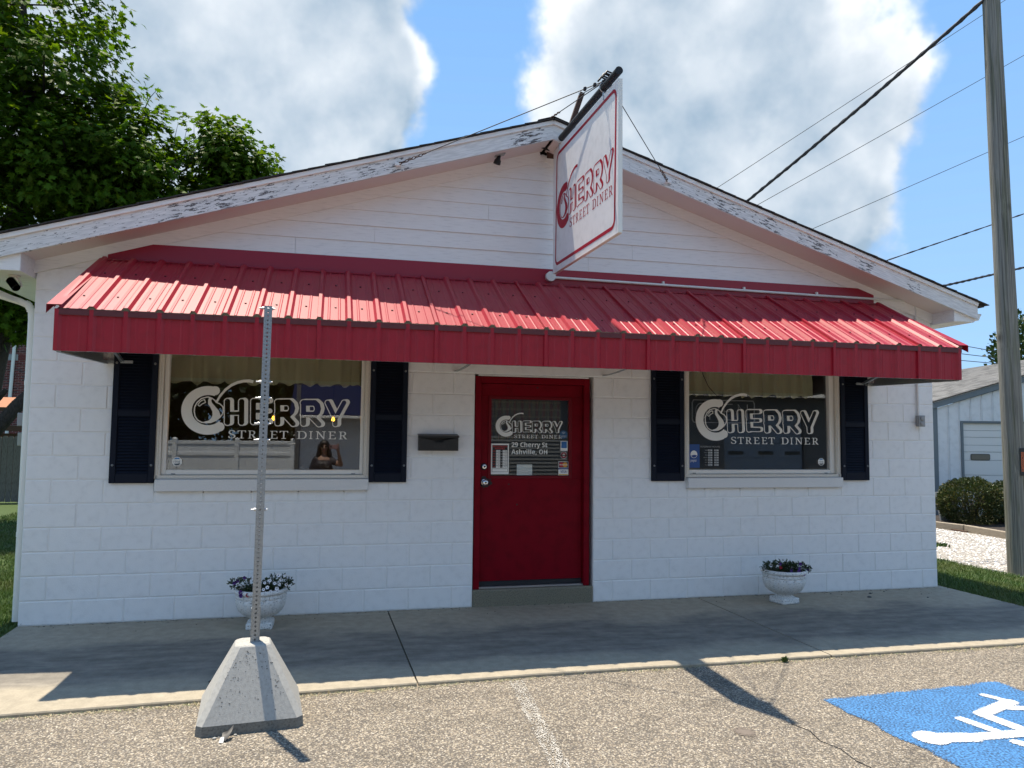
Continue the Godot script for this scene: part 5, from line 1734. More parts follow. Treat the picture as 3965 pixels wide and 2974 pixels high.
# ------------------------------------------------------------------ things on the wall
func build_wall_things() -> void:
	# shutters
	var names := ["dark navy shutter left of the wide left window", "dark navy shutter between left window and mailbox", "dark navy shutter between door and right window", "dark navy shutter right of the right window, chipped middle rail"]
	var spots := [[0.655, 1.015], [2.862, 3.211], [5.696, 6.057], [7.918, 8.262]]
	for i in 4:
		var xa: float = spots[i][0]; var xb: float = spots[i][1]
		var sh := thing("window_shutter", names[i], "shutter", Vector3((xa + xb) * 0.5, 1.189, 0.02), "dark shutters beside the windows")
		var y0 := 1.189; var y1 := 2.44; var mid := 1.795
		var f := mb()
		f.box(Vector3(xa, y0, 0.003), Vector3(xa + 0.050, y1, 0.036), 0.004); f.box(Vector3(xb - 0.050, y0, 0.003), Vector3(xb, y1, 0.036), 0.004)
		f.box(Vector3(xa + 0.05, y0, 0.003), Vector3(xb - 0.05, y0 + 0.085, 0.0355), 0.004); f.box(Vector3(xa + 0.05, mid - 0.028, 0.003), Vector3(xb - 0.05, mid + 0.028, 0.0355), 0.004)
		f.box(Vector3(xa + 0.05, y1 - 0.06, 0.003), Vector3(xb - 0.05, y1, 0.0355), 0.004)
		part("frame", f, M.shutter, sh)
		var bk := mb(); bk.box(Vector3(xa + 0.05, y0 + 0.085, 0.003), Vector3(xb - 0.05, y1 - 0.06, 0.010))
		part("backing", bk, M.shutter, sh)
		var sl := mb()
		sl.obox(Transform3D(Basis(Vector3.RIGHT, -0.62), Vector3.ZERO), Vector3(xb - xa - 0.102, 0.030, 0.005), 0.0012)
		var sm := sl.mesh()
		for r in [[y0 + 0.085, mid - 0.028], [mid + 0.028, y1 - 0.06]]:
			var n := int((r[1] - r[0]) / 0.0265)
			for k in n:
				var o := part("louvre", sm, M.shutter, sh)
				o.position = Vector3((xa + xb) * 0.5, r[0] + (k + 0.5) * (r[1] - r[0]) / n, 0.020) - sh.position
		for q in [[xa + 0.025, 2.235], [xb - 0.025, 2.235], [xa + 0.025, 1.345], [xb - 0.025, 1.345]]:
			var b := mb()
			b.lathe([[0.0, 0.0], [0.011, 0.0], [0.010, 0.004], [0.005, 0.007], [0.0, 0.0075]], Transform3D(Basis(Vector3.RIGHT, PI / 2), Vector3(q[0], q[1], 0.036)), 12)
			part("fixing_button", b, M.button, sh)
	# mailbox
	var mx := thing("mailbox", "black metal wall mailbox with open lid slot beside the door", "mailbox", Vector3(3.5, 1.49, 0.05))
	var xa := 3.316; var xb := 3.692
	var bd := mb()
	bd.box(Vector3(xa, 1.490, 0.003), Vector3(xa + 0.004, 1.630, 0.088)); bd.box(Vector3(xb - 0.004, 1.490, 0.003), Vector3(xb, 1.630, 0.088))
	bd.box(Vector3(xa, 1.486, 0.003), Vector3(xb, 1.491, 0.092), 0.001); bd.box(Vector3(xa + 0.004, 1.491, 0.003), Vector3(xb - 0.004, 1.640, 0.006))
	part("body", bd, M.mailbox, mx)
	var ft := mb()
	ft.prism(PackedVector2Array([Vector2(xa + 0.001, 1.488), Vector2(xb - 0.001, 1.488), Vector2(xb - 0.001, 1.612), Vector2(3.59, 1.590), Vector2(3.553, 1.582), Vector2(3.543, 1.563), Vector2(3.468, 1.563), Vector2(3.458, 1.582), Vector2(3.42, 1.590), Vector2(xa + 0.001, 1.612)]), Transform3D(Basis(), Vector3(0, 0, 0.0935)), 0.004)
	part("front_plate", ft, M.mailbox, mx)
	var ld := mb()
	ld.bar(Vector3(xa - 0.005, 1.634, 0.050), Vector3(xb + 0.005, 1.634, 0.050), 0.104, 0.006, Vector3(0, 1, 0.16).normalized(), 0.002)
	ld.box(Vector3(xa - 0.005, 1.610, 0.0965), Vector3(xb + 0.005, 1.6285, 0.1005), 0.001)
	part("lid", ld, M.mailbox, mx)
	text_on(mx, "embossed_lettering", "Mail", Vector3(3.455, 1.510, 0.0940) - mx.position, 0.030, mat(lin(0.020, 0.020, 0.021), 0.3), "Droid Serif", 700, 0.115)
	# conduit with its round box, down to an outlet
	var cd := thing("wall_conduit", "white painted conduit with round junction box above the awning", "conduit", Vector3(4.61, 3.2, 0.05))
	var rb := mb()
	rb.lathe([[0.0, 0.0], [0.050, 0.0], [0.050, 0.050], [0.046, 0.054], [0.0, 0.056]], Transform3D(Basis(Vector3.RIGHT, PI / 2), Vector3(4.600, 3.222, 0.032)), 24)
	part("junction_box", rb, M.white_paint, cd)
	var pp := mb()
	pp.tube([Vector3(4.65, 3.218, 0.048), Vector3(7.63, 3.198, 0.045), Vector3(8.80, 3.200, 0.030), Vector3(8.87, 3.190, 0.024), Vector3(8.91, 3.160, 0.020), Vector3(8.920, 3.10, 0.020), Vector3(8.922, 1.905, 0.020)], [0.0135], 10)
	part("pipe", pp, M.white_paint, cd)
	for q in [Vector3(5.82, 3.212, 0.045), Vector3(6.75, 3.206, 0.045), Vector3(7.63, 3.199, 0.045)]:
		var b := mb(); b.obox(Transform3D(Basis(), q + Vector3(0, 0.012, 0)), Vector3(0.022, 0.045, 0.030), 0.003)
		part("pipe_strap", b, M.white_paint, cd)
	var ob := thing("outdoor_outlet", "grey outdoor double outlet box at foot of conduit", "outlet", Vector3(8.96, 1.79, 0.03))
	var oc := mb(); oc.box(Vector3(8.898, 1.787, 0.003), Vector3(8.972, 1.905, 0.055), 0.004)
	part("box", oc, M.grey_box, ob)
	var cv := mb(); cv.box(Vector3(8.894, 1.783, 0.055), Vector3(8.976, 1.909, 0.060), 0.002)
	part("cover_plate", cv, M.grey_box, ob)
	for y in [1.817, 1.875]:
		var l := mb()
		l.lathe([[0.0, 0.0], [0.024, 0.0], [0.024, 0.007], [0.020, 0.011], [0.0, 0.012]], Transform3D(Basis(Vector3.RIGHT, PI / 2), Vector3(8.935, y, 0.060)), 18)
		part("flap_cover", l, M.grey_box, ob)
	# lamp under the gable peak
	var fl := thing("gable_floodlight", "black spotlight holder on a pipe under the gable peak", "lamp", Vector3(4.05, 4.3, 0.2))
	var ap := mb()
	ap.tube([Vector3(4.59, 4.515, 0.06), Vector3(4.45, 4.513, 0.14), Vector3(4.28, 4.470, 0.19), Vector3(4.05, 4.388, 0.20)], [0.016], 8)
	part("arm", ap, M.dark_steel, fl)
	var bx := mb(); bx.obox(Transform3D(Basis(Vector3.BACK, 0.3), Vector3(4.035, 4.372, 0.2)), Vector3(0.105, 0.045, 0.07), 0.006)
	part("junction_box", bx, M.grey_box, fl)
	var so := mb(); so.lathe([[0.0, 0.0], [0.018, 0.0], [0.020, -0.03], [0.033, -0.05], [0.036, -0.085], [0.028, -0.085], [0.0, -0.06]], Transform3D(Basis(Vector3.BACK, -0.25) * Basis(Vector3.RIGHT, 0.2), Vector3(4.032, 4.352, 0.2)), 16)
	part("lamp_socket", so, M.dark_steel, fl)
	# camera under the left eave
	var cm := thing("security_camera", "white cylinder security camera under the left eave", "security camera", Vector3(-0.12, 2.94, 0.06))
	var ba := mb(); ba.lathe([[0.0, 0.0], [0.045, 0.0], [0.045, -0.008], [0.018, -0.014], [0.0, -0.014]], Transform3D(Basis(), Vector3(-0.125, 2.941, 0.10)), 20)
	part("mount", ba, M.plastic_white, cm)
	var am := mb(); am.tube([Vector3(-0.118, 2.93, 0.10), Vector3(-0.085, 2.895, 0.085), Vector3(-0.072, 2.852, 0.082)], [0.008], 8)
	part("arm", am, M.plastic_white, cm)
	var axis := Vector3(0.60, -0.62, 0.50).normalized()
	var bz := axis.cross(Vector3.UP).normalized()
	var bxs := bz.cross(axis).normalized()
	var cy := mb(); cy.lathe([[0.0, -0.062], [0.030, -0.062], [0.034, -0.055], [0.034, 0.055], [0.030, 0.062], [0.0, 0.062]], Transform3D(Basis(bxs, axis, bz), Vector3(-0.130, 2.868, 0.10)), 24)
	part("body", cy, M.plastic_white, cm)
	var ln := mb(); ln.obox(Transform3D(Basis(bxs, axis, bz), Vector3(-0.130, 2.868, 0.10) - bxs * 0.034 + axis * 0.01), Vector3(0.006, 0.085, 0.020), 0.003)
	part("lens_window", ln, M.dark_steel, cm)
	# meter boxes on the side wall
	for k in 2:
		var y: float = [1.674, 1.500][k]
		var b := thing("utility_box", ["upper grey utility box on the left side wall", "lower grey-green utility box on the left side wall"][k], "utility box", Vector3(-0.09, y, -0.3), "utility boxes on the side wall")
		var c := mb(); c.box(Vector3(-0.176 + k * 0.01, y, -0.38), Vector3(0.0, y + 0.118, -0.26), 0.005)
		part("case", c, M.grey_box if k == 0 else mat(lin(0.30, 0.32, 0.29), 0.5), b)
		var d := mb(); d.box(Vector3(-0.168 + k * 0.01, y + 0.006, -0.26), Vector3(-0.02, y + 0.112, -0.254), 0.002)
		part("lid", d, M.grey_box if k == 0 else mat(lin(0.33, 0.35, 0.31), 0.5), b)
		var h := mb(); h.obox(Transform3D(Basis(), Vector3(-0.03, y + 0.06, -0.250)), Vector3(0.012, 0.024, 0.010), 0.002)
		part("hasp", h, M.steel, b)
	var pc := mb(); pc.tube([Vector3(-0.05, 1.50, -0.30), Vector3(-0.045, 0.02, -0.30)], [0.018], 8)
	single("side_pipe", pc, M.white_vinyl, "thin white pipe below the utility boxes on side wall", "pipe")

# ------------------------------------------------------------------ post in its concrete foot
func build_post() -> void:
	var po := thing("sign_post", "bare galvanised perforated signpost set in a concrete pyramid", "signpost", Vector3(2.089, ASPHALT, 2.409))
	po.rotation.y = 0.089
	var b := mb()
	var hb := 0.287; var ht := 0.097; var y0 := 0.055; var y1 := 0.425
	var ring := func(h: float, c: float, y: float) -> Array:
		return [Vector3(-h + c, y, h), Vector3(h - c, y, h), Vector3(h, y, h - c), Vector3(h, y, -h + c), Vector3(h - c, y, -h), Vector3(-h + c, y, -h), Vector3(-h, y, -h + c), Vector3(-h, y, h - c)]
	var lip := mb()
	var r0: Array = ring.call(hb, 0.030, 0.0); var r1: Array = ring.call(hb - 0.004, 0.034, y0); var r2: Array = ring.call(ht + 0.003, 0.032, y1 - 0.006); var r3: Array = ring.call(ht - 0.005, 0.028, y1)
	for i in 8:
		var j := (i + 1) % 8
		lip.quad(r0[i], r0[j], r1[j], r1[i]); b.quad(r1[i], r1[j], r2[j], r2[i]); b.quad(r2[i], r2[j], r3[j], r3[i])
	b.facing(r3, Vector3.UP)
	part("concrete_foot", b, M.concrete, po, true)
	part("stained_lip", lip, M.stained, po, true)
	# pits left by air bubbles, and a chipped corner
	var pits := mb()
	for i in 150:
		var v := pow(rng.randf(), 0.8)
		var y := lerpf(0.09, 0.40, v)
		var h := lerpf(hb - 0.004, ht, (y - y0) / (y1 - y0))
		var x := rng.randf_range(-0.95, 0.95) * (h - 0.02)
		var r := rng.randf_range(0.0012, 0.0042)
		if rng.randf() < 0.8: r *= 0.7
		var nrm := Vector3(0, 0.46, 0.888)
		var c := Vector3(x, y, h) + nrm * 0.0012
		var sxx := Vector3.RIGHT * r * rng.randf_range(0.8, 1.8); var syy := Vector3(0, 0.888, -0.46) * r
		var pl := []
		for k in 7: pl.append(c + sxx * cos(TAU * k / 7) * rng.randf_range(0.7, 1.1) + syy * sin(TAU * k / 7) * rng.randf_range(0.7, 1.1))
		pits.facing(pl, nrm)
	part("air_pits", pits, mat(lin(0.10, 0.10, 0.095), 1.0), po, true, "stuff")
	# perforated square tube
	var lean := Transform3D(Basis(Vector3.BACK, -0.0075) * Basis(Vector3.RIGHT, 0.0), Vector3(0.010, 0.30, 0.0))
	var w := 0.0235; var p := 0.0254
	var n := 84
	var t := mb()
	for face in [1.0, -1.0]:
		for k in n:
			var yc := (k + 0.5) * p
			var sq := [Vector2(w, 0), Vector2(w, p * 0.5), Vector2(0, p * 0.5), Vector2(-w, p * 0.5), Vector2(-w, 0), Vector2(-w, -p * 0.5), Vector2(0, -p * 0.5), Vector2(w, -p * 0.5)]
			for i in 8:
				var j := (i + 1) % 8
				var a0 := TAU * i / 8; var a1 := TAU * j / 8
				var h0 := Vector2(cos(a0), sin(a0)) * 0.0056; var h1 := Vector2(cos(a1), sin(a1)) * 0.0056
				var f := func(q: Vector2, z: float) -> Vector3: return lean * Vector3(q.x * face, q.y + yc, z * face)
				t.quad(f.call(h0, w), f.call(sq[i], w), f.call(sq[j], w), f.call(h1, w))
				t.quad(f.call(h1, w), f.call(h1, w - 0.003), f.call(h0, w - 0.003), f.call(h0, w))
		for s in [1.0]:
			var q := []
			for c in [[0.0, w], [0.0, -w], [n * p, -w], [n * p, w]]: q.append(lean * Vector3(w * face, c[0], c[1]))
			t.facing(q, Vector3(face, 0, 0))
			var q2 := []
			for c in [[0.0, w], [0.0, -w], [n * p, -w], [n * p, w]]: q2.append(lean * Vector3((w - 0.003) * face, c[0], c[1]))
			t.facing(q2, Vector3(-face, 0, 0))
	part("perforated_tube", t, M.galvanised, po, true)
	var sl := mb()
	for face in [1.0, -1.0]:
		for k in range(0, 12):
			var yc := (k + 0.5) * p
			pass
	var ws := w + 0.003
	for q in [[-ws, ws, w + 0.0005, ws], [-ws, -w - 0.0005, -ws, ws], [w + 0.0005, ws, -ws, ws]]:
		if q[2] > w: continue
		sl.obox(lean * Transform3D(Basis(), Vector3((q[0] + q[1]) * 0.5, 0.20, 0.0)), Vector3(absf(q[1] - q[0]), 0.24, ws * 2.0))
	part("anchor_sleeve", sl, M.galvanised, po, true)
	for y in [2.38, 1.929, 1.831, 1.676, 1.577, 1.16]:
		var bo := mb()
		var yy: float = y + 0.04 - 0.30
		bo.tube([lean * Vector3(-w - 0.030, yy, 0.004), lean * Vector3(w + 0.018, yy, 0.004)], [0.0042], 8)
		bo.tube([lean * Vector3(-w - 0.012, yy, 0.004), lean * Vector3(-w - 0.002, yy, 0.004)], [0.0095], 6)
		bo.tube([lean * Vector3(w + 0.001, yy, 0.004), lean * Vector3(w + 0.008, yy, 0.004)], [0.010], 6)
		part("bolt", bo, M.steel, po, true)

# ------------------------------------------------------------------ urns with petunias
func leaf_shape(l: float, w: float) -> ArrayMesh:
	var m := mb()
	m.tri(Vector3(0, 0, 0), Vector3(w, 0.004, l * 0.45), Vector3(0, -0.002, l * 0.5))
	m.tri(Vector3(0, 0, 0), Vector3(0, -0.002, l * 0.5), Vector3(-w, 0.004, l * 0.45))
	m.tri(Vector3(w, 0.004, l * 0.45), Vector3(0, -0.004, l), Vector3(0, -0.002, l * 0.5))
	m.tri(Vector3(0, -0.002, l * 0.5), Vector3(0, -0.004, l), Vector3(-w, 0.004, l * 0.45))
	return m.mesh()

func random_basis(out: Vector3, spread: float) -> Basis:
	var d := (out + Vector3(rng.randfn(0, spread), rng.randfn(0, spread), rng.randfn(0, spread))).normalized()
	var s := d.cross(Vector3(rng.randfn(0, 1), rng.randfn(0, 1), rng.randfn(0, 1))).normalized()
	return Basis(s, d.cross(s), d)

func build_planters() -> void:
	var fl := mb()
	for i in 10:
		var a0 := TAU * i / 10; var a1 := TAU * (i + 1) / 10
		var ra := 0.018 if i % 2 == 0 else 0.0150; var rb := 0.018 if i % 2 == 1 else 0.0150
		fl.tri(Vector3(0, 0, -0.006), Vector3(cos(a0) * ra, sin(a0) * ra, 0.004), Vector3(cos(a1) * rb, sin(a1) * rb, 0.004))
	var flower := fl.mesh()
	var ey := mb()
	for i in 8: ey.tri(Vector3(0, 0, -0.0035), Vector3(cos(TAU * i / 8) * 0.0042, sin(TAU * i / 8) * 0.0042, -0.001), Vector3(cos(TAU * (i + 1) / 8) * 0.0042, sin(TAU * (i + 1) / 8) * 0.0042, -0.001))
	var eye := ey.mesh()
	var leaf := leaf_shape(0.030, 0.008)
	for k in 2:
		var at: Vector3 = [Vector3(1.972, 0, 0.405), Vector3(6.960, 0, 0.385)][k]
		var u := thing("urn_planter", ["white concrete urn behind the signpost, full of white petunias", "white concrete urn right of the door below the right window"][k], "planter", at, "white urns by the wall")
		u.rotation.y = [-0.03, 0.19][k]
		var b := mb()
		b.obox(Transform3D(Basis(), Vector3(0, 0.030, 0)), Vector3(0.212, 0.060, 0.212), 0.012)
		b.lathe([[0.105, 0.058], [0.097, 0.066], [0.082, 0.074], [0.076, 0.084], [0.080, 0.096]], Transform3D(), 32)
		part("foot", b, M.urn, u, true)
		var bw := mb()
		bw.lathe([[0.078, 0.094], [0.115, 0.102], [0.152, 0.122], [0.180, 0.150], [0.199, 0.188], [0.208, 0.225], [0.206, 0.246], [0.200, 0.256]], Transform3D(), 70, 14, 0.05, 1, 6)
		part("bowl", bw, M.urn, u, true)
		var bd := mb()
		bd.lathe([[0.198, 0.254], [0.207, 0.258], [0.209, 0.272], [0.207, 0.288], [0.200, 0.292]], Transform3D(), 72, 26, 0.045, 1, 3)
		part("leaf_band", bd, M.urn, u, true)
		var rm := mb()
		rm.lathe([[0.200, 0.290], [0.216, 0.297], [0.223, 0.308], [0.223, 0.322], [0.214, 0.333], [0.200, 0.333], [0.192, 0.322], [0.188, 0.29]], Transform3D(), 48)
		part("rim", rm, M.urn, u, true)
		var so := mb()
		so.lathe([[0.190, 0.310], [0.0, 0.318]], Transform3D(), 24)
		part("soil", so, M.soil, u, true)
		var pl := thing("petunia_plant", ["petunias with many white blooms spilling from the left urn", "low petunias with dark purple blooms in the right urn"][k], "flowers", at + Vector3(0, 0.315, 0), "petunias in the urns")
		var where := []; var cols := []
		var lumps: Array = [[Vector3(-0.17, 0.055, 0.03), Vector3(0.10, 0.055, 0.10), 170], [Vector3(0.13, 0.050, 0.02), Vector3(0.13, 0.065, 0.13), 420], [Vector3(0.0, 0.02, 0.06), Vector3(0.14, 0.035, 0.10), 260], [Vector3(-0.08, 0.01, 0.12), Vector3(0.09, 0.03, 0.05), 120]] if k == 0 else \
			[[Vector3(-0.13, 0.04, 0.02), Vector3(0.12, 0.05, 0.12), 330], [Vector3(0.10, 0.035, 0.03), Vector3(0.16, 0.045, 0.13), 400], [Vector3(0.0, 0.05, 0.0), Vector3(0.12, 0.05, 0.10), 250], [Vector3(0.24, 0.005, 0.03), Vector3(0.06, 0.02, 0.04), 70]]
		for l in lumps:
			for i in l[2]:
				var d := Vector3(rng.randfn(0, 1), rng.randfn(0, 1), rng.randfn(0, 1)).normalized()
				var p: Vector3 = l[0] + d * l[1] * pow(rng.randf(), 0.4)
				if p.y < -0.01 and Vector2(p.x, p.z).length() < 0.2: p.y = absf(p.y) * 0.3
				var bs := random_basis((d + Vector3(0, 0.5, 0)).normalized(), 0.6)
				where.append(Transform3D(bs.scaled(Vector3.ONE * rng.randf_range(0.6, 1.1)), p + at + Vector3(0, 0.315, 0)))
				var g := rng.randf_range(0.5, 1.2)
				cols.append(Color(0.030 * g, 0.055 * g, 0.016 * g))
		many("leaves", leaf, where, cols, M.small_leaf, pl)
		var blooms := []
		if k == 0:
			for q in [[0.035, 0.075], [0.115, 0.068], [0.165, 0.088], [0.15, 0.058], [0.205, 0.045], [0.135, 0.028], [0.14, 0.008], [0.045, 0.005], [0.01, 0.003], [0.09, 0.012], [0.03, 0.03], [-0.01, 0.02], [0.06, 0.042], [0.22, 0.10], [0.19, 0.115], [0.14, 0.125], [0.075, 0.09]]: blooms.append([q[0], q[1], M.petal_white])
			for q in [[-0.135, -0.004], [-0.15, 0.008], [-0.145, -0.018]]: blooms.append([q[0], q[1], M.petal_purple])
			blooms.append([-0.088, -0.008, M.petal_red]); blooms.append([-0.18, 0.09, M.petal_purple]); blooms.append([-0.13, 0.115, M.petal_purple]); blooms.append([-0.21, 0.07, M.petal_purple])
		else:
			blooms.append([-0.155, 0.062, M.petal_white]); blooms.append([-0.20, 0.068, M.petal_white]); blooms.append([-0.128, 0.052, M.petal_red])
			for q in [[0.06, 0.045], [0.04, 0.02], [-0.04, 0.03], [0.22, 0.01], [0.25, 0.0], [0.10, 0.08], [-0.12, 0.085], [0.09, -0.01]]: blooms.append([q[0], q[1], M.petal_purple])
		for q in blooms:
			var f := Node3D.new()
			f.name = numbered("flower", pl)
			pl.add_child(f, true)
			var zz := sqrt(maxf(0.0, 0.20 * 0.20 - q[0] * q[0] * 0.8)) * 0.9
			f.position = Vector3(q[0], q[1] + 0.005, zz * (1.0 - clampf(q[1] * 5.0, 0.0, 0.6)) + 0.035)
			f.rotation = Vector3(rng.randf_range(-0.5, 0.1), rng.randf_range(-0.5, 0.3), rng.randf() * 3.0)
			f.scale = Vector3.ONE * rng.randf_range(0.75, 1.1)
			part("petals", flower, q[2], f, true)
			part("eye", eye, M.petal_eye, f, true)

# ------------------------------------------------------------------ the yard on the left
func build_left_yard() -> void:
	var fz := -12.5
	var fe := thing("wooden_fence", "weathered grey wooden board fence at the back of the left yard", "fence", Vector3(-4.6, -0.03, fz))
	var x := -6.6
	while x < -2.6:
		var w := 0.112
		var h := 1.50 + rng.randf_range(-0.012, 0.012)
		var b := mb()
		b.prism(PackedVector2Array([Vector2(x, 0), Vector2(x + w, 0), Vector2(x + w, h - 0.03), Vector2(x + w - 0.025, h), Vector2(x + 0.025, h), Vector2(x, h - 0.03)]), Transform3D(Basis(Vector3.BACK, rng.randfn(0, 0.002)), Vector3(0, -0.02, fz + rng.randf_range(0, 0.006))), 0.018)
		part("fence_board", b, M.old_board, fe)
		x += w + (0.004 if rng.randf() < 0.6 else 0.010)
	for y in [0.3, 1.2]:
		var r := mb(); r.box(Vector3(-6.6, y, fz - 0.075), Vector3(-2.6, y + 0.09, fz - 0.03))
		part("fence_rail", r, M.old_board, fe)
	# timber play frame behind the fence
	var pf := thing("play_frame", "brown timber play frame with orange plank roof behind the fence", "play frame", Vector3(-6.0, -0.03, -15.0))
	for i in 5:
		var r := mb()
		var t := i / 5.0
		r.bar(Vector3(-8.0, 2.47 - t * 0.28, -15.5 + t * 1.0), Vector3(-4.4, 2.47 - t * 0.28, -15.5 + t * 1.0), 0.205, 0.022, Vector3(0, 1, 0.36).normalized(), 0.003)
		part("roof_plank", r, M.cedar, pf)
	for q in [[Vector3(-8.0, 2.165, -14.52), Vector3(-4.4, 2.165, -14.52), 0.04, 0.09], [Vector3(-8.0, 1.70, -14.6), Vector3(-4.3, 1.68, -14.6), 0.09, 0.14]]:
		var b := mb(); b.bar(q[0], q[1], q[2], q[3])
		part("beam", b, M.brown_wood, pf)
	for px in [-7.6, -4.9]:
		for pz in [-14.6, -15.4]:
			var b := mb(); b.bar(Vector3(px, -0.03, pz), Vector3(px, 2.25, pz), 0.09, 0.09, Vector3.BACK)
			part("leg", b, M.brown_wood, pf)
	var pw := mb(); pw.box(Vector3(-8.0, 0.0, -15.45), Vector3(-4.4, 1.55, -15.40))
	part("back_panel", pw, M.brown_wood, pf)
	for cx in [-5.80, -5.68]:
		var c := mb(); c.tube([Vector3(cx, 1.66, -14.5), Vector3(cx + 0.02, 0.6, -14.5)], [0.012], 5)
		part("chain", c, M.steel, pf)
	# brick house beyond
	var bz := -26.0
	var h := thing("brick_house", "red brick house with white downpipe beyond the left yard", "house", Vector3(-9.5, 0, bz - 4.0))
	var w := mb()
	w.box(Vector3(-18.0, -0.2, bz - 8.0), Vector3(-5.5, 6.6, bz - 0.012))
	part("wall", w, M.brick_mortar, h)
	var bm := mb(); bm.obox(Transform3D(), Vector3(0.200, 0.056, 0.05), 0.004)
	var where := []; var cols := []
	for j in 100:
		var y := 0.0 + j * 0.0665
		for i in 24:
			var bx := -12.6 + i * 0.212 + (0.106 if j % 2 else 0.0)
			where.append(Transform3D(Basis(), Vector3(bx, y, bz - 0.026 + rng.randf_range(-0.003, 0.003))))
			var k := rng.randf_range(0.6, 1.2)
			cols.append(Color(0.17 * k, 0.038 * k, 0.035 * k) if rng.randf() < 0.85 else Color(0.09 * k, 0.03 * k, 0.032 * k))
	many("bricks", bm.mesh(), where, cols, M.brick, h)
	var dp := mb(); dp.tube([Vector3(-9.55, 6.3, bz + 0.07), Vector3(-9.68, 2.0, bz + 0.07), Vector3(-9.72, 0.0, bz + 0.07)], [0.065], 8)
	part("downpipe", dp, M.white_vinyl, h)
	var vn := mb(); vn.box(Vector3(-9.80, 4.36, bz - 0.01), Vector3(-9.47, 4.60, bz + 0.02), 0.005)
	part("vent", vn, M.grey_box, h)
	for i in 9:
		var s := mb(); s.box(Vector3(-9.44 + i * 0.075, 4.36, bz - 0.01), Vector3(-9.385 + i * 0.075, 4.60, bz + 0.006), 0.003)
		part("soldier_brick", s, mat(lin(0.15, 0.035, 0.032), 0.9), h)
	var rf := mb()
	rf.prism(PackedVector2Array([Vector2(-18.5, 6.5), Vector2(-5.0, 6.5), Vector2(-11.75, 9.4)]), Transform3D(Basis(), Vector3(0, 0, bz + 0.4)), 8.8)
	part("roof", rf, M.shingle, h)
	# grass on both sides
	grass_patch("grass_left", [[-3.6, 0.0, -12.4, -3.0, 15000], [-1.4, 0.02, -3.0, 1.9, 9000]])

func grass_patch(called: String, areas: Array) -> void:
	var bl := mb()
	for i in 5:
		var a := TAU * i / 5 + 0.3
		var o := Vector3(cos(a * 2.3), 0, sin(a * 2.3)) * 0.012
		var lean := Vector3(cos(a), 0, sin(a)) * (0.010 + 0.007 * (i % 3))
		var h := 0.030 + 0.008 * (i % 3)
		var s := Vector3(-sin(a), 0, cos(a)) * 0.0022
		bl.tri(o - s, o + s, o + lean * 0.4 + Vector3(0, h * 0.6, 0) + s * 0.7)
		bl.tri(o - s, o + lean * 0.4 + Vector3(0, h * 0.6, 0) + s * 0.7, o + lean * 0.4 + Vector3(0, h * 0.6, 0) - s * 0.7)
		bl.tri(o + lean * 0.4 + Vector3(0, h * 0.6, 0) - s * 0.7, o + lean * 0.4 + Vector3(0, h * 0.6, 0) + s * 0.7, o + lean + Vector3(0, h, 0))
	var where := []; var cols := []
	var nn := noise(91, 0.6)
	for a in areas:
		for i in a[4]:
			var x := rng.randf_range(a[0], a[1]); var z := rng.randf_range(a[2], a[3])
			if x > 10.95 + 0.16 * nn.get_noise_2d(x * 3.0, z * 3.0) and x < 14.3: continue
			var k := rng.randf_range(0.7, 1.25)
			where.append(Transform3D(Basis(Vector3.UP, rng.randf() * TAU).scaled(Vector3.ONE * rng.randf_range(0.8, 1.7)), Vector3(x, ground_y(x, z) - 0.004, z)))
			var dry := clampf(nn.get_noise_2d(x * 2.0, z * 2.0) * 0.8 + 0.2, 0.0, 1.0)
			cols.append(Color(0.070, 0.130, 0.022).lerp(Color(0.13, 0.14, 0.035), dry) * k)
	many(called, bl.mesh(), where, cols, M.small_leaf)

# ------------------------------------------------------------------ maple
var maple_leaves: MultiMesh

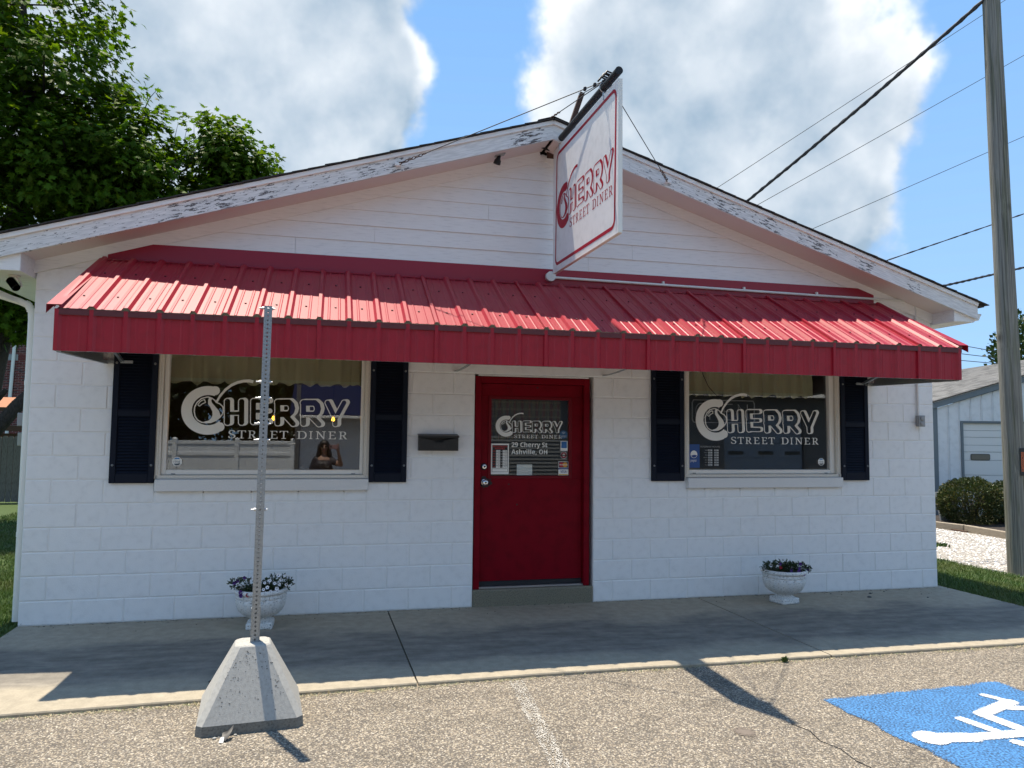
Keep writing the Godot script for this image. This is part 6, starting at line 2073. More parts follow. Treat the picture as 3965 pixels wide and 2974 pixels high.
func build_tree() -> void:
	var tr := thing("maple_tree", "large leafy maple rising behind the left end of the diner", "tree", Vector3(-4.1, -0.03, -8.2))
	var trunk := mb()
	trunk.tube([Vector3(-4.15, -0.1, -8.2), Vector3(-3.85, 1.0, -8.2), Vector3(-3.62, 2.2, -8.2), Vector3(-3.46, 3.3, -8.25), Vector3(-3.4, 4.8, -8.4), Vector3(-3.2, 6.6, -8.6), Vector3(-3.4, 8.6, -8.8), Vector3(-3.6, 10.5, -8.9)], [0.42, 0.34, 0.29, 0.26, 0.22, 0.16, 0.10, 0.03], 12)
	part("trunk", trunk, M.bark, tr)
	var stub := mb()
	stub.tube([Vector3(-3.5, 1.95, -8.05), Vector3(-3.26, 2.20, -8.0), Vector3(-3.14, 2.36, -8.0)], [0.07, 0.055, 0.045], 8)
	part("broken_branch", stub, M.bark, tr)
	var limb := mb()
	limb.tube([Vector3(-3.95, 0.9, -8.1), Vector3(-3.45, 1.45, -8.0), Vector3(-3.2, 1.74, -8.0), Vector3(-2.95, 2.08, -8.0), Vector3(-2.6, 2.5, -8.1), Vector3(-1.9, 3.6, -8.4), Vector3(-1.0, 5.2, -8.7), Vector3(-0.2, 6.4, -8.9), Vector3(0.2, 7.4, -9.0)], [0.16, 0.135, 0.125, 0.115, 0.105, 0.09, 0.065, 0.04, 0.012], 10)
	part("limb", limb, M.bark, tr)
	# leafy masses: centre, half axes, number of sprays
	var lobes := [[Vector3(-4.3, 9.9, -9.0), Vector3(2.5, 2.2, 2.2), 190], [Vector3(-3.0, 8.0, -8.6), Vector3(1.75, 1.5, 1.8), 150], [Vector3(-2.4, 6.6, -8.5), Vector3(1.9, 1.3, 1.7), 150], [Vector3(-1.45, 6.55, -8.5), Vector3(1.15, 1.45, 1.2), 110],
		[Vector3(0.15, 7.25, -9.0), Vector3(0.72, 1.0, 0.8), 62], [Vector3(0.62, 7.0, -9.0), Vector3(0.60, 0.75, 0.7), 42], [Vector3(-0.1, 5.95, -8.8), Vector3(0.95, 0.7, 0.9), 52], [Vector3(0.55, 6.05, -8.9), Vector3(0.5, 0.4, 0.6), 22],
		[Vector3(-4.6, 6.6, -8.2), Vector3(2.2, 1.8, 2.2), 170], [Vector3(-4.4, 4.6, -8.0), Vector3(1.9, 1.4, 1.7), 130], [Vector3(-2.3, 4.9, -8.4), Vector3(1.5, 1.0, 1.3), 90], [Vector3(-3.1, 3.75, -8.0), Vector3(0.75, 0.5, 0.7), 34], [Vector3(-7.0, 8.0, -9.0), Vector3(2.2, 3.0, 2.2), 120]]
	var where := []; var cols := []
	var twig := mb()
	var nodes := [Vector3(-3.46, 3.3, -8.25), Vector3(-3.4, 4.8, -8.4), Vector3(-3.3, 5.8, -8.5), Vector3(-3.2, 6.6, -8.6), Vector3(-3.4, 8.6, -8.8), Vector3(-1.9, 3.6, -8.4), Vector3(-1.0, 5.2, -8.7), Vector3(-0.2, 6.4, -8.9)]
	for lb in lobes:
		var c: Vector3 = lb[0]
		var from: Vector3 = nodes[0]
		for q in nodes:
			if q.distance_to(c) < from.distance_to(c) and q.y < c.y + 0.4: from = q
		twig.tube([from, from.lerp(c, 0.5) + Vector3(0, -0.15, 0), c], [0.07, 0.05, 0.03], 6)
		for i in lb[2]:
			var d := Vector3(rng.randfn(0, 1), rng.randfn(0, 1), rng.randfn(0, 1)).normalized()
			var sp: Vector3 = c + d * lb[1] * pow(rng.randf(), 0.42)
			if i % 5 == 0: twig.tube([c.lerp(sp, 0.15), c.lerp(sp, 0.6) + Vector3(0, -0.05, 0), sp], [0.022, 0.014, 0.006], 5)
			var n := 24 + randi_of(18)
			var r := rng.randf_range(0.18, 0.34)
			for k in n:
				var e := Vector3(rng.randfn(0, 1), rng.randfn(0, 0.62), rng.randfn(0, 1)) * r * 0.62
				var nrm := (Vector3.UP * 0.75 + d * 0.55 + Vector3(rng.randfn(0, 0.42), rng.randfn(0, 0.25), rng.randfn(0, 0.42))).normalized()
				var dirv := (d + Vector3(rng.randfn(0, 0.8), -0.35, rng.randfn(0, 0.8)))
				dirv = (dirv - nrm * dirv.dot(nrm)).normalized()
				var sc := rng.randf_range(0.9, 1.45)
				where.append(Transform3D(Basis(nrm.cross(dirv) * sc, nrm * sc, dirv * sc), sp + e))
				var g := rng.randf_range(0.65, 1.2)
				cols.append(Color(0.080 * g, 0.155 * g, 0.012 * g) if rng.randf() < 0.75 else Color(0.115 * g, 0.175 * g, 0.014 * g))
	# a bare dead branch against the sky between the two masses
	for q in [[Vector3(-0.9, 6.2, -8.6), Vector3(-0.55, 7.0, -8.7), Vector3(-0.45, 7.75, -8.7)], [Vector3(-0.75, 6.5, -8.6), Vector3(-0.35, 7.0, -8.7), Vector3(-0.2, 7.55, -8.7)], [Vector3(-0.6, 6.85, -8.65), Vector3(-0.7, 7.3, -8.7), Vector3(-0.62, 7.8, -8.7)], [Vector3(-0.5, 6.9, -8.7), Vector3(-0.3, 7.2, -8.7), Vector3(-0.32, 7.8, -8.7)], [Vector3(-1.35, 7.6, -8.6), Vector3(-1.15, 8.2, -8.6), Vector3(-0.98, 8.45, -8.6)]]:
		twig.tube(q, [0.016, 0.009, 0.003], 5)
	part("branches", twig, M.bark, tr)
	var lf := mb()
	var pts := [Vector2(0, -0.01), Vector2(0.030, 0.004), Vector2(0.020, 0.018), Vector2(0.066, 0.040), Vector2(0.036, 0.046), Vector2(0.050, 0.085), Vector2(0.022, 0.072), Vector2(0.0, 0.128), Vector2(-0.022, 0.072), Vector2(-0.050, 0.085), Vector2(-0.036, 0.046), Vector2(-0.066, 0.040), Vector2(-0.020, 0.018), Vector2(-0.030, 0.004)]
	for i in pts.size():
		var a: Vector2 = pts[i]; var b: Vector2 = pts[(i + 1) % pts.size()]
		lf.tri(Vector3(0, 0.0, 0.035), Vector3(a.x, -absf(a.x) * 0.22 - a.y * 0.08, a.y), Vector3(b.x, -absf(b.x) * 0.22 - b.y * 0.08, b.y))
	var o := many("crown", lf.mesh(), where, cols, M.leaf, tr)
	maple_leaves = o.multimesh

# ------------------------------------------------------------------ the yard on the right
func build_right_yard() -> void:
	grass_patch("grass_right", [[9.22, 11.2, -5.5, 1.9, 26000]])
	# crushed-stone drive
	var pal := [lin(0.60, 0.54, 0.46), lin(0.68, 0.63, 0.56), lin(0.46, 0.41, 0.34), lin(0.62, 0.57, 0.50), lin(0.36, 0.31, 0.26), lin(0.70, 0.67, 0.62)]
	var peb := pebbles(512, 4200, 5.0, 10.0, pal, lin(0.20, 0.175, 0.14))
	var gm := mat(lin(0.72, 0.72, 0.72), 0.95)
	tri_tex(gm, peb[0], 0.9)
	relief(gm, peb[1], 2.0)
	over(gm, grain(43, 0.02, [[0.0, 0.62], [0.4, 0.92], [1.0, 1.0]], 5, 512))
	gm.uv2_scale = Vector3.ONE * 0.16
	var rows := []
	var nn := noise(92, 0.5)
	for i in 26:
		var z := lerpf(1.6, -20.0, i / 25.0)
		var row := []
		for j in 5:
			var x := lerpf(11.0 + nn.get_noise_1d(z * 4.0) * 0.14, 14.75, j / 4.0)
			row.append(Vector3(x, ground_y(x, z) + 0.004, z))
		rows.append(row)
	var g := mb(); g.sheet(rows)
	ground_piece("gravel_drive", g, gm)
	var stone := mb(); stone.lathe([[0.0, -0.5], [0.42, -0.25], [0.5, 0.05], [0.3, 0.38], [0.0, 0.45]], Transform3D(), 6)
	var where := []; var cols := []
	for i in 5200:
		var z := rng.randf_range(-7.0, 1.5); var x := rng.randf_range(11.0, 14.6)
		var c: Color = pal[randi_of(pal.size())]
		where.append(Transform3D(random_basis(Vector3.UP, 1.0).scaled(Vector3(1, 0.7, 1) * rng.randf_range(0.014, 0.040)), Vector3(x, ground_y(x, z) + 0.006, z)))
		cols.append(c)
	many("gravel", stone.mesh(), where, cols, M.brick)
	# timber edging
	var te := thing("timber_edging", "low weathered timber edging along the gravel drive", "edging", Vector3(14.8, -0.2, -5.0))
	for q in [[Vector3(14.36, -0.115, -7.6), Vector3(14.77, -0.115, -5.40)], [Vector3(14.775, -0.115, -5.37), Vector3(14.60, -0.125, -3.2)]]:
		var b := mb(); b.bar(q[0], q[1], 0.10, 0.16, Vector3.UP, 0.008)
		part("timber", b, M.timber, te)
	var t2 := mb(); t2.bar(Vector3(14.66, -0.17, -5.62), Vector3(14.72, -0.17, -5.28), 0.05, 0.06, Vector3.UP, 0.005)
	part("timber_offcut", t2, M.brown_wood, te)
	var bed := mb()
	bed.quad(Vector3(14.8, -0.14, -3.2), Vector3(19.0, -0.14, -3.2), Vector3(19.0, -0.14, -9.0), Vector3(14.6, -0.14, -7.6))
	ground_piece("mulch_bed", bed, M.soil)
	# clipped bushes
	var leaf := leaf_shape(0.050, 0.014)
	for k in 2:
		var c: Vector3 = [Vector3(16.02, 0.30, -6.5), Vector3(17.02, 0.28, -6.35)][k]
		var half: Vector3 = [Vector3(0.64, 0.50, 0.62), Vector3(0.60, 0.47, 0.60)][k]
		var bu := thing("clipped_bush", ["round clipped dark green bush before the white garage door", "round clipped bush half hidden behind the utility pole"][k], "bush", Vector3(c.x, -0.15, c.z), "clipped bushes by the garage")
		where = []; cols = []
		for i in 13000:
			var d := Vector3(rng.randfn(0, 1), rng.randfn(0, 1), rng.randfn(0, 1)).normalized()
			var bump := 1.0 + nn.get_noise_3d(d.x * 5.0, d.y * 5.0, d.z * 5.0 + k * 9.0) * 0.16
			var p := c + d * half * bump * lerpf(0.72, 1.03, pow(rng.randf(), 0.5))
			if p.y < -0.14: continue
			where.append(Transform3D(random_basis((d + Vector3.UP * 0.7).normalized(), 0.5).scaled(Vector3.ONE * rng.randf_range(0.7, 1.3)), p))
			var g2 := rng.randf_range(0.55, 1.25)
			cols.append(Color(0.055 * g2, 0.075 * g2, 0.018 * g2) if rng.randf() < 0.8 else Color(0.13 * g2, 0.115 * g2, 0.03 * g2))
		many("leaves", leaf, where, cols, M.small_leaf, bu)
		var st := mb()
		for i in 26:
			var d := Vector3(rng.randfn(0, 1), absf(rng.randfn(0, 1)), rng.randfn(0, 1)).normalized()
			st.tube([Vector3(c.x, -0.15, c.z), c + d * half * 0.4, c + d * half * 0.95], [0.014, 0.008, 0.003], 5)
		part("stems", st, M.bark, bu)
	# white garage, turned a little from the drive
	var ga := thing("white_garage", "white ribbed metal garage with grey trim and shingle roof", "garage", Vector3(16.6, -0.24, -8.0))
	ga.rotation.y = -0.2393
	var y0 := 0.0
	var rake := func(s: float) -> float: return 2.69 + 0.30 * (4.6 - absf(s - 4.6)) - 0.05
	var bk := mb()
	bk.prism(PackedVector2Array([Vector2(0.0, 0), Vector2(0.60, 0), Vector2(0.60, 2.29), Vector2(3.06, 2.29), Vector2(3.06, 0), Vector2(9.2, 0), Vector2(9.2, 2.62), Vector2(4.6, 4.0), Vector2(0, 2.62)]), Transform3D(Basis(), Vector3(0, 0, -0.03)), 0.12)
	part("front_wall", bk, M.garage_white, ga, true)
	var s0 := 0.0
	while s0 < 9.19:
		var s1 := minf(s0 + 0.268, 9.2)
		var spans := [[0.0, s0, s1]]
		if s1 > 0.56 and s0 < 3.10:
			spans = [[2.34, s0, s1]]
			if s0 < 0.54: spans.append([0.0, s0, 0.54])
			if s1 > 3.12: spans.append([0.0, 3.12, s1])
		for q in spans:
			var top0: float = rake.call(q[1]); var top1: float = rake.call(q[2])
			if q[0] == 0.0 and spans.size() > 1: top0 = 2.34; top1 = 2.34
			var b := mb()
			b.prism(PackedVector2Array([Vector2(q[1] + 0.008, q[0]), Vector2(q[2] - 0.008, q[0]), Vector2(q[2] - 0.008, top1), Vector2(q[1] + 0.008, top0)]), Transform3D(Basis(), Vector3(0, 0, -0.008)), 0.02)
			b.box(Vector3(q[2] - 0.03, q[0], -0.008), Vector3(q[2] - 0.008, minf(top0, top1), 0.010), 0.003)
			part("siding_panel", b, M.garage_white, ga, true)
		s0 = s1
	var sw := mb(); sw.box(Vector3(-0.06, 0, -12.0), Vector3(-0.001, 2.66, -0.03)); sw.box(Vector3(9.201, 0, -12.0), Vector3(9.26, 2.66, -0.03)); sw.box(Vector3(0, 0, -12.0), Vector3(9.2, 2.66, -11.9))
	part("side_walls", sw, M.garage_grey, ga, true)
	var ct := mb(); ct.box(Vector3(-0.14, 0, -0.10), Vector3(-0.002, 2.66, 0.012), 0.004)
	part("corner_trim", ct, M.garage_grey, ga, true)
	var dt := mb()
	dt.box(Vector3(0.545, 0, -0.06), Vector3(0.605, 2.33, 0.016), 0.003); dt.box(Vector3(3.055, 0, -0.06), Vector3(3.115, 2.33, 0.016), 0.003); dt.box(Vector3(0.606, 2.285, -0.06), Vector3(3.054, 2.33, 0.0155), 0.003)
	part("door_trim", dt, M.garage_grey, ga, true)
	var gd := Node3D.new(); gd.name = "garage_door"; ga.add_child(gd, true)
	var ys := [0.0, 0.26, 0.52, 0.79, 1.05, 1.40, 1.60, 1.76, 1.95, 2.11, 2.285]
	for i in ys.size() - 1:
		var b := mb(); b.box(Vector3(0.61, ys[i] + 0.003, -0.075), Vector3(3.05, ys[i + 1] - 0.003, -0.035 - 0.006 * (i % 2)), 0.005)
		part("door_panel", b, M.garage_door, gd, true)
	for sx in [0.79, 1.62, 2.45]:
		var rr := PackedVector2Array(); var ri := PackedVector2Array()
		for i in 4:
			for j in 5:
				var a := PI + i * PI / 2 + j * PI / 8
				var cx: float = sx + (0.03 if i == 0 or i == 3 else 0.42); var cy := 1.44 if i < 2 else 1.52
				rr.append(Vector2(cx + cos(a) * 0.035, cy + sin(a) * 0.035)); ri.append(Vector2(cx + cos(a) * 0.024, cy + sin(a) * 0.024))
		var b := mb(); b.prism(rr, Transform3D(Basis(), Vector3(0, 0, -0.024)), 0.010)
		part("window_frame", b, M.rubber, gd, true)
		var p := mb(); p.prism(ri, Transform3D(Basis(), Vector3(0, 0, -0.022)), 0.002)
		part("window_pane", p, mat(lin(0.16, 0.14, 0.11), 0.2), gd, true)
	for side in [0, 1]:
		var e0 := Vector3(-0.10, 2.72, 0.05) if side == 0 else Vector3(9.30, 2.72, 0.05)
		var pk := Vector3(4.6, 2.72 + 0.30 * 4.7, 0.05)
		var d := (pk - e0).normalized()
		var upn := d.cross(Vector3.BACK); if upn.y < 0: upn = -upn
		var f := mb(); f.bar(e0 + upn * -0.02, pk + upn * -0.02, 0.04, 0.14, upn, 0.004)
		part("rake_fascia", f, M.garage_grey, ga, true)
		var ed := mb(); ed.bar(e0 + upn * 0.058, pk + upn * 0.058, 0.07, 0.025, upn, 0.003)
		part("drip_edge", ed, M.garage_white, ga, true)
		var ea := mb(); ea.bar(e0 + Vector3(0, -0.02, 0.02), e0 + Vector3(0, -0.02, -12.2), 0.04, 0.14)
		part("eave_fascia", ea, M.garage_grey, ga, true)
		var rf := mb()
		var n := 36
		var e1 := e0 + upn * 0.075 - d * 0.03; var p1 := pk + upn * 0.075
		for i in n:
			var a := e1.lerp(p1, float(i) / n); var c := e1.lerp(p1, float(i + 1) / n + 0.006)
			var zc := 0.04
			while zc > -12.2:
				var zl := rng.randf_range(0.16, 0.34)
				var k := rng.randf_range(0.55, 1.25)
				rf.tint = Color(k, k, k)
				var lift := upn * 0.010
				var A := Vector3(a.x, a.y, zc) + lift; var B := Vector3(a.x, a.y, zc - zl + 0.008) + lift; var C := Vector3(c.x, c.y, zc - zl + 0.008); var D := Vector3(c.x, c.y, zc)
				if side == 0: rf.quad(A, D, C, B)
				else: rf.quad(A, B, C, D)
				rf.quad(A, B, B - lift, A - lift)
				zc -= zl
		rf.tinted = true
		var sm: StandardMaterial3D = M.grey_shingle.duplicate()
		sm.vertex_color_use_as_albedo = true
		part("shingle_courses", rf, sm, ga, true, "stuff")
		var dk := mb(); dk.bar(e1 + upn * -0.012 + Vector3(0, 0, -6.05), p1 + upn * -0.012 + Vector3(0, 0, -6.05), 12.2, 0.02, upn)
		part("roof_deck", dk, M.shingle, ga, true)
	var ve := mb(); ve.box(Vector3(0.20, 0.86, -0.005), Vector3(0.44, 0.94, 0.05), 0.006)
	for i in 4: ve.box(Vector3(0.22 + i * 0.055, 0.855, 0.05), Vector3(0.25 + i * 0.055, 0.945, 0.06))
	part("wall_vent", ve, M.grey_box, ga, true)
	# grey slab leaning on the garage corner
	var slab := mb()
	slab.obox(Transform3D(Basis(Vector3.RIGHT, -0.16) * Basis(Vector3.BACK, 0.05), Vector3(15.93, 0.16, -7.05)), Vector3(0.52, 0.66, 0.045), 0.006)
	single("leaning_slab", slab, M.concrete, "grey weathered slab leaning at the garage corner behind the bush", "slab")
	# a tree far off at the right edge
	var ft := thing("far_tree", "dark tree crown beyond the garage at the right edge of the photo", "tree", Vector3(45.5, -0.3, -31.0))
	var tk := mb(); tk.tube([Vector3(45.5, -0.3, -31.0), Vector3(45.4, 4.0, -31.0), Vector3(45.5, 7.0, -31.0)], [0.3, 0.22, 0.1], 8)
	part("trunk", tk, M.bark, ft)
	where = []; cols = []
	for i in 5200:
		var d := Vector3(rng.randfn(0, 1), rng.randfn(0, 1), rng.randfn(0, 1)).normalized()
		var bump := 1.0 + nn.get_noise_3d(d.x * 6.0, d.y * 6.0, d.z * 6.0) * 0.35
		var p := Vector3(45.6, 7.0, -31.0) + d * Vector3(2.7, 2.8, 2.7) * bump * pow(rng.randf(), 0.3)
		where.append(Transform3D(random_basis((d + Vector3.UP).normalized(), 0.5).scaled(Vector3.ONE * rng.randf_range(3.0, 5.5)), p))
		var g3 := rng.randf_range(0.5, 1.2)
		cols.append(Color(0.05 * g3, 0.085 * g3, 0.018 * g3))
	many("crown", leaf_shape(0.06, 0.022), where, cols, M.small_leaf, ft)

# ------------------------------------------------------------------ pole and wires
func build_pole_and_wires() -> void:
	var pn := noise(95, 1.0, FastNoiseLite.TYPE_SIMPLEX_SMOOTH, 5)
	var knots := []
	for i in 16: knots.append([rng.randf(), rng.randf(), rng.randf_range(0.5, 1.2)])
	var grainy := painted(256, 1024, func(u: float, v: float) -> Color:
		var a := u * TAU
		var warp := 0.0; var dark := 0.0
		for k in knots:
			var du: float = absf(fposmod(u - k[0] + 0.5, 1.0) - 0.5) * 0.72; var dv: float = (v - k[1]) * 9.6
			var q := du * du * 90.0 + dv * dv * 60.0
			if q < 4.0:
				warp += exp(-q) * 0.9 * k[2]; dark = maxf(dark, exp(-q * 6.0) * k[2])
		var cx := cos(a) * 0.9; var cz := sin(a) * 0.9
		var s := pn.get_noise_3d(cx * 9.0 + warp * 1.6, v * 5.0 + warp, cz * 9.0)
		var fine := pn.get_noise_3d(cx * 40.0, v * 16.0 + warp * 4.0, cz * 40.0)
		var check := smoothstep(0.30, 0.42, pn.get_noise_3d(cx * 16.0 + 7.0, v * 3.2, cz * 16.0))
		var green := smoothstep(-0.05, 0.35, pn.get_noise_3d(cx * 1.6 + 3.0, v * 7.0, cz * 1.6))
		var k2 := clampf(0.80 + s * 0.55 + fine * 0.35, 0.2, 1.2) * (1.0 - 0.45 * check) * (1.0 - 0.6 * dark)
		var c := Color(0.30, 0.285, 0.245).lerp(Color(0.185, 0.185, 0.125), green * 0.75)
		if v < 0.012: c = Color(0.14, 0.10, 0.07)
		return (c * k2).linear_to_srgb())
	var pm := mat(Color.WHITE, 0.95)
	pm.albedo_texture = grainy
	pm.uv1_scale = Vector3(1.0, 1.0 / 9.6, 1.0)
	relief(pm, grainy, 0.6)
	var up := thing("utility_pole", "weathered grey wooden utility pole at the right edge", "utility pole", Vector3(11.11, -0.1, -0.8))
	var p := mb()
	var pts := []; var rad := []
	for i in 20:
		var t := i / 19.0
		pts.append(Vector3(11.12 - 0.185 * t + sin(t * 9.0) * 0.004, -0.2 + t * 9.7, -0.8)); rad.append(lerpf(0.133, 0.098, t) + sin(t * 23.0) * 0.0015)
	p.tube(pts, rad, 28)
	part("shaft", p, pm, up)
	var tag := mb(); tag.box(Vector3(11.045, 1.195, -0.668), Vector3(11.165, 1.545, -0.660), 0.002)
	part("number_plate", tag, M.black, up)
	var orange := mat(lin(0.62, 0.13, 0.03), 0.5)
	var digits := [["5", "4", "0", "3", "6"], ["1", "4", "4"]]
	for c in 2:
		for i in digits[c].size():
			var yy: float = 1.455 - i * 0.050 - c * 0.005
			var xx: float = 11.062 + c * 0.054
			var bk := mb(); bk.box(Vector3(xx - 0.006, yy - 0.006, -0.660), Vector3(xx + 0.032, yy + 0.040, -0.6592))
			part("digit_tile", bk, orange, up)
			text_on(up, "digit", digits[c][i], Vector3(xx, yy, -0.6588) - up.position, 0.034, M.black, "Droid Sans", 700, 0.024 if digits[c][i] != "1" else 0.012)
	var cl := mb()
	for i in 3: cl.obox(Transform3D(Basis(Vector3.BACK, 0.5 * i), Vector3(10.87 - 0.02 * i, 7.56 + 0.035 * i, -0.74)), Vector3(0.13, 0.05, 0.06), 0.008)
	part("cable_clamp", cl, M.dark_steel, up)
	cable("service_cable", "thick black service cable running from the pole top to the roof", [Vector3(10.90, 7.56, -0.76), Vector3(8.86, 4.85, -7.95)], 0.019, 3, -0.10)
	var ma := mb(); ma.tube([Vector3(8.86, 3.2, -7.95), Vector3(8.86, 4.9, -7.95)], [0.03], 8)
	part("service_mast", ma, M.galvanised, diner)
	cable("power_wire", "thin grey wire just under the thick service cable", [Vector3(8.9, 5.90, -10.0), Vector3(20.37, 13.8, -10.0), Vector3(28.0, 19.1, -10.0)], 0.009, 1, 0.0)
	cable("power_wire", "thin grey wire, middle of the three thin ones", [Vector3(9.8, 5.70, -10.0), Vector3(21.78, 12.79, -10.0), Vector3(28.0, 16.4, -10.0)], 0.009, 1, 0.0)
	cable("power_wire", "thin grey wire, lowest of the three thin ones", [Vector3(11.5, 5.66, -10.0), Vector3(21.68, 10.37, -10.0), Vector3(28.0, 13.2, -10.0)], 0.009, 1, 0.0)
	cable("telephone_cable", "twisted dark cable above the right eave behind the pole", [Vector3(9.9, 4.12, -3.0), Vector3(11.01, 4.464, -3.0), Vector3(13.83, 5.473, -3.0), Vector3(16.0, 6.2, -3.0)], 0.0085, 2, 0.0)
	cable("telephone_cable", "thick dark cable just above the right eave tip", [Vector3(9.8, 3.56, -3.0), Vector3(12.07, 4.12, -3.0), Vector3(13.79, 4.55, -3.0), Vector3(16.0, 5.1, -3.0)], 0.0135, 3, 0.0)
	for k in 3:
		var a: Vector3 = [Vector3(29.2, 5.73, -20), Vector3(29.27, 5.36, -20), Vector3(29.14, 5.08, -20)][k]
		var b: Vector3 = [Vector3(30.84, 5.54, -20), Vector3(30.83, 5.257, -20), Vector3(30.82, 5.01, -20)][k]
		var d := (b - a)
		cable("far_wire", ["topmost far wire between awning end and pole", "middle far wire between awning end and pole", "lowest far wire between awning end and pole"][k], [a - d * 3.0, b + d * 4.0], 0.016, 1, 0.0)

func cable(called: String, label: String, pts: Array, r: float, strands: int, sag: float) -> void:
	var m := mb()
	for s in strands:
		var q := []
		var n := 40
		for i in n + 1:
			var t := float(i) / n * (pts.size() - 1)
			var k := mini(int(t), pts.size() - 2)
			var p: Vector3 = pts[k].lerp(pts[k + 1], t - k)
			p.y += sag * 4.0 * (float(i) / n) * (1.0 - float(i) / n)
			if strands > 1: p += Vector3(0, cos(i * 2.4 + TAU * s / strands), sin(i * 2.4 + TAU * s / strands)) * r * 0.9
			q.append(p)
		m.tube(q, [r], 6)
	single(called, m, M.cable, label, "cable", "overhead wires")

# ------------------------------------------------------------------ across the street: what the glass reflects
func build_street_side() -> void:
	var fe := thing("vinyl_fence", "white vinyl panel fence reflected in the left window", "fence", Vector3(-3.0, ASPHALT, 16.0))
	var xs := [1.44, -0.12, -1.80, -3.48, -5.16, -6.84, -8.52]
	for i in xs.size():
		var x: float = xs[i]
		var p := mb(); p.box(Vector3(x - 0.065, ASPHALT, 15.935), Vector3(x + 0.065, 2.0, 16.065), 0.008)
		part("post", p, M.fence_vinyl, fe)
		var c := mb(); c.lathe([[0.092, 0.0], [0.092, 0.018], [0.0, 0.06]], Transform3D(Basis(Vector3.UP, PI / 4), Vector3(x, 2.0, 16.0)), 4)
		part("post_cap", c, M.fence_vinyl, fe)
		if i == xs.size() - 1: continue
		var xb: float = x - 0.065; var xa: float = xs[i + 1] + 0.065
		for r in [[1.86, 1.96], [1.53, 1.63], [0.06, 0.20]]:
			var b := mb(); b.box(Vector3(xa, r[0], 15.965), Vector3(xb, r[1], 16.035), 0.006)
			part("rail", b, M.fence_vinyl, fe)
		var n := 8
		for k in n:
			var b := mb(); b.box(Vector3(lerpf(xa, xb, float(k) / n) + 0.002, 0.20, 15.988), Vector3(lerpf(xa, xb, float(k + 1) / n) - 0.002, 1.86, 16.012), 0.004)
			part("fence_board", b, M.fence_vinyl, fe)
	var ho := thing("sided_house", "white sided house with dark blue roof reflected behind the person", "house", Vector3(4.0, 0, 18.0))
	var w := mb(); w.box(Vector3(1.62, -0.1, 16.02), Vector3(6.3, 2.75, 22.0))
	part("wall", w, M.house_siding, ho)
	for i in 12:
		var b := mb()
		var y := 0.0 + i * 0.228
		b.quad(Vector3(6.3, y, 15.995), Vector3(1.62, y, 15.995), Vector3(1.62, y + 0.228, 16.015), Vector3(6.3, y + 0.228, 16.015)); b.quad(Vector3(1.62, y, 15.995), Vector3(6.3, y, 15.995), Vector3(6.3, y, 16.02), Vector3(1.62, y, 16.02))
		part("siding_board", b, M.house_siding, ho)
	var co := mb(); co.box(Vector3(1.50, -0.1, 15.97), Vector3(1.64, 2.72, 16.12), 0.005)
	part("corner_board", co, mat(lin(0.05, 0.06, 0.09), 0.5), ho)
	var rf := mb()
	rf.bar(Vector3(3.95, 2.70, 15.45), Vector3(3.95, 4.30, 18.9), 5.2, 0.06, Vector3(0, 1, -0.46).normalized())
	rf.bar(Vector3(3.95, 4.30, 18.9), Vector3(3.95, 2.70, 22.35), 5.2, 0.06, Vector3(0, 1, 0.46).normalized())
	part("roof", rf, M.blue_roof, ho)
	var gu := mb(); gu.box(Vector3(1.4, 2.62, 15.36), Vector3(6.5, 2.70, 15.46), 0.01)
	part("gutter", gu, M.white_vinyl, ho)
	var dh := thing("dull_sided_house", "grey sided house reflected in the door glass", "house", Vector3(9.0, 0, 18.0))
	var dw := mb(); dw.box(Vector3(6.9, -0.1, 16.52), Vector3(11.2, 3.0, 22.0))
	part("wall", dw, M.dull_siding, dh)
	for i in 25:
		var b := mb()
		var y := i * 0.12
		b.quad(Vector3(11.2, y, 16.48), Vector3(6.9, y, 16.48), Vector3(6.9, y + 0.12, 16.515), Vector3(11.2, y + 0.12, 16.515)); b.quad(Vector3(6.9, y, 16.48), Vector3(11.2, y, 16.48), Vector3(11.2, y, 16.52), Vector3(6.9, y, 16.52))
		part("siding_board", b, M.dull_siding, dh)
	var dr := mb()
	dr.bar(Vector3(9.05, 2.95, 16.1), Vector3(9.05, 4.4, 19.2), 4.6, 0.06, Vector3(0, 1, -0.46).normalized()); dr.bar(Vector3(9.05, 4.4, 19.2), Vector3(9.05, 2.95, 22.3), 4.6, 0.06, Vector3(0, 1, 0.46).normalized())
	part("roof", dr, M.shingle, dh)
	var g := thing("street_garage", "sided garage with wide grey door reflected in the right window", "garage", Vector3(17.0, 0, 18.0))
	var gw := mb()
	gw.box(Vector3(11.6, -0.1, 16.02), Vector3(15.5, 3.7, 22.0)); gw.box(Vector3(18.55, -0.1, 16.02), Vector3(23.0, 3.7, 22.0)); gw.box(Vector3(15.5, 3.05, 16.02), Vector3(18.55, 3.7, 22.0)); gw.box(Vector3(15.5, -0.1, 16.3), Vector3(18.55, 3.05, 22.0))
	part("wall", gw, M.dull_siding, g)
	for i in 24:
		var y := i * 0.152
		for q in [[11.6, 15.42], [18.63, 23.0], [15.42, 18.63]]:
			if q[0] == 15.42 and y < 3.1: continue
			var b := mb()
			b.quad(Vector3(q[1], y, 15.998), Vector3(q[0], y, 15.998), Vector3(q[0], y + 0.152, 16.015), Vector3(q[1], y + 0.152, 16.015)); b.quad(Vector3(q[0], y, 15.998), Vector3(q[1], y, 15.998), Vector3(q[1], y, 16.02), Vector3(q[0], y, 16.02))
			part("siding_board", b, M.dull_siding, g)
	var gd := Node3D.new(); gd.name = "garage_door"; g.add_child(gd, true); gd.position = -g.position
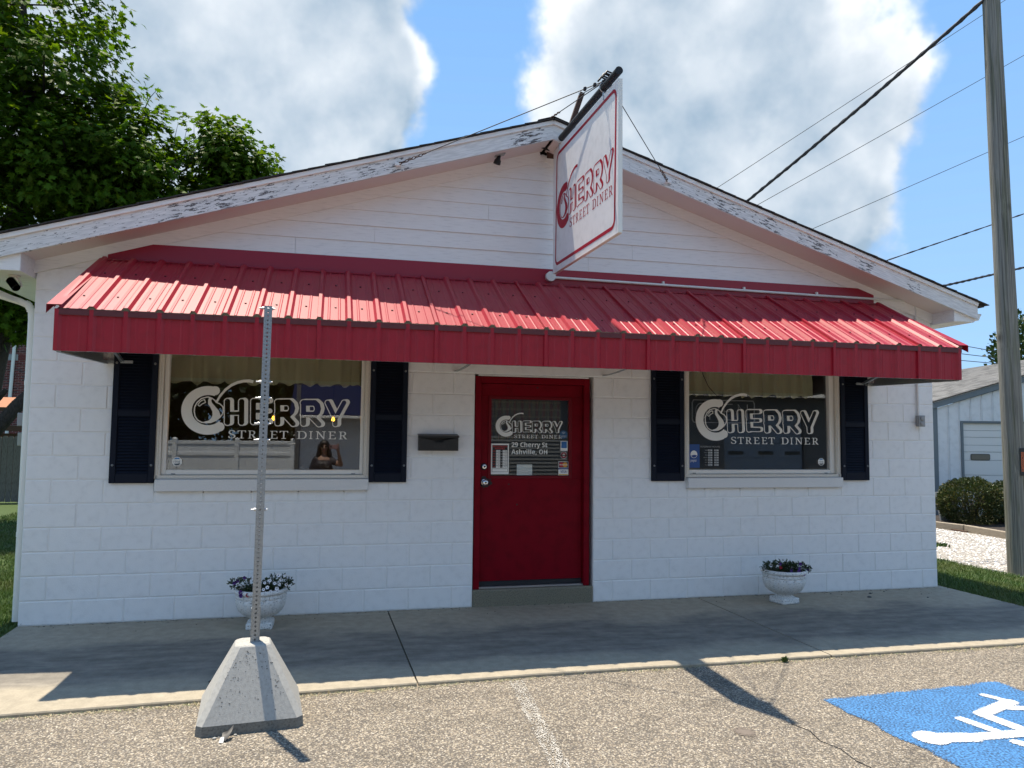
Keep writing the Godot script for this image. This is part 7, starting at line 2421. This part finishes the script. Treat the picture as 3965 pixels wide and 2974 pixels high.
	for i in 6:
		var b := mb(); b.box(Vector3(15.52, 0.0 + i * 0.505 + 0.004, 16.10), Vector3(18.53, 0.505 + i * 0.505 - 0.004, 16.16), 0.006)
		part("door_panel", b, M.grey_door, gd, true)
	for q in [15.69, 16.83, 17.86]:
		var b := mb(); b.box(Vector3(q, 1.63, 16.085), Vector3(q + 0.58, 1.75, 16.099), 0.004)
		part("window_pane", b, M.dark_pane, gd, true)
	var gr := mb()
	gr.bar(Vector3(17.3, 3.66, 15.4), Vector3(17.3, 5.2, 18.9), 12.2, 0.06, Vector3(0, 1, -0.44).normalized()); gr.bar(Vector3(17.3, 5.2, 18.9), Vector3(17.3, 3.66, 22.4), 12.2, 0.06, Vector3(0, 1, 0.44).normalized())
	part("roof", gr, M.shingle, g)
	var ge := mb(); ge.box(Vector3(11.2, 3.56, 15.30), Vector3(23.4, 3.68, 15.40), 0.01)
	part("gutter", ge, M.white_vinyl, g)
	# dense round trees close behind the fence and houses
	var where := []; var cols := []
	for i in 7000:
		var d := Vector3(rng.randfn(0, 1), rng.randfn(0, 1), rng.randfn(0, 1)).normalized()
		where.append(Transform3D(random_basis((d + Vector3.UP).normalized(), 0.5).scaled(Vector3.ONE * rng.randf_range(3.0, 5.5)), Vector3(0, 4.3, 0) + d * Vector3(3.4, 4.2, 3.0) * pow(rng.randf(), 0.28)))
		var g3 := rng.randf_range(0.4, 1.1)
		cols.append(Color(0.028 * g3, 0.05 * g3, 0.014 * g3))
	var first: MultiMeshInstance3D = null
	var row := [Vector3(-15.0, 0, 24.0), Vector3(-10.0, 0, 22.5), Vector3(-5.2, 0, 22.0), Vector3(-0.6, 0, 22.5), Vector3(3.0, 0, 26.5), Vector3(8.0, 0, 27.0), Vector3(13.0, 0, 28.0), Vector3(18.0, 0, 27.5), Vector3(24.0, 0, 27.0)]
	var said := ["far left behind the fence", "left behind the fence", "centre behind the fence", "right end behind the fence", "behind the sided house", "behind the grey house", "between the grey house and garage", "behind the street garage", "right of the street garage"]
	for k in row.size():
		var t := thing("round_tree", "dense dark round tree across the street, " + said[k], "tree", row[k], "round trees across the street")
		var tk := mb(); tk.tube([Vector3(0, -0.1, 0), Vector3(0.1, 3.0, 0), Vector3(0, 6.0, 0)], [0.3, 0.22, 0.1], 8)
		part("trunk", tk, M.bark, t, true)
		if first == null:
			first = many("crown", leaf_shape(0.06, 0.024), where, cols, M.small_leaf, t)
			first.position = Vector3.ZERO
		else:
			placed_many("crown", first.multimesh, M.small_leaf, t).transform = Transform3D(Basis(Vector3.UP, k * 1.3).scaled(Vector3(1, 0.85 + 0.08 * (k % 4), 1)), Vector3.ZERO)
	# taller trees behind: the same maple again
	var sites := [[Vector3(-6.5, 0, 24.0), 0.6, 0.95, "maple behind the white vinyl fence, left one"], [Vector3(0.5, 0, 25.5), 2.4, 1.0, "maple behind the white vinyl fence, right one"], [Vector3(8.0, 0, 28.0), 4.0, 1.05, "maple behind the sided house"], [Vector3(-13.5, 0, 26.0), 3.1, 1.0, "maple at the far left across the street"]]
	for s in sites:
		var t := thing("street_maple", s[3], "tree", s[0], "maples across the street")
		var tk := mb(); tk.tube([Vector3(0, -0.1, 0), Vector3(0.1, 3.0, 0), Vector3(0, 7.0, 0)], [0.4, 0.3, 0.12], 10)
		part("trunk", tk, M.bark, t, true)
		var o := MultiMeshInstance3D.new()
		o.multimesh = maple_leaves
		o.material_override = M.leaf
		o.name = "crown"
		t.add_child(o, true)
		o.set_meta("kind", "stuff")
		o.transform = Transform3D(Basis(Vector3.UP, s[1]).scaled(Vector3.ONE * s[2]), Vector3.ZERO) * Transform3D(Basis(), Vector3(3.2, -1.6, 8.6))

# ------------------------------------------------------------------ the person who takes the photograph
# bones: [from, to, radius, radius, colour]; the skin is where the bones' summed falloff passes a level
func skin(bones: Array, cell: float, blend: float) -> MB:
	var lo := Vector3(1e9, 1e9, 1e9); var hi := -lo
	for b in bones:
		var r := maxf(b[2], b[3]) + 0.05
		for p in [b[0], b[1]]:
			lo = lo.min(p - Vector3.ONE * r); hi = hi.max(p + Vector3.ONE * r)
	var nx := int((hi.x - lo.x) / cell) + 2; var ny := int((hi.y - lo.y) / cell) + 2; var nz := int((hi.z - lo.z) / cell) + 2
	var sum := PackedFloat32Array(); sum.resize(nx * ny * nz)
	var wr := PackedFloat32Array(); wr.resize(nx * ny * nz)
	var hue := PackedInt32Array(); hue.resize(nx * ny * nz)
	var k := 1.0 / blend
	for bi in bones.size():
		var b: Array = bones[bi]
		var r := maxf(b[2], b[3]) + blend * 2.5 + cell * 2.0
		var a: Vector3 = b[0].min(b[1]) - Vector3.ONE * r - lo; var c: Vector3 = b[0].max(b[1]) + Vector3.ONE * r - lo
		var d: Vector3 = b[1] - b[0]
		var l2 := maxf(d.length_squared(), 1e-9)
		for z in range(maxi(0, int(a.z / cell)), mini(nz, int(c.z / cell) + 1)):
			for y in range(maxi(0, int(a.y / cell)), mini(ny, int(c.y / cell) + 1)):
				for x in range(maxi(0, int(a.x / cell)), mini(nx, int(c.x / cell) + 1)):
					var p := lo + Vector3(x, y, z) * cell
					var t := clampf((p - b[0]).dot(d) / l2, 0.0, 1.0)
					var e := exp(-k * ((p - b[0] - d * t).length() - lerpf(b[2], b[3], t)))
					var at := (z * ny + y) * nx + x
					sum[at] += e
					if e > wr[at]: wr[at] = e; hue[at] = bi
	var m := mb()
	m.tinted = true
	var vert := {}
	var f := func(i: int) -> float: return -log(maxf(sum[i], 1e-12)) / k
	var off := [0, 1, nx, nx + 1, nx * ny, nx * ny + 1, nx * ny + nx, nx * ny + nx + 1]
	var pos := [Vector3(0, 0, 0), Vector3(1, 0, 0), Vector3(0, 1, 0), Vector3(1, 1, 0), Vector3(0, 0, 1), Vector3(1, 0, 1), Vector3(0, 1, 1), Vector3(1, 1, 1)]
	var edges := [[0, 1], [2, 3], [4, 5], [6, 7], [0, 2], [1, 3], [4, 6], [5, 7], [0, 4], [1, 5], [2, 6], [3, 7]]
	for z in nz - 1:
		for y in ny - 1:
			for x in nx - 1:
				var at := (z * ny + y) * nx + x
				var ins := 0
				for o in off:
					if sum[at + o] > 1.0: ins += 1
				if ins == 0 or ins == 8: continue
				var v := []
				for o in off: v.append(f.call(at + o))
				var q := Vector3.ZERO; var n := 0
				for e in edges:
					if (v[e[0]] < 0.0) != (v[e[1]] < 0.0):
						q += pos[e[0]].lerp(pos[e[1]], v[e[0]] / (v[e[0]] - v[e[1]])); n += 1
				var g := Vector3(v[1] - v[0] + v[3] - v[2] + v[5] - v[4] + v[7] - v[6], v[2] - v[0] + v[3] - v[1] + v[6] - v[4] + v[7] - v[5], v[4] - v[0] + v[5] - v[1] + v[6] - v[2] + v[7] - v[3])
				vert[at] = [lo + (Vector3(x, y, z) + q / n) * cell, g.normalized(), bones[hue[at]][4]]
	for at in vert:
		var x: int = at % nx; var y: int = (at / nx) % ny; var z: int = at / (nx * ny)
		for ax in 3:
			var st: int = [1, nx, nx * ny][ax]; var s1: int = [nx, nx * ny, 1][ax]; var s2: int = [nx * ny, 1, nx][ax]
			if [y, z, x][ax] == 0 or [z, x, y][ax] == 0: continue
			if (sum[at] > 1.0) == (sum[at + st] > 1.0): continue
			var i0: int = at - s1 - s2; var i1: int = at - s2; var i3: int = at - s1
			if not (vert.has(i0) and vert.has(i1) and vert.has(i3)): continue
			var P := [vert[i0], vert[i1], vert[at], vert[i3]]
			if sum[at] <= 1.0: P.reverse()
			for t in [[0, 1, 2], [0, 2, 3]]:
				for c in [t[0], t[2], t[1]]:
					m.tint = P[c][2]
					m.put(P[c][0], P[c][1], Vector2.ZERO)
	return m

func build_person() -> void:
	var pe := thing("person", "person with long dark hair, sunglasses and dark patterned top holding up a phone", "person", Vector3(2.39, ASPHALT, 7.76))
	var sk := Color(0.42, 0.25, 0.18); var top := Color(0.028, 0.026, 0.034); var leg := Color(0.03, 0.04, 0.07); var shoe := Color(0.02, 0.02, 0.02)
	var z := 7.76
	var bones := [
		[Vector3(2.30, 0.03, z + 0.02), Vector3(2.30, 0.02, z - 0.12), 0.045, 0.040, shoe], [Vector3(2.48, 0.03, z + 0.02), Vector3(2.49, 0.02, z - 0.12), 0.045, 0.040, shoe],
		[Vector3(2.30, 0.06, z + 0.01), Vector3(2.31, 0.47, z), 0.045, 0.062, leg], [Vector3(2.48, 0.06, z + 0.01), Vector3(2.47, 0.47, z), 0.045, 0.062, leg],
		[Vector3(2.31, 0.47, z), Vector3(2.325, 0.86, z), 0.065, 0.095, leg], [Vector3(2.47, 0.47, z), Vector3(2.455, 0.86, z), 0.065, 0.095, leg],
		[Vector3(2.335, 0.92, z), Vector3(2.445, 0.92, z), 0.125, 0.125, top], [Vector3(2.35, 1.02, z), Vector3(2.43, 1.02, z), 0.125, 0.125, top], [Vector3(2.33, 1.20, z - 0.01), Vector3(2.45, 1.20, z - 0.01), 0.125, 0.125, top],
		[Vector3(2.33, 1.30, z - 0.045), Vector3(2.45, 1.30, z - 0.045), 0.10, 0.10, top], [Vector3(2.27, 1.405, z), Vector3(2.51, 1.405, z), 0.070, 0.070, top], [Vector3(2.35, 1.40, z - 0.035), Vector3(2.43, 1.40, z - 0.035), 0.070, 0.070, sk],
		[Vector3(2.39, 1.42, z), Vector3(2.395, 1.54, z - 0.01), 0.056, 0.050, sk],
		[Vector3(2.245, 1.40, z), Vector3(2.185, 1.24, z + 0.01), 0.062, 0.056, top], [Vector3(2.185, 1.24, z + 0.01), Vector3(2.17, 1.14, z), 0.046, 0.042, sk], [Vector3(2.17, 1.14, z), Vector3(2.20, 0.90, z - 0.07), 0.041, 0.028, sk], [Vector3(2.20, 0.90, z - 0.07), Vector3(2.21, 0.82, z - 0.09), 0.032, 0.022, sk],
		[Vector3(2.535, 1.40, z), Vector3(2.64, 1.345, z - 0.10), 0.062, 0.056, top], [Vector3(2.64, 1.345, z - 0.10), Vector3(2.712, 1.318, z - 0.19), 0.047, 0.043, sk], [Vector3(2.712, 1.318, z - 0.19), Vector3(2.662, 1.56, z - 0.345), 0.042, 0.027, sk]]
	var skm := mat(Color.WHITE, 0.6); skm.vertex_color_use_as_albedo = true
	var body := skin(bones, 0.014, 0.014)
	# head with brow, nose, cheeks, jaw and ears, then the hand, on finer grids
	var h := Vector3(2.40, 1.645, z - 0.03)
	var head := [[h + Vector3(0, 0.03, 0.02), h + Vector3(0, 0.035, 0.0), 0.086, 0.084, sk], [h + Vector3(0, -0.02, -0.02), h + Vector3(0, -0.075, -0.045), 0.066, 0.036, sk], [h + Vector3(0, 0.02, -0.085), h + Vector3(0.004, -0.022, -0.108), 0.010, 0.014, sk],
		[h + Vector3(-0.038, -0.015, -0.055), h + Vector3(-0.03, -0.03, -0.06), 0.024, 0.022, sk], [h + Vector3(0.038, -0.015, -0.055), h + Vector3(0.03, -0.03, -0.06), 0.024, 0.022, sk], [h + Vector3(-0.022, -0.058, -0.082), h + Vector3(0.022, -0.058, -0.082), 0.008, 0.008, Color(0.36, 0.13, 0.11)],
		[h + Vector3(-0.084, 0.0, 0.01), h + Vector3(-0.086, -0.03, 0.005), 0.014, 0.010, sk], [h + Vector3(0.084, 0.0, 0.01), h + Vector3(0.086, -0.03, 0.005), 0.014, 0.010, sk], [Vector3(2.395, 1.50, z - 0.01), h + Vector3(0, -0.04, 0.0), 0.050, 0.052, sk]]
	var hd := skin(head, 0.006, 0.007)
	var w := Vector3(2.662, 1.56, z - 0.345)
	var hand := [[w, w + Vector3(-0.012, 0.055, -0.035), 0.026, 0.030, sk], [w + Vector3(-0.03, 0.06, -0.03), w + Vector3(0.005, 0.062, -0.04), 0.020, 0.020, sk]]
	for i in 4:
		var b0 := w + Vector3(-0.026 + i * 0.013, 0.075 + i * 0.012, -0.045)
		hand.append([b0, b0 + Vector3(-0.022, 0.024, -0.060), 0.0095, 0.009, sk]); hand.append([b0 + Vector3(-0.022, 0.024, -0.060), b0 + Vector3(-0.050, 0.016 - i * 0.004, -0.112 + i * 0.004), 0.009, 0.0075, sk])
	hand.append([w + Vector3(-0.035, 0.040, -0.02), w + Vector3(-0.066, 0.052, -0.060), 0.012, 0.010, sk]); hand.append([w + Vector3(-0.066, 0.052, -0.060), w + Vector3(-0.088, 0.072, -0.098), 0.010, 0.0085, sk])
	var hn := skin(hand, 0.0045, 0.005)
	for q in [hd, hn]:
		body.v.append_array(q.v); body.n.append_array(q.n); body.uv.append_array(q.uv); body.col.append_array(q.col)
	part("body", body, skm, pe)
	# long dark hair: locks down both sides and the back
	var ha := []
	var hc := Color(0.014, 0.009, 0.008)
	ha.append([h + Vector3(0, 0.05, 0.03), h + Vector3(0, 0.06, 0.0), 0.092, 0.086, hc])
	for q in [[-0.075, 0.03], [-0.085, -0.01], [0.075, 0.03], [0.085, -0.01], [-0.04, 0.07], [0.04, 0.07], [0.0, 0.08]]:
		ha.append([h + Vector3(q[0], 0.03, q[1]), h + Vector3(q[0] * 1.25, -0.14, q[1] + 0.005), 0.036, 0.036, hc]); ha.append([h + Vector3(q[0] * 1.25, -0.14, q[1] + 0.005), h + Vector3(q[0] * 1.30, -0.33, q[1] * 0.6 - 0.01), 0.036, 0.018, hc])
	ha.append([h + Vector3(-0.05, 0.075, -0.05), h + Vector3(-0.078, 0.0, -0.045), 0.022, 0.020, hc]); ha.append([h + Vector3(0.04, 0.08, -0.05), h + Vector3(0.08, 0.0, -0.04), 0.022, 0.018, hc])
	var hm := mat(Color.WHITE, 0.45); hm.vertex_color_use_as_albedo = true
	part("hair", skin(ha, 0.008, 0.010), hm, pe)
	var gl := mb()
	for s in [-1.0, 1.0]: gl.obox(Transform3D(Basis(Vector3.UP, -0.18 * s), h + Vector3(0.036 * s, 0.012, -0.094)), Vector3(0.058, 0.042, 0.006), 0.003)
	gl.bar(h + Vector3(-0.07, 0.025, -0.09), h + Vector3(-0.088, 0.02, 0.01), 0.004, 0.008); gl.bar(h + Vector3(0.07, 0.025, -0.09), h + Vector3(0.088, 0.02, 0.01), 0.004, 0.008); gl.bar(h + Vector3(-0.012, 0.022, -0.096), h + Vector3(0.012, 0.022, -0.096), 0.005, 0.006)
	part("sunglasses", gl, mat(lin(0.01, 0.01, 0.011), 0.15), pe)
	var bs := mb()
	bs.tube([Vector3(2.52, 1.475, z + 0.02), Vector3(2.535, 1.42, z - 0.075), Vector3(2.56, 1.20, z - 0.13), Vector3(2.61, 1.02, z - 0.10)], [0.010], 6)
	bs.obox(Transform3D(Basis(), Vector3(2.61, 0.93, z - 0.08)), Vector3(0.10, 0.22, 0.22), 0.03)
	part("shoulder_bag", bs, M.black, pe)
	# pale flecks printed on the top
	var fk := mb()
	for i in 26:
		var x := rng.randf_range(2.28, 2.50); var y := rng.randf_range(1.16, 1.36)
		fk.obox(Transform3D(random_basis(Vector3.BACK, 0.3), Vector3(x, y, z - 0.045 - sqrt(maxf(0.0, 0.0125 - pow((x - 2.39) * 0.45, 2.0))))), Vector3(0.022, 0.007, 0.004))
	part("print", fk, mat(lin(0.35, 0.36, 0.34), 0.8), pe)
	var ph := thing("phone", "pink phone held sideways by the reflected person", "phone", Vector3(2.57, 1.645, 7.245))
	var pb := mb(); pb.obox(Transform3D(Basis(), Vector3(2.575, 1.645, 7.250)), Vector3(0.155, 0.076, 0.009), 0.004)
	part("case", pb, mat(lin(0.42, 0.24, 0.24), 0.4), ph)
	var pc := mb(); pc.obox(Transform3D(Basis(), Vector3(2.525, 1.652, 7.2445)), Vector3(0.036, 0.040, 0.002), 0.001)
	part("camera_patch", pc, M.dark_steel, ph)

# ------------------------------------------------------------------ small things on the ground
func build_small_things() -> void:
	var y := ASPHALT
	var sc := thing("torn_plastic", "torn black and grey plastic scrap at the foot of concrete pyramid", "litter", Vector3(1.99, y, 2.74))
	var a := mb()
	a.sheet([[Vector3(1.972, y + 0.004, 2.800), Vector3(2.000, y + 0.010, 2.805), Vector3(2.022, y + 0.030, 2.780)], [Vector3(1.978, y + 0.022, 2.770), Vector3(2.000, y + 0.026, 2.765), Vector3(2.026, y + 0.040, 2.745)], [Vector3(1.976, y + 0.030, 2.742), Vector3(2.004, y + 0.036, 2.738), Vector3(2.032, y + 0.062, 2.716)]])
	part("strip", a, M.black, sc)
	var b := mb()
	b.sheet([[Vector3(1.966, y + 0.003, 2.812), Vector3(1.990, y + 0.004, 2.816)], [Vector3(1.972, y + 0.018, 2.776), Vector3(1.990, y + 0.020, 2.778)]])
	part("strip", b, mat(lin(0.40, 0.42, 0.43), 0.5), sc)
	for q in [[Vector3(1.936, y, 2.745), 0.012, "larger pale stone chip left of the torn plastic scrap"], [Vector3(2.040, y, 2.716), 0.010, "pale stone chip right of the torn plastic scrap"], [Vector3(1.955, y, 2.73), 0.006, "smallest pale stone chip against the concrete pyramid"]]:
		var s := mb(); s.lathe([[0.0, 0.0], [1.0, 0.15], [0.9, 0.7], [0.4, 1.0], [0.0, 1.05]], Transform3D(Basis().scaled(Vector3(q[1], q[1] * 0.8, q[1] * 0.8)), q[0]), 7)
		single("pale_stone", s, M.concrete, q[2], "stone", "stone chips by the pyramid")
	for q in [[Vector3(8.13, 0, 0.17), 0.020, "dark stone on the pavement close to the wall, right of right urn"], [Vector3(7.99, 0, 0.33), 0.026, "largest dark stone on the pavement, right of the right urn"], [Vector3(8.6, 0, 0.45), 0.012, "small dark stone on the pavement nearest the right corner"], [Vector3(7.7, 0, 0.10), 0.010, "tiny dark stone at the wall foot nearest the right urn"], [Vector3(8.35, 0, 0.11), 0.011, "tiny dark stone at the wall foot near the right corner"]]:
		var s := mb(); s.lathe([[0.0, 0.0], [1.0, 0.1], [0.9, 0.5], [0.4, 0.8], [0.0, 0.85]], Transform3D(Basis(Vector3.UP, rng.randf() * 6.0).scaled(Vector3(q[1], q[1] * 0.7, q[1] * 0.7)), q[0]), 7)
		single("dark_stone", s, mat(lin(0.10, 0.10, 0.105), 0.9), q[2], "stone", "dark stones on the pavement")
	var lf := mb()
	lf.sheet([[Vector3(1.77, 0.004, 1.80), Vector3(1.79, 0.012, 1.79), Vector3(1.81, 0.005, 1.80)], [Vector3(1.765, 0.004, 1.83), Vector3(1.79, 0.010, 1.835), Vector3(1.815, 0.004, 1.825)]])
	single("dead_leaf", lf, mat(lin(0.05, 0.035, 0.025), 0.9), "dark dead leaf on the pavement left of the pyramid", "leaf")
	# weeds at the pavement edge
	var wd := thing("weed_tuft", "small green weed growing at the foot of the pavement edge", "weed", Vector3(5.83, y, 2.10))
	var where := []; var cols := []
	for i in 60:
		var d := Vector3(rng.randfn(0, 0.5), 1.0, rng.randfn(0, 0.5)).normalized()
		where.append(Transform3D(random_basis(d, 0.35).scaled(Vector3.ONE * rng.randf_range(0.5, 1.1)), Vector3(5.83 + rng.randfn(0, 0.014), y + rng.randf() * 0.025, 2.105 + absf(rng.randfn(0, 0.01)))))
		cols.append(Color(0.06, 0.11, 0.02) * rng.randf_range(0.7, 1.3))
	many("leaves", leaf_shape(0.03, 0.006), where, cols, M.small_leaf, wd)
	for q in [[12.9, -1.5, "weed tuft in the gravel drive beside the utility pole"], [13.6, -2.1, "weed tuft in the gravel drive, rightmost of three"], [12.3, -3.4, "weed tuft in the gravel drive nearest the diner"]]:
		var w2 := thing("drive_weed", q[2], "weed", Vector3(q[0], ground_y(q[0], q[1]), q[1]), "weeds in the gravel drive")
		where = []; cols = []
		for i in 90:
			where.append(Transform3D(random_basis(Vector3(rng.randfn(0, 0.5), 1.0, rng.randfn(0, 0.5)).normalized(), 0.3).scaled(Vector3.ONE * rng.randf_range(1.5, 3.0)), Vector3(q[0] + rng.randfn(0, 0.07), ground_y(q[0], q[1]), q[1] + rng.randfn(0, 0.07))))
			cols.append(Color(0.06, 0.11, 0.02) * rng.randf_range(0.7, 1.4))
		many("leaves", leaf_shape(0.03, 0.006), where, cols, M.small_leaf, w2)
	# crumbs of dirt along the foot of the wall
	var cr := mb()
	cr.tinted = true
	for i in 420:
		var x := rng.randf_range(0.1, 9.1)
		if x > 3.8 and x < 5.1 and rng.randf() < 0.6: continue
		var p := Vector3(x, 0.0, 0.004 + absf(rng.randfn(0, 0.028)))
		if rng.randf() < 0.15: p.z += rng.randf() * 0.3
		var r := rng.randf_range(0.0018, 0.0060)
		var k := rng.randf_range(0.4, 1.2)
		cr.tint = Color(0.07 * k, 0.065 * k, 0.055 * k)
		cr.obox(Transform3D(random_basis(Vector3.UP, 1.0), p), Vector3(r * 1.6, r, r * 1.3))
	part("dirt_crumbs", cr, M.brick, null, false, "stuff")
